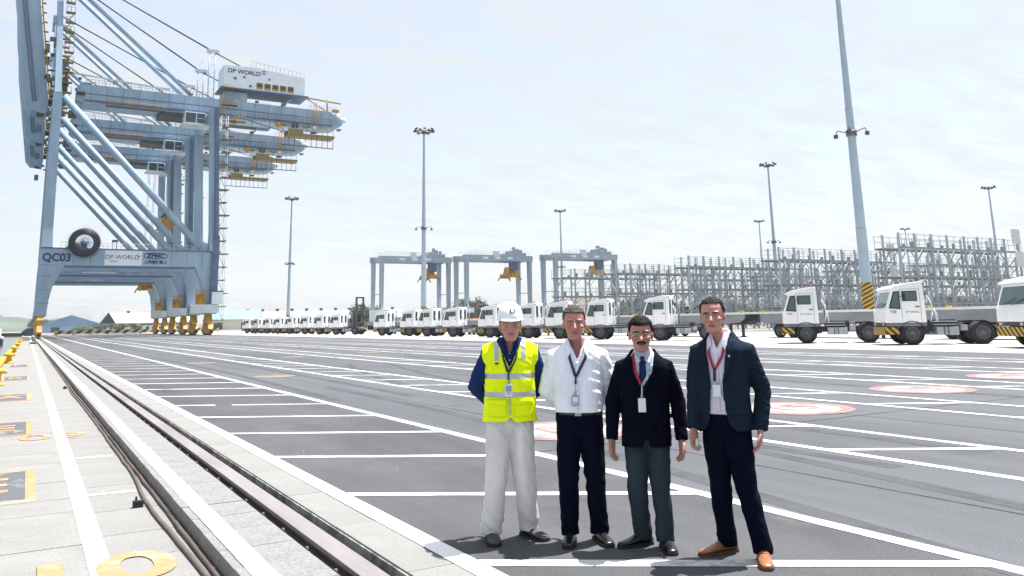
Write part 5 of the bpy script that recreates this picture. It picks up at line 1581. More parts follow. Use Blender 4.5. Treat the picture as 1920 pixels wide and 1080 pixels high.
def limb(pts, n=16, p=2.0):
    """pts: (point, radius) chain, each ring square to the limb"""
    P_ = [Vector(a) for a, r_ in pts]
    rings = []
    ref = Vector((0, 1, 0))
    for k, (a, r_) in enumerate(pts):
        d = (P_[min(k + 1, len(P_) - 1)] - P_[max(k - 1, 0)]).normalized()
        u = ref.cross(d)
        if u.length < 0.2: u = Vector((1, 0, 0)).cross(d)
        u.normalize(); v_ = d.cross(u)
        ra, rb = r_ if isinstance(r_, tuple) else (r_, r_)
        rings.append((a, u, v_, ra, rb))
    return loft(rings, n, p)
def ball(c, r, n=14):
    b = MB(); rows = 8
    c = Vector(c); q = []
    rx, ry, rz = r if isinstance(r, tuple) else (r, r, r)
    for k in range(1, rows):
        a = PI * k / rows
        for i in range(n):
            q.append(c + Vector((rx * math.sin(a) * math.cos(2 * PI * i / n), ry * math.sin(a) * math.sin(2 * PI * i / n), rz * math.cos(a))))
    top, bot = len(q), len(q) + 1
    q += [c + Vector((0, 0, rz)), c - Vector((0, 0, rz))]
    fs = [(k * n + i, (k + 1) * n + i, (k + 1) * n + (i + 1) % n, k * n + (i + 1) % n) for k in range(rows - 2) for i in range(n)]
    fs += [(top, i, (i + 1) % n) for i in range(n)] + [(bot, (rows - 2) * n + (i + 1) % n, (rows - 2) * n + i) for i in range(n)]
    b.add(q, fs, True)
    return b
def join(*bs):
    o = MB()
    for b in bs: o.add(b.v, b.f, True)
    return o
def xform(b, M):
    b.v = [tuple(M @ Vector(v)) for v in b.v]
    return b
def remesh(b, voxel, smooth=4, fac=0.5):
    me = b.mesh('tmp', [], fix=True)
    o = bpy.data.objects.new('tmp', me); COL.objects.link(o)
    m = o.modifiers.new('r', 'REMESH'); m.mode = 'VOXEL'; m.voxel_size = voxel; m.use_smooth_shade = True
    if smooth:
        s = o.modifiers.new('s', 'SMOOTH'); s.factor = fac; s.iterations = smooth
    dg = bpy.context.evaluated_depsgraph_get()
    out_ = bpy.data.meshes.new_from_object(o.evaluated_get(dg))
    bpy.data.objects.remove(o); bpy.data.meshes.remove(me)
    out_.materials.clear()
    return out_
def displace(me, fn):
    """move every vertex along its normal by fn(co)"""
    nr = [v.normal.copy() for v in me.vertices]
    for v, n_ in zip(me.vertices, nr):
        v.co += n_ * fn(v.co)
def creases(me, amp, sc=(9, 9, 5), seed=0.0, hot=()):
    def fn(c):
        n_ = mnoise.noise(Vector((c.x * sc[0] + seed, c.y * sc[1] - seed, c.z * sc[2] + seed * 2)))
        r_ = 1 - abs(mnoise.noise(Vector((c.x * sc[0] * 0.8 + 7 + seed, c.y * sc[1] * 0.8, c.z * sc[2] * 2.2 + c.x * 9)))) * 2.2
        k = 1.0
        for (hx, hy, hz, hr, hg) in hot:
            k += hg * math.exp(-((c.x - hx) ** 2 + (c.y - hy) ** 2 + (c.z - hz) ** 2) / (hr * hr))
        return amp * (0.6 * n_ + 0.5 * r_) * k
    displace(me, fn)
def cut(me, pred):
    """delete the faces whose centre satisfies pred"""
    bm = bmesh.new(); bm.from_mesh(me)
    bmesh.ops.delete(bm, geom=[f for f in bm.faces if pred(f.calc_center_median())], context='FACES')
    # ease the cut edge
    for _ in range(3):
        mv = {}
        for v in bm.verts:
            be = [e for e in v.link_edges if e.is_boundary]
            if len(be) == 2:
                mv[v] = v.co * 0.4 + (be[0].other_vert(v).co + be[1].other_vert(v).co) * 0.3
        for v, c in mv.items(): v.co = c
    bm.to_mesh(me); bm.free()
def put(name, me, mats, parent):
    for m in (mats if isinstance(mats, (list, tuple)) else [mats]): me.materials.append(m)
    for p_ in me.polygons: p_.use_smooth = True
    me.name = name
    o = bpy.data.objects.new(name, me); COL.objects.link(o); o.parent = parent
    return o
def solid(o, t):
    m = o.modifiers.new('thickness', 'SOLIDIFY'); m.thickness = t; m.offset = -1
def bvh(me):
    return BVHTree.FromPolygons([v.co.copy() for v in me.vertices], [tuple(p_.vertices) for p_ in me.polygons])
def on(bv, x, z, off, back=False):
    s = 1 if not back else -1
    hit = bv.ray_cast(Vector((x, -1.0 * s, z)), Vector((0, s, 0)))
    y = hit[0].y if hit[0] is not None else -0.1
    return Vector((x, y - off * s, z))
def strip(A, B, bv, off, th=0.004, ns=14, nw=3, off2=None):
    """cloth strip between polylines A and B (x,z points), laid on the surface bv"""
    def samp(P_, t):
        k = t * (len(P_) - 1); i = min(int(k), len(P_) - 2); f_ = k - i
        return (P_[i][0] + (P_[i + 1][0] - P_[i][0]) * f_, P_[i][1] + (P_[i + 1][1] - P_[i][1]) * f_)
    b = MB(); q = []
    for layer in (0, 1):
        for i in range(ns + 1):
            a, c = samp(A, i / ns), samp(B, i / ns)
            for j in range(nw + 1):
                f_ = j / nw
                x, z = a[0] + (c[0] - a[0]) * f_, a[1] + (c[1] - a[1]) * f_
                o_ = off if off2 is None else off + (off2 - off) * f_
                q.append(on(bv, x, z, o_ + (th if layer == 0 else 0)))
    w_ = nw + 1; n0 = (ns + 1) * w_
    fs = []
    for i in range(ns):
        for j in range(nw):
            a = i * w_ + j
            fs.append((a, a + 1, a + w_ + 1, a + w_)); fs.append((n0 + a, n0 + a + w_, n0 + a + w_ + 1, n0 + a + 1))
    for i in range(ns):
        for j in (0, nw):
            a = i * w_ + j; fs.append((a, a + w_, n0 + a + w_, n0 + a))
    for j in range(nw):
        for i in (0, ns):
            a = i * w_ + j; fs.append((a, a + 1, n0 + a + 1, n0 + a))
    b.add(q, fs, True)
    return b
def ribbon(pts, wd, bv, off, ns=24):
    A, B = [], []
    for k, p_ in enumerate(pts):
        a = Vector(pts[max(0, k - 1)]); c = Vector(pts[min(len(pts) - 1, k + 1)])
        d = (c - a).normalized(); nx = Vector((-d.y, d.x)) * wd / 2
        A.append((p_[0] + nx.x, p_[1] + nx.y)); B.append((p_[0] - nx.x, p_[1] - nx.y))
    return strip(A, B, bv, off, 0.003, ns, 2)

# ---------------------------------------------------------------- head
def head_parts(T, nose=1.0, jaw=1.0):
    rows = [(0.000, 0.030, -0.088, -0.030), (0.012, 0.041 * jaw, -0.099, -0.015), (0.034, 0.052 * jaw, -0.097, 0.035), (0.060, 0.0605, -0.094, 0.072), (0.090, 0.0675, -0.093, 0.088),
            (0.118, 0.074, -0.091, 0.096), (0.145, 0.0765, -0.094, 0.100), (0.175, 0.077, -0.088, 0.101), (0.203, 0.069, -0.071, 0.088), (0.224, 0.047, -0.044, 0.060), (0.235, 0.014, -0.012, 0.022)]
    sk = hloft([(z, 0, (f_ + k) / 2, a, (k - f_) / 2) for z, a, f_, k in rows], 2.25, 28)
    bits = [sk,
            limb([((0, -0.087, 0.128), 0.008), ((0, -0.104, 0.106), 0.010), ((0, -0.119 * (0.9 + 0.1 * nose), 0.088), 0.0125), ((0, -0.102, 0.077), 0.011)], 10),
            ball((0.011, -0.099, 0.084), (0.009, 0.011, 0.008), 10), ball((-0.011, -0.099, 0.084), (0.009, 0.011, 0.008), 10),
            ball((0, -0.090, 0.018), (0.023, 0.014, 0.016)),
            ball((0, -0.0935, 0.056), (0.023, 0.009, 0.0055)), ball((0, -0.0925, 0.047), (0.020, 0.009, 0.006))]
    for s in (-1, 1):
        bits += [ball((s * 0.030, -0.082, 0.140), (0.027, 0.014, 0.010)), ball((s * 0.046, -0.073, 0.093), (0.022, 0.019, 0.018)),
                 ball((s * 0.079, 0.006, 0.105), (0.010, 0.021, 0.032))]
    b = join(*bits)
    return xform(b, T)
def head_sculpt(me, T):
    Ti = T.inverted()
    for v in me.vertices:
        c = Ti @ v.co
        if c.z < -0.02 or c.z > 0.25 or c.y > 0.0: continue
        d = 0.0
        for s in (-1, 1):
            d += 0.0105 * math.exp(-(((c.x - s * 0.031) / 0.018) ** 2 + ((c.z - 0.117) / 0.0095) ** 2))
            d += 0.004 * math.exp(-(((c.x - s * 0.028 - s * (0.08 - c.z) * 0.25) / 0.005) ** 2 + ((c.z - 0.07) / 0.018) ** 2))
        d += 0.005 * math.exp(-((c.x / 0.024) ** 2 + ((c.z - 0.0505 - 9 * c.x * c.x) / 0.0028) ** 2))
        d += 0.003 * math.exp(-((c.x / 0.02) ** 2 + ((c.z - 0.034) / 0.005) ** 2))
        if d and c.y < -0.03:
            c.y += d
            v.co = T @ c
def eyes_brows(root, T, brow_col, thick=1.0):
    for s in (-1, 1):
        b = xform(ball((s * 0.031, -0.0775, 0.1165), (0.0135, 0.011, 0.0062), 12), T)
        e = b.build('eye', EYEW, root)
        b = xform(ball((s * 0.031, -0.0862, 0.1163), (0.0050, 0.004, 0.0050), 10), T); b.build('iris', IRIS, e)
        b = MB()
        pts = [(s * 0.014, -0.0985, 0.1372), (s * 0.027, -0.0980, 0.1398), (s * 0.042, -0.0915, 0.1390), (s * 0.052, -0.081, 0.1340)]
        b = xform(limb([(p_, (0.0046 * thick, 0.0038)) for p_ in pts], 8), T)
        b.build('eyebrow', brow_col, root)
    b = xform(limb([((x, -0.1015 + 7.5 * x * x, 0.0508 + 9 * x * x), (0.0026, 0.0024)) for x in (-0.023, -0.015, -0.006, 0.006, 0.015, 0.023)], 8), T)
    b.build('mouth', MOUTH, root)
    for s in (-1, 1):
        xform(ball((s * 0.0068, -0.1085, 0.0785), (0.0035, 0.004, 0.0022), 8), T).build('nostril_shade', MOUTH, root)  # solid dark beads: shade inside the nose openings put in as colour
def hair_piece(root, T, m, keep, lift=0.012, top=0.0, seed=0, name='hair'):
    rows = [(0.0, 0.05, -0.06, 0.05), (0.02, 0.060, -0.07, 0.075), (0.05, 0.068, -0.08, 0.09), (0.09, 0.073, -0.09, 0.098), (0.118, 0.076, -0.09, 0.102), (0.145, 0.078, -0.093, 0.104),
            (0.175, 0.078, -0.088, 0.105), (0.203, 0.071, -0.073, 0.094), (0.224 + top * 0.5, 0.050, -0.048, 0.066), (0.236 + top, 0.018, -0.016, 0.028)]
    b = hloft([(z, 0, (f_ + k) / 2, a + lift, (k - f_) / 2 + lift) for z, a, f_, k in rows], 2.2, 28)
    me = remesh(b, 0.005, 3)
    def fn(c):
        a = math.atan2(c.x, c.y)
        return 0.0035 * mnoise.noise(Vector((c.x * 130, c.z * 22 + c.y * 18, seed))) + 0.004 * mnoise.noise(Vector((c.x * 30, c.y * 30, c.z * 30 + seed)))
    displace(me, fn)
    cut(me, lambda c: not keep(c))
    for v in me.vertices: v.co = T @ v.co
    o = put(name, me, m, root)
    solid(o, 0.010)
    return o

# ---------------------------------------------------------------- hand (hanging, fingers down); returns skin shapes
def hand_parts(wrist, elbow, side, curl=0.35, yaw=0.0, hs=1.1):
    w_ = Vector(wrist); d = (w_ - Vector(elbow)).normalized()
    d = (d * 0.6 + Vector((0, -0.05, -1)) * 0.4).normalized()
    # palm faces the thigh: width axis runs front-back, thickness axis sideways
    f = Vector((math.sin(yaw) * side, -math.cos(yaw), 0)); f = (f - d * f.dot(d)).normalized()
    n_ = d.cross(f) * 1.0
    inward = Vector((-side, 0, 0)); 
    if n_.dot(inward) < 0: n_ = -n_
    bits = [loft([(w_ - d * 0.03, f, n_, 0.027, 0.021), (w_, f, n_, 0.028, 0.020), (w_ + d * 0.035, f, n_, 0.037, 0.018), (w_ + d * 0.075, f, n_, 0.042, 0.016), (w_ + d * 0.092, f, n_, 0.040, 0.013)], 16, 2.6)]
    for k, (off, ln) in enumerate(((0.034, 0.070), (0.0115, 0.080), (-0.0115, 0.074), (-0.034, 0.058))):
        p0 = w_ + d * 0.082 + f * off
        sp = f * (off * 2.2)
        c1 = curl * (0.8 + 0.15 * k)
        p1 = p0 + (d + n_ * c1 * 0.6 + sp).normalized() * ln * 0.45
        p2 = p1 + (d + n_ * c1 * 1.8 + sp).normalized() * ln * 0.32
        p3 = p2 + (d * 0.8 + n_ * c1 * 3.0 + sp).normalized() * ln * 0.25
        bits.append(limb([(p0 - d * 0.012, 0.0082), (p0, 0.0084), (p1, 0.0080), (p2, 0.0074), (p3, 0.0060)], 10))
    t0 = w_ + d * 0.025 + f * 0.026
    t1 = t0 + (f * 0.75 + d * 0.8 + n_ * 0.2).normalized() * 0.035
    t2 = t1 + (f * 0.35 + d * 1.0 + n_ * 0.35).normalized() * 0.032
    t3 = t2 + (f * 0.1 + d * 1.0 + n_ * 0.4).normalized() * 0.024
    bits.append(limb([(t0 - d * 0.01 - f * 0.008, 0.013), (t0, 0.0135), (t1, 0.0110), (t2, 0.0098), (t3, 0.0075)], 10))
    for b_ in bits: b_.v = [tuple(w_ + (Vector(q) - w_) * hs) for q in b_.v]
    return bits

# ---------------------------------------------------------------- shoes
def shoe(root, ank, yaw, m, sole_m, wd=1.0, ln=1.0, trim=None, name='shoe'):
    T = Matrix.Translation((ank[0], ank[1], 0)) @ Matrix.Rotation(yaw, 4, 'Z')
    st = [(0.078, 0.024, 0.056), (0.064, 0.035, 0.082), (0.030, 0.038, 0.102), (0.0, 0.039, 0.104), (-0.035, 0.040, 0.092), (-0.075, 0.043, 0.074), (-0.120, 0.048, 0.058), (-0.160, 0.046, 0.048), (-0.190, 0.036, 0.040), (-0.207, 0.018, 0.030)]
    n = 18; q = []
    for y, a, h in st:
        for i in range(n):
            th = 2 * PI * i / n
            x = a * wd * math.copysign(abs(math.cos(th)) ** 0.8, math.cos(th)); z = 0.018 + (h - 0.018) * (0.5 + 0.5 * math.sin(th)) 
            if math.sin(th) > 0.3: x *= 1 - 0.25 * (math.sin(th) - 0.3)
            q.append((x, y * ln, z))
    b = MB(); m_ = len(st)
    b.add(q, [(k * n + i, k * n + (i + 1) % n, (k + 1) * n + (i + 1) % n, (k + 1) * n + i) for k in range(m_ - 1) for i in range(n)] + [tuple(reversed(range(n))), tuple((m_ - 1) * n + i for i in range(n))], True)
    o = xform(b, T).build(name, m, root)
    b = MB(); out_ = []
    for y, a, h in st: out_.append((a * wd * 1.06 + 0.002, y * ln * 1.02))
    poly = out_ + [(-x, y) for x, y in reversed(out_)]
    b.prism(poly, 0.0, 0.021, 'Z'); xform(b, T).build('sole', sole_m, o)
    b = MB()
    for k in range(4):
        y = -0.035 - k * 0.020; z = 0.094 - k * 0.011
        b.bar((-0.016, y * ln, z), (0.016, y * ln - 0.004, z + 0.002), 0.006, 0.004)
    xform(b, T).build('laces', trim or sole_m, o)
    return o
def trousers(root, J, m, r_th=0.09, r_kn=0.066, r_hem=0.058, waist=1.0, amp=0.005, seed=0.0, hipw=0.168):
    bits = [hloft([(J['crotch'] - 0.02, J['hx'], 0.005, 0.06, 0.07), (J['crotch'] + 0.04, J['hx'], 0.008, hipw * 0.95, 0.105), (J['crotch'] + 0.12, J['hx'], 0.010, hipw, 0.118), (waist - 0.03, J['hx'], 0.008, hipw * 0.97, 0.112), (waist, J['hx'], 0.006, hipw * 0.95, 0.108)], 2.5)]
    for s, k in ((-1, 'L'), (1, 'R')):
        hp = Vector((J['hx'] + s * (hipw - r_th), 0.005, J['crotch'] + 0.08)); kn = Vector(J['knee' + k]); an = Vector(J['ank' + k])
        mid = hp.lerp(kn, 0.5); cal = kn.lerp(an, 0.45)
        an2 = Vector((an.x, an.y, 0.055))
        bits.append(limb([(hp, (r_th, r_th * 1.08)), (mid, (r_th * 0.90, r_th * 0.98)), (kn, (r_kn, r_kn * 1.08)), (cal, (r_kn * 0.94, r_kn * 1.06)), (an.lerp(an2, 0.3), (r_hem, r_hem * 1.08)), (an2, (r_hem * 1.03, r_hem * 1.15))], 20))
    me = remesh(join(*bits), 0.008, 5)
    hot = [(J['kneeL'][0], J['kneeL'][1], J['kneeL'][2], 0.12, 0.8), (J['kneeR'][0], J['kneeR'][1], J['kneeR'][2], 0.12, 0.8), (J['ankL'][0], J['ankL'][1], 0.12, 0.1, 1.6), (J['ankR'][0], J['ankR'][1], 0.12, 0.1, 1.6), (J['hx'], -0.1, J['crotch'], 0.12, 0.8)]
    creases(me, amp, (6, 6, 4.5), seed, hot)
    for v in me.vertices:      # flat hem
        if v.co.z < 0.05: v.co.z = 0.05
    return put('trousers', me, m, root)

def torso_rows(J, hem, grow=0.0, belly=0.0, sh=1.0):
    z0 = J['sh']      # height of the shoulder line; proportions follow it
    k = z0 / 1.44
    cx = J['hx']; nx = J['nx']
    def X(z): 
        t = max(0, min(1, (z - 0.95) / (z0 - 0.95))); return cx + (nx - cx) * t
    rows = [(hem, 0.172, 0.120)] + [(z, a, b_) for z, a, b_ in ((0.95 * k, 0.166, 0.117), (1.05 * k, 0.158 + belly * 0.5, 0.116 + belly), (1.16 * k, 0.166 + belly * 0.4, 0.120 + belly * 0.7), (1.28 * k, 0.180, 0.123), (1.345 * k, 0.178, 0.117)) if z > hem + 0.03] + [(1.385 * k, 0.160, 0.106), (1.42 * k, 0.124, 0.090), (1.452 * k, 0.092, 0.076), (1.485 * k, 0.070, 0.066)]
    return [(z, X(z), 0.008 if z > 1.2 else 0.0, (a + grow) * sh, b_ + grow) for z, a, b_ in rows]
def arm_limb(J, s, k, r=(0.066, 0.060, 0.054, 0.047, 0.040), ext=0.0):
    shp = Vector((J['nx'] + s * J['shw'], 0.012, J['sh'] - 0.088)); el = Vector(J['el' + k]); wr = Vector(J['wr' + k])
    inn = Vector((J['nx'] + s * (J['shw'] - 0.075), 0.01, J['sh'] - 0.064))
    return limb([(inn, r[0] * 0.88), (shp, r[0]), (shp.lerp(el, 0.5), r[1]), (el, r[2]), (el.lerp(wr, 0.55), r[3]), (wr + (wr - el).normalized() * ext, r[4])], 18)
def skin_body(root, J, T, m, hands=True, nose=1.0, jaw=1.0, curl=0.35, lips=True):
    bits = [head_parts(T, nose, jaw)]
    c0 = T @ Vector((0, 0.025, 0.03)); base = Vector((J['nx'], 0.012, J['sh'] - 0.02))
    bits.append(limb([(base, 0.068), (base.lerp(c0, 0.45), 0.056), (c0, 0.055), (T @ Vector((0, 0.02, 0.07)), 0.05)], 18))
    bits.append(hloft([(z, cx, cy, a - 0.035, b_ - 0.035) for z, cx, cy, a, b_ in torso_rows(J, J['crotch'] + 0.10)]))
    for s, k in ((-1, 'L'), (1, 'R')):
        bits.append(arm_limb(J, s, k, (0.045, 0.042, 0.038, 0.032, 0.025)))
        if hands: bits += hand_parts(J['wr' + k], J['el' + k], s, curl if not isinstance(curl, dict) else curl[k], J.get('hyaw', 0.0))
        hp = Vector((J['hx'] + s * 0.085, 0.005, J['crotch'] + 0.06)); kn = Vector(J['knee' + k]); an = Vector(J['ank' + k])
        bits.append(limb([(hp, 0.060), (kn, 0.040), (kn.lerp(an, 0.4), 0.045), (Vector((an.x, an.y, 0.05)), 0.03)], 14))
    me = remesh(join(*bits), 0.0040, 2, 0.35)
    head_sculpt(me, T)
    o = put('body', me, [m, LIPS], root)
    Ti = T.inverted()
    for p_ in me.polygons:
        c = Ti @ p_.center
        if lips and abs(c.x) < 0.023 - abs(c.z - 0.0515) * 0.8 and -0.0095 < c.z - 0.0505 - 9 * c.x * c.x < 0.0075 and c.y < -0.085: p_.material_index = 1
    return o
def collar(root, bv, nx, zc, m, spread=0.075, drop=0.075, open_=0.03, th=0.004, tilt=0.0):
    """two collar points lying on the chest"""
    o_ = []
    for s in (-1, 1):
        A = [(nx + s * 0.062, zc + 0.030), (nx + s * 0.045, zc + 0.005), (nx + s * open_, zc - 0.035)]
        B = [(nx + s * 0.088, zc + 0.018), (nx + s * spread, zc - 0.02), (nx + s * (spread - 0.01), zc - drop)]
        o_.append(strip(A, B, bv, 0.008, 0.005, 8, 3).build('collar', m, root))
    return o_
def neck_ring(root, c, r, h, m, tilt, name, gap=0.75):
    b = MB(); n = 26; q = []
    for (rr_, hh) in ((r, -h), (r * 0.97, h), (r * 0.90, h), (r * 0.92, -h)):
        for i in range(n):
            a = -PI / 2 + gap + (2 * PI - 2 * gap) * i / (n - 1); y = math.sin(a)
            q.append((c[0] + rr_ * math.cos(a) * 1.06, c[1] + rr_ * y, c[2] + hh + y * tilt))
    b.add(q, [(k * n + i, k * n + i + 1, ((k + 1) % 4) * n + i + 1, ((k + 1) % 4) * n + i) for k in range(4) for i in range(n - 1)] + [(0, n, 2 * n, 3 * n), (n - 1, 4 * n - 1, 3 * n - 1, 2 * n - 1)], True)
    return b.build(name, m, root)
def badge(root, bv, x, z, w_, h, m, label, off=0.016, print_m=None):
    p_ = on(bv, x, z, off)
    b = MB(); b.box((0, 0, 0), (w_, 0.006, h)); o = b.build('id_badge', m, root, bevel=0.004, loc=p_)
    o['label'] = label
    if print_m:
        b = MB(); b.b2((-w_ * 0.38, -0.0052, -h * 0.1), (w_ * 0.38, -0.0042, h * 0.36)); b.build('photo_panel', print_m, o)
        b = MB()
        for k in range(2): b.b2((-w_ * 0.32, -0.0052, -h * (0.22 + 0.12 * k)), (w_ * 0.3, -0.0042, -h * (0.17 + 0.12 * k)))
        b.build('print_line', print_m, o)
    b = MB(); b.box((0, 0, h / 2 + 0.012), (0.014, 0.007, 0.026)); b.build('clip', TSILVER, o)
    return o

def person(name, loc, rz, label, cat='person'):
    e = empty('person', (loc[0], loc[1], 0.0), rz, label=label, cat=cat)
    return e
def headT(x, y, z, yaw=0.0, pitch=0.0, roll=0.0, s=1.0):
    return Matrix.Translation((x, y, z)) @ Matrix.Rotation(yaw, 4, 'Z') @ Matrix.Rotation(roll, 4, 'Y') @ Matrix.Rotation(pitch, 4, 'X') @ Matrix.Scale(s, 4)

# ---------------------------------------------------------------- cloth colours
LIME = fabric('fluorescent_yellow', (0.80, 0.95, 0.012), 0.8, 0.35, 9, 0.1, 0.05)
SILVER = mat('reflective_tape', (0.50, 0.53, 0.54), 0.35, 0.4, var=0.12, scale=14)
NAVYSH = fabric('navy_shirt', (0.012, 0.030, 0.115), 0.85, 0.5, 10)
STONE = fabric('stone_trousers', (0.63, 0.615, 0.60), 0.9, 0.55, 9)
WSHIRT = fabric('white_shirt', (0.82, 0.85, 0.95), 0.8, 0.5, 8)
NAVYTR = fabric('navy_trousers', (0.0028, 0.0038, 0.014), 0.85, 0.4, 9)
BLAZER = fabric('midnight_blazer', (0.0022, 0.0028, 0.011), 0.8, 0.35, 7)
GREYTR = fabric('grey_green_trousers', (0.028, 0.042, 0.054), 0.85, 0.4, 8)
SLATE = fabric('slate_jacket', (0.0115, 0.0215, 0.038), 0.8, 0.35, 7)
LILAC = fabric('lilac_shirt', (0.72, 0.69, 0.84), 0.8, 0.4, 8)
PALESH = fabric('pale_blue_shirt', (0.60, 0.68, 0.80), 0.8, 0.3, 8)
TIE = fabric('navy_tie', (0.012, 0.030, 0.10), 0.55, 0.2, 12)
LNAVY = mat('navy_lanyard', (0.012, 0.022, 0.075), 0.7, var=0.2, scale=40)
LGREEN = mat('dark_green_lanyard', (0.015, 0.045, 0.03), 0.7, var=0.2, scale=40)
LRED = mat('red_lanyard', (0.50, 0.02, 0.06), 0.7, var=0.15, scale=40)
LPALE = mat('pale_lanyard', (0.55, 0.60, 0.70), 0.7, var=0.15, scale=40)
CARD = mat('white_card', (0.76, 0.77, 0.77), 0.35, var=0.04, scale=20)
CARDB = mat('grey_blue_card', (0.28, 0.37, 0.46), 0.4, var=0.1, scale=20)
BLACKL = mat('black_leather', (0.012, 0.012, 0.014), 0.25, var=0.2, scale=12)
BROWNL = mat('tan_leather', (0.33, 0.125, 0.055), 0.35, var=0.16, scale=10)
SOLEB = mat('black_sole', (0.015, 0.015, 0.016), 0.8, var=0.2, scale=10)
SOLET = mat('brown_sole', (0.10, 0.05, 0.03), 0.7, var=0.2, scale=10)
HIKE = mat('grey_hiking_shoe', (0.085, 0.085, 0.085), 0.8, var=0.3, scale=16, bump=0.2, bscale=80)
HELM = mat('white_helmet_shell', (0.84, 0.84, 0.84), 0.28, var=0.02, scale=4, coat=0.4)
HGREY = mat('grey_hair', (0.16, 0.15, 0.14), 0.8, spec=0.15, var=0.3, scale=60, stretch=(3, 1, 1))
HGB = mat('grey_brown_hair', (0.115, 0.100, 0.088), 0.8, spec=0.15, var=0.35, scale=60, stretch=(3, 1, 1))
HBLK = mat('black_hair', (0.006, 0.0055, 0.0055), 0.75, spec=0.15, var=0.2, scale=60, stretch=(3, 1, 1))
HBRN = mat('dark_brown_hair', (0.022, 0.014, 0.010), 0.75, spec=0.15, var=0.25, scale=60, stretch=(3, 1, 1))
SK1 = skin_mat('ruddy_skin', (0.50, 0.265, 0.225))
SK2 = skin_mat('tanned_skin', (0.48, 0.235, 0.19))
SK3 = skin_mat('olive_skin', (0.45, 0.235, 0.18))
SK4 = skin_mat('fair_skin', (0.51, 0.27, 0.225))

# ================================================================ first man: helmet and vest
P1 = person('person', (3.34, 5.82), R(-29.8), 'man in white helmet, yellow reflective vest and stone trousers, hands behind his back')
J = dict(hx=0.010, nx=0.022, sh=1.476, shw=0.170, crotch=0.80, elL=(-0.262, 0.075, 1.135), wrL=(-0.115, 0.205, 0.985), elR=(0.262, 0.075, 1.135), wrR=(0.095, 0.215, 0.99),
         kneeL=(-0.105, -0.035, 0.46), kneeR=(0.118, -0.010, 0.46), ankL=(-0.145, 0.000, 0.09), ankR=(0.140, 0.085, 0.09), hyaw=0.5)
T = headT(0.026, -0.040, 1.495, 0.04, R(1), 0, 1.06)
skin_body(P1, J, T, SK1, nose=1.1)
eyes_brows(P1, T, HGREY, 0.8)
hair_piece(P1, T, HGREY, lambda c: c.z < 0.175 and ((c.y > -0.035 and c.z > 0.135) or (c.y > 0.04 and c.z > 0.03 and abs(c.x) < 0.068)), 0.005, 0, 2)
trousers(P1, J, STONE, 0.104, 0.083, 0.076, 1.0, 0.013, 1.0, hipw=0.185)
sh = remesh(join(hloft(torso_rows(J, 0.93, 0.004, 0.02)), arm_limb(J, -1, 'L', (0.070, 0.070, 0.066, 0.060, 0.050), -0.05), arm_limb(J, 1, 'R', (0.070, 0.070, 0.066, 0.060, 0.050), -0.05)), 0.008, 4)
creases(sh, 0.009, (9, 9, 11), 3.0)
cut(sh, lambda c: (c.z > 1.475 and (c.x - 0.022) ** 2 + (c.y + 0.0) ** 2 < 0.0042) or (c.y < -0.02 and abs(c.x - 0.020) < max(0.0, (c.z - 1.395) * 0.42)))
o = put('shirt', sh, NAVYSH, P1); solid(o, 0.004)
# vest: sleeveless shell, open V, dipped hem
vr = [(z, cx, cy, a + 0.022 * max(0, min(1, (1.25 - z) / 0.3)), b_) for z, cx, cy, a, b_ in torso_rows(J, 0.872, 0.022, 0.020, 1.0)]
ve = remesh(join(hloft(vr), limb([((0.022 - 0.07, 0.012, 1.425), 0.070), ((0.022 - 0.13, 0.012, 1.405), 0.080), ((0.022 - 0.22, 0.012, 1.365), 0.084)], 16), limb([((0.022 + 0.07, 0.012, 1.425), 0.070), ((0.022 + 0.13, 0.012, 1.405), 0.080), ((0.022 + 0.22, 0.012, 1.365), 0.084)], 16)), 0.007, 4)
creases(ve, 0.009, (9, 9, 9), 8.0, ((0.0, -0.15, 0.95, 0.16, 0.6),))
cut(ve, lambda c: (c.y < 0.02 and abs(c.x - 0.015) < max(0.0, (c.z - 1.285) * 0.47)) or (c.z > 1.47 and (c.x - 0.022) ** 2 + c.y ** 2 < 0.0066) or c.z < 0.882
    or (c.y < 0 and abs(c.x - 0.015) < (0.925 - c.z) * 0.9) or abs(c.x - 0.02) > 0.222 + 0.12 * max(0, 1.16 - c.z))
o = put('safety_vest', ve, [LIME, SILVER], P1); solid(o, 0.006)
for p_ in ve.polygons:
    c = p_.center
    if 1.205 < c.z < 1.252 or 1.068 < c.z < 1.113: p_.material_index = 1
    if c.z > 1.345 and 0.085 < abs(c.x - 0.02) < 0.125: p_.material_index = 1
bvv = bvh(ve)
ribbon([(0.012, 1.285), (0.010, 1.15), (0.012, 0.935)], 0.012, bvv, 0.004).build('vest_zip', SILVER, o)
for s in (-1, 1):
    x0 = 0.018 + s * 0.105
    strip([(x0 - 0.072, 1.045), (x0 + 0.072, 1.045)], [(x0 - 0.070, 0.925), (x0 + 0.070, 0.925)], bvv, 0.003, 0.010, 10, 6).build('pocket', LIME, o)
    strip([(x0 - 0.074, 1.052), (x0 + 0.074, 1.052)], [(x0 - 0.074, 1.015), (x0 + 0.074, 1.012)], bvv, 0.014, 0.004, 10, 3).build('pocket_flap', LIME, o)
b = MB(); b.box((0, 0, 0), (0.03, 0.006, 0.012)); b.build('press_stud', SOLEB, o, loc=on(bvv, -0.085, 1.325, 0.008))
bvs = bvh(sh)
collar(P1, bvs, 0.022, 1.455, NAVYSH, 0.078, 0.085, 0.035)
neck_ring(P1, (0.024, 0.004, 1.486), 0.074, 0.022, NAVYSH, 0.034, 'collar_band')
b = MB()
for k in range(3): b.lathe([(0, 0), (0.006, 0), (0.005, -0.003), (0, -0.003)], tuple(on(bvs, 0.016, 1.40 - k * 0.05, 0.003)), 'Y', 8)
b.build('button', LPALE, P1)
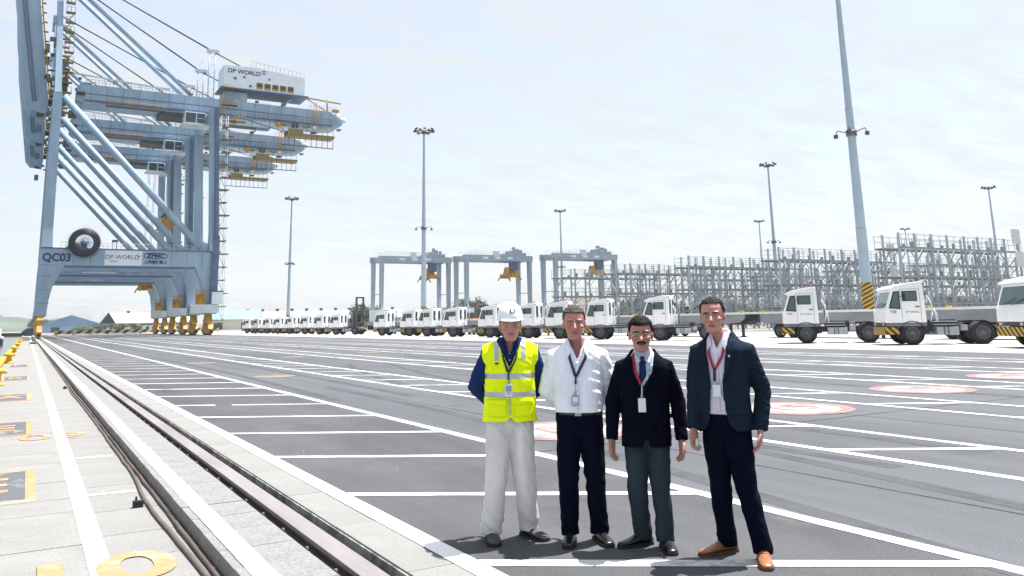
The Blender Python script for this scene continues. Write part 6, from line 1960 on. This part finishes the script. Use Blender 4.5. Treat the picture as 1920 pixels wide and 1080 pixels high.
class Both:
    def ray_cast(s, o_, d_):
        h = [b_.ray_cast(o_, d_) for b_ in s.bs]
        h = [x for x in h if x[0] is not None]
        return min(h, key=lambda x: x[3]) if h else (None,)
    def __init__(s, *bs): s.bs = bs
bb1 = Both(bvv, bvs)
lan = ribbon([(-0.050, 1.475), (-0.030, 1.36), (0.000, 1.262)], 0.020, bb1, 0.007).build('lanyard', LGREEN, P1)
ribbon([(0.090, 1.475), (0.060, 1.36), (0.010, 1.262)], 0.020, bb1, 0.007).build('lanyard_strap', LGREEN, lan)
ribbon([(0.005, 1.27), (0.004, 1.20)], 0.014, bb1, 0.008, 6).build('lanyard_tail', LGREEN, lan)
badge(P1, bb1, 0.004, 1.125, 0.060, 0.095, CARD, 'white and blue card on a dark green lanyard', 0.02, CARDB)
# helmet
hm = empty('safety_helmet', (0, 0, 0)); hm.parent = P1
rows = [(0.158, 0.098, 0.124, 0.0), (0.168, 0.099, 0.125, 0.0), (0.190, 0.097, 0.121, 0.0), (0.220, 0.092, 0.114, 0.002), (0.250, 0.079, 0.098, 0.004), (0.273, 0.058, 0.072, 0.006), (0.287, 0.032, 0.040, 0.008), (0.291, 0.008, 0.01, 0.008)]
b = loft([((0, cy + 0.004, z), (1, 0, 0), (0, 1, 0), a, b_) for z, a, b_, cy in rows], 36, 2.1)
xform(b, T).build('shell', HELM, hm)
b = MB()      # brim with a peak in front
n = 40; q = []
for zz, gx in ((0.154, 1.0), (0.160, 1.0), (0.170, 0.92), (0.162, 0.92)):
    for i in range(n):
        a = 2 * PI * i / n
        pk = 0.038 * max(0, -math.sin(a)) ** 3
        q.append((math.cos(a) * 0.106 * gx, math.sin(a) * (0.133 + pk) * gx + 0.004, zz - pk * 0.28))
b.add(q, [(k * n + i, k * n + (i + 1) % n, ((k + 1) % 4) * n + (i + 1) % n, ((k + 1) % 4) * n + i) for k in range(4) for i in range(n)], True)
xform(b, T).build('brim', HELM, hm)
b = limb([((0, -0.108, 0.205), 0.008), ((0, -0.083, 0.254), 0.009), ((0, -0.03, 0.285), 0.009), ((0, 0.04, 0.287), 0.009), ((0, 0.092, 0.256), 0.009)], 10)
xform(b, T).build('ridge', HELM, hm)
b = MB(); n = 18      # round emblem, a broken ring
for i in range(n):
    if 3 <= i <= 6: continue
    a0, a1 = 2 * PI * i / n, 2 * PI * (i + 1) / n
    for_ = [(0.021 * math.cos(a), 0.021 * math.sin(a)) for a in (a0, a1)] + [(0.013 * math.cos(a), 0.013 * math.sin(a)) for a in (a1, a0)]
    b.add([(x + 0.012, -0.1195 + (zz + 0.0) * 0.36, 0.222 + zz) for x, zz in for_], [(0, 1, 2, 3)])
xform(b, T).build('emblem', SOLEB, hm)
shoe(P1, (-0.146, -0.005), R(8), HIKE, SOLEB, 1.12, 1.03, STONE)
shoe(P1, (0.142, 0.080), R(38), HIKE, SOLEB, 1.12, 1.03, STONE)

# ================================================================ second man: white shirt
P2 = person('person', (3.78, 5.43), R(-34.8), 'man in white shirt and dark navy trousers with a navy lanyard, hands behind his back')
J = dict(hx=-0.026, nx=-0.022, sh=1.456, shw=0.172, crotch=0.775, elL=(-0.272, 0.085, 1.11), wrL=(-0.13, 0.21, 0.965), elR=(0.222, 0.085, 1.11), wrR=(0.075, 0.215, 0.97),
         kneeL=(-0.125, -0.030, 0.45), kneeR=(0.080, -0.015, 0.45), ankL=(-0.120, 0.010, 0.09), ankR=(0.098, 0.040, 0.09), hyaw=0.5)
T = headT(-0.042, -0.040, 1.500, 0.05, R(2), 0, 1.06)
skin_body(P2, J, T, SK2)
eyes_brows(P2, T, HGB, 1.0)
hair_piece(P2, T, HGB, lambda c: (c.z > 0.195 + max(0, -0.03 - c.y) * 0.05) or (c.y > -0.042 and c.z > 0.140 + max(0, -c.y) * 0.8) or (c.y > 0.04 and c.z > 0.03 and abs(c.x) < 0.055), 0.008, 0.016, 3)
trousers(P2, J, NAVYTR, 0.098, 0.073, 0.064, 0.99, 0.010, 4.0, hipw=0.182)
sh = remesh(join(hloft(torso_rows(J, 0.945, 0.016, 0.018)), arm_limb(J, -1, 'L', (0.074, 0.074, 0.070, 0.064, 0.052), -0.03), arm_limb(J, 1, 'R', (0.074, 0.074, 0.070, 0.064, 0.052), -0.03)), 0.008, 4)
creases(sh, 0.009, (7, 7, 8), 12.0, ((-0.2, 0, 1.1, 0.14, 0.8), (0.16, 0, 1.1, 0.14, 0.8), (0, -0.1, 0.99, 0.14, 0.6)))
cut(sh, lambda c: (c.z > 1.46 and (c.x + 0.022) ** 2 + c.y ** 2 < 0.0040) or (c.y < -0.02 and abs(c.x + 0.026) < max(0.0, (c.z - 1.345) * 0.42)) or c.z < 0.952)
o = put('shirt', sh, WSHIRT, P2); solid(o, 0.004)
bvs = bvh(sh)
collar(P2, bvs, -0.024, 1.447, WSHIRT, 0.085, 0.085, 0.05)
neck_ring(P2, (-0.024, 0.004, 1.472), 0.075, 0.024, WSHIRT, 0.036, 'collar_band', 0.9)
ribbon([(-0.030, 1.335), (-0.036, 1.15), (-0.030, 0.965)], 0.030, bvs, 0.002, 30).build('placket', WSHIRT, o)
b = MB()
for k in range(6): b.lathe([(0, 0), (0.006, 0), (0.005, -0.003), (0, -0.003)], tuple(on(bvs, -0.033, 1.31 - k * 0.065, 0.006)), 'Y', 8)
b.build('button', LPALE, o)
lan = ribbon([(-0.098, 1.462), (-0.085, 1.36), (-0.045, 1.225)], 0.020, bvs, 0.009).build('lanyard', LNAVY, P2)
ribbon([(0.060, 1.462), (0.035, 1.36), (-0.037, 1.225)], 0.020, bvs, 0.009).build('lanyard_strap', LNAVY, lan)
ribbon([(-0.041, 1.235), (-0.046, 1.165)], 0.015, bvs, 0.009, 6).build('lanyard_tail', LNAVY, lan)
ribbon([(-0.046, 1.17), (-0.050, 1.10)], 0.006, bvs, 0.009, 6).build('badge_cord', LPALE, lan)
badge(P2, bvs, -0.052, 1.045, 0.056, 0.076, CARDB, 'grey blue card hanging from the navy lanyard', 0.014, CARD)
b = hloft([(0.930, -0.026, 0.006, 0.180, 0.118), (0.966, -0.026, 0.006, 0.179, 0.117)], 2.5, 36); bt = b.build('belt', BLACKL, P2)
b = MB(); b.box((0, 0, 0), (0.052, 0.008, 0.040)); b.build('buckle', TSILVER, bt, bevel=0.004, loc=(-0.034, -0.115, 0.948))
shoe(P2, (-0.121, 0.005), R(-5), BLACKL, SOLEB, 1.0, 1.05)
shoe(P2, (0.100, 0.035), R(20), BLACKL, SOLEB, 1.0, 1.05)

# ================================================================ third man: dark blazer, tie, moustache
P3 = person('person', (4.10, 5.04), R(-39.2), 'shorter man with moustache and glasses in dark blazer, blue tie and grey trousers')
J = dict(hx=-0.010, nx=-0.006, sh=1.376, shw=0.162, crotch=0.72, elL=(-0.252, 0.03, 1.03), wrL=(-0.268, -0.04, 0.770), elR=(0.236, 0.03, 1.03), wrR=(0.246, -0.04, 0.770),
         kneeL=(-0.098, -0.030, 0.42), kneeR=(0.078, -0.040, 0.42), ankL=(-0.072, 0.055, 0.09), ankR=(0.092, -0.025, 0.09), hyaw=0.35)
T = headT(-0.018, -0.040, 1.406, 0.03, R(2), 0, 1.08)
skin_body(P3, J, T, SK3, nose=1.3, curl=0.45)
eyes_brows(P3, T, HBLK, 1.1)
hair_piece(P3, T, HBLK, lambda c: (c.z > 0.182 + max(0, abs(c.x) - 0.035) * 0.15 and c.z > 0.15) or (c.y > -0.048 and c.z > 0.132 + max(0, -c.y) * 0.7) or (c.y > 0.04 and c.z > 0.03 and abs(c.x) < 0.055), 0.009, 0.012, 5)
b = xform(join(limb([((-0.031, -0.098, 0.060), (0.005, 0.006)), ((-0.016, -0.106, 0.067), (0.007, 0.008)), ((0, -0.108, 0.069), (0.006, 0.007)), ((0.016, -0.106, 0.067), (0.007, 0.008)), ((0.031, -0.098, 0.060), (0.005, 0.006))], 10)), T)
b.build('moustache', HBLK, P3)
gl = empty('spectacles', (0, 0, 0)); gl.parent = P3
b = MB()
for s in (-1, 1):
    pts = [(s * 0.033 + 0.021 * math.cos(2 * PI * i / 16), -0.107 + abs(0.021 * math.cos(2 * PI * i / 16)) * 0.15, 0.114 + 0.016 * math.sin(2 * PI * i / 16)) for i in range(17)]
    b.path(pts, 0.0012, 5); b.path([(s * 0.054, -0.104, 0.118), (s * 0.080, -0.04, 0.120), (s * 0.084, 0.012, 0.116)], 0.0014, 5)
b.path([(-0.012, -0.107, 0.117), (0.012, -0.107, 0.117)], 0.0012, 5)
xform(b, T).build('frame', TSILVER, gl)
trousers(P3, J, GREYTR, 0.092, 0.069, 0.062, 0.95, 0.010, 6.0, hipw=0.168)
# shirt front
sh = remesh(hloft(torso_rows(J, 0.93, -0.006)), 0.008, 3)
cut(sh, lambda c: (c.z > 1.368 and (c.x + 0.006) ** 2 + c.y ** 2 < 0.0036))
o = put('shirt', sh, PALESH, P3)
bvs = bvh(sh)
jk = remesh(join(hloft(torso_rows(J, 0.705, 0.016, 0.006)), arm_limb(J, -1, 'L', (0.066, 0.061, 0.056, 0.050, 0.045), 0.01), arm_limb(J, 1, 'R', (0.066, 0.061, 0.056, 0.050, 0.045), 0.01)), 0.008, 4)
creases(jk, 0.0075, (9, 9, 8), 20.0, ((-0.235, 0, 1.03, 0.1, 1.0), (0.22, 0, 1.03, 0.1, 1.0)))
cut(jk, lambda c: (c.y < 0.01 and abs(c.x + 0.016) < max(0.0, (c.z - 1.115) * 0.34) and c.z > 1.115) or (c.z > 1.376 and (c.x + 0.006) ** 2 + c.y ** 2 < 0.0062) or (c.z < 0.716 and abs(c.x) < 0.205) or (c.y < -0.04 and c.z < 0.80 and abs(c.x + 0.012) < (0.80 - c.z) * 0.35))
o = put('blazer', jk, BLAZER, P3); solid(o, 0.006)
bvj = bvh(jk)
bb = Both(bvj, bvs)
for s in (-1, 1):
    A = [(-0.016 + s * 0.004, 1.112), (-0.016 + s * 0.045, 1.235), (-0.010 + s * 0.082, 1.388)]
    B = [(-0.016 + s * 0.022, 1.118), (-0.016 + s * 0.098, 1.235), (-0.010 + s * 0.108, 1.368)]
    strip(A, B, bb, 0.006, 0.006, 14, 4).build('lapel', BLAZER, o)
    x0 = s * 0.105 - 0.012
    strip([(x0 - 0.055, 0.905), (x0 + 0.055, 0.905)], [(x0 - 0.055, 0.870), (x0 + 0.055, 0.870)], bvj, 0.002, 0.005, 8, 2).build('pocket_flap', BLAZER, o)
b = MB()
for k in range(2): b.lathe([(0, 0), (0.011, 0), (0.010, -0.005), (0, -0.006)], tuple(on(bvj, -0.020, 1.085 - k * 0.10, 0.004)), 'Y', 10)
b.build('button', SOLEB, o)
collar(P3, bvs, -0.010, 1.372, PALESH, 0.060, 0.062, 0.014)
neck_ring(P3, (-0.010, 0.002, 1.394), 0.070, 0.022, PALESH, 0.024, 'collar_band', 0.3)
ribbon([(-0.014, 1.338), (-0.018, 1.22), (-0.018, 1.10)], 0.050, bvs, 0.008).build('tie', TIE, P3)
strip([(-0.032, 1.370), (0.004, 1.370)], [(-0.026, 1.330), (-0.002, 1.330)], bvs, 0.012, 0.010, 6, 4).build('tie_knot', TIE, P3)
lan = ribbon([(-0.086, 1.395), (-0.070, 1.26), (-0.030, 1.160)], 0.020, bb, 0.014).build('lanyard', LRED, P3)
ribbon([(0.066, 1.395), (0.042, 1.26), (-0.022, 1.160)], 0.020, bb, 0.014).build('lanyard_strap', LPALE, lan)
ribbon([(-0.026, 1.17), (-0.030, 1.085)], 0.010, bb, 0.014, 6).build('lanyard_tail', LPALE, lan)
badge(P3, bb, -0.032, 1.020, 0.056, 0.100, CARD, 'blank white card hanging from the red lanyard', 0.016)
shoe(P3, (-0.074, 0.055), R(-58), BLACKL, SOLEB, 0.98, 1.0)
shoe(P3, (0.093, -0.025), R(12), BLACKL, SOLEB, 0.98, 1.0)

# ================================================================ fourth man: slate jacket, brown shoes
FA = R(-16)           # his body is turned a little towards the others
P4 = person('person', (4.42, 4.50), R(-44.45) + FA, 'tallest man in open slate jacket over a lilac shirt, with tan leather shoes')
def cv(x, y, z):      # from the camera-facing frame to his own
    c_, s_ = math.cos(-FA), math.sin(-FA)
    return (x * c_ - y * s_, x * s_ + y * c_, z)
J = dict(hx=-0.035, nx=-0.030, sh=1.496, shw=0.176, crotch=0.79, elL=cv(-0.235, 0.02, 1.13), wrL=cv(-0.255, -0.05, 0.875), elR=cv(0.245, 0.03, 1.12), wrR=cv(0.205, -0.045, 0.870),
         kneeL=cv(-0.095, 0.020, 0.46), kneeR=cv(0.085, -0.045, 0.45), ankL=cv(-0.080, 0.115, 0.09), ankR=cv(0.160, -0.070, 0.09), hyaw=0.3)
T = headT(-0.062, -0.040, 1.540, -FA * 0.8 - 0.05, R(2), R(-2), 1.05)
skin_body(P4, J, T, SK4, curl=0.5)
eyes_brows(P4, T, HBRN, 1.0)
hair_piece(P4, T, HBRN, lambda c: (c.z > 0.205 + max(0, abs(abs(c.x) - 0.04) * -0.3) and c.z > 0.2 - max(0, c.y) * 2) or (c.y > -0.040 and c.z > 0.132 + max(0, -c.y) * 0.9) or (c.y > 0.04 and c.z > 0.03 and abs(c.x) < 0.055), 0.008, 0.008, 9)
trousers(P4, J, NAVYTR, 0.100, 0.070, 0.060, 1.03, 0.010, 14.0, hipw=0.172)
sh = remesh(hloft(torso_rows(J, 0.97, 0.000, 0.012)), 0.008, 3)
creases(sh, 0.004, (8, 8, 8), 30.0)
cut(sh, lambda c: (c.z > 1.488 and (c.x + 0.032) ** 2 + c.y ** 2 < 0.0040) or (c.y < -0.02 and abs(c.x + 0.034) < max(0.0, (c.z - 1.425) * 0.42)))
o = put('shirt', sh, LILAC, P4); solid(o, 0.004)
bvs = bvh(sh)
jk = remesh(join(hloft(torso_rows(J, 0.845, 0.020, 0.010)), arm_limb(J, -1, 'L', (0.070, 0.065, 0.060, 0.053, 0.048), 0.01), arm_limb(J, 1, 'R', (0.070, 0.065, 0.060, 0.053, 0.048), 0.01)), 0.008, 4)
creases(jk, 0.0085, (9, 9, 8), 40.0, ((-0.235, 0, 1.13, 0.1, 1.0), (0.24, 0, 1.12, 0.1, 1.0)))
def op(z):            # the open front, wider at the hem on one side
    if z > 1.18: k = (z - 1.18) / 0.30; return (-0.085 - 0.010 * k - 0.02 * k, 0.005 + 0.040 * k)
    k = (1.18 - z) / 0.34; return (-0.085 - 0.035 * k, 0.005 + 0.045 * k * k - 0.005 * k)
cut(jk, lambda c: (c.y < 0.0 and op(c.z)[0] < c.x < op(c.z)[1]) or (c.z > 1.494 and (c.x + 0.030) ** 2 + c.y ** 2 < 0.0066) or (c.z < 0.857 and abs(c.x) < 0.20) or (c.y < 0 and c.z < 0.93 and op(0.93)[0] - (0.93 - c.z) * 0.5 < c.x < op(0.93)[1] + (0.93 - c.z) ** 2 * 14))
o = put('jacket', jk, SLATE, P4); solid(o, 0.006)
bvj = bvh(jk)
bb = Both(bvj, bvs)
for s in (-1, 1):
    i_ = 0 if s < 0 else 1
    A = [(op(1.19)[i_], 1.185), (op(1.30)[i_], 1.32), (op(1.45)[i_] + s * 0.010, 1.508)]
    B = [(op(1.19)[i_] + s * 0.014, 1.190), (op(1.30)[i_] + s * 0.062, 1.345), (op(1.45)[i_] + s * 0.040, 1.490)]
    strip(A, B, bb, 0.006, 0.006, 16, 4).build('lapel', SLATE, o)
    x0 = s * 0.125 - 0.03
    strip([(x0 - 0.055, 1.005), (x0 + 0.055, 1.005)], [(x0 - 0.055, 0.968), (x0 + 0.055, 0.968)], bvj, 0.002, 0.005, 8, 2).build('pocket_flap', SLATE, o)
b = MB(); b.lathe([(0, 0), (0.009, 0), (0.009, -0.003), (0, -0.004)], tuple(on(bvj, op(1.36)[1] + 0.032, 1.375, 0.016)), 'Y', 12); b.build('lapel_pin', TSILVER, o)
collar(P4, bvs, -0.034, 1.490, LILAC, 0.082, 0.085, 0.040)
neck_ring(P4, (-0.034, 0.004, 1.510), 0.075, 0.024, LILAC, 0.036, 'collar_band', 0.8)
ribbon([(-0.036, 1.395), (-0.040, 1.2), (-0.038, 0.99)], 0.028, bvs, 0.002, 30).build('placket', LILAC, P4)
lan = ribbon([(-0.100, 1.478), (-0.085, 1.38), (-0.058, 1.285)], 0.018, bvs, 0.009).build('lanyard', LRED, P4)
ribbon([(0.030, 1.478), (0.008, 1.38), (-0.046, 1.285)], 0.018, bvs, 0.009).build('lanyard_strap', LRED, lan)
ribbon([(-0.052, 1.292), (-0.056, 1.20)], 0.018, bvs, 0.010, 6).build('lanyard_tail', LNAVY, lan)
badge(P4, bvs, -0.040, 1.135, 0.058, 0.085, CARD, 'blank white card on the tallest man\'s red lanyard', 0.018)
b = hloft([(0.985, -0.035, 0.006, 0.170, 0.116), (1.018, -0.035, 0.006, 0.169, 0.115)], 2.5, 36); bt = b.build('belt', BROWNL, P4)
b = MB(); b.box((0, 0, 0), (0.046, 0.008, 0.036)); b.build('buckle', RUST, bt, bevel=0.003, loc=(-0.038, -0.113, 1.001))
a_ = cv(-0.082, 0.115, 0); shoe(P4, a_, R(-52) - FA, BROWNL, SOLET, 0.98, 1.12, SOLET)
a_ = cv(0.160, -0.070, 0); shoe(P4, a_, R(4) - FA, BROWNL, SOLET, 0.98, 1.12, SOLET)
# a wedding ring
wr_ = Vector(J['wrR'])
b = MB(); b.lathe([(0.0102, -0.003), (0.0118, -0.003), (0.0118, 0.003), (0.0102, 0.003), (0.0102, -0.003)], tuple(wr_ + Vector((0, -0.030, -0.10))), 'Z', 14); b.build('ring', YEL, P4)
# paper held in his other hand
b = MB(); b.box((0, 0, 0), (0.020, 0.030, 0.050)); o = b.build('folded_paper', CARD, loc=P4.location, bevel=0.003)
tag(o, 'small white folded paper held in the tallest man\'s hand', 'paper')
wl = Matrix.Translation(P4.location) @ Matrix.Rotation(P4.rotation_euler.z, 4, 'Z') @ (Vector(J['wrL']) + Vector((0.028, -0.030, -0.10)))
o.location = wl; o.rotation_euler = (0.2, 0.1, P4.rotation_euler.z)

# ================================================================== AIR: thin sea haze over the whole port
hb = MB(); hb.b2((-900, -140, -4.5), (900, 2100, 110))
hz = hb.build('haze', [])
hz['kind'] = 'stuff'
hm_ = bpy.data.materials.new('sea_haze'); hm_.use_nodes = True
hm_.node_tree.nodes.clear()
ho = hm_.node_tree.nodes.new('ShaderNodeOutputMaterial'); hv = hm_.node_tree.nodes.new('ShaderNodeVolumePrincipled')
hv.inputs['Color'].default_value = (0.93, 0.96, 1.0, 1); hv.inputs['Density'].default_value = 0.00010; hv.inputs['Anisotropy'].default_value = 0.2
hm_.node_tree.links.new(hv.outputs[0], ho.inputs['Volume'])
hz.data.materials.append(hm_)
S.cycles.volume_bounces = 1
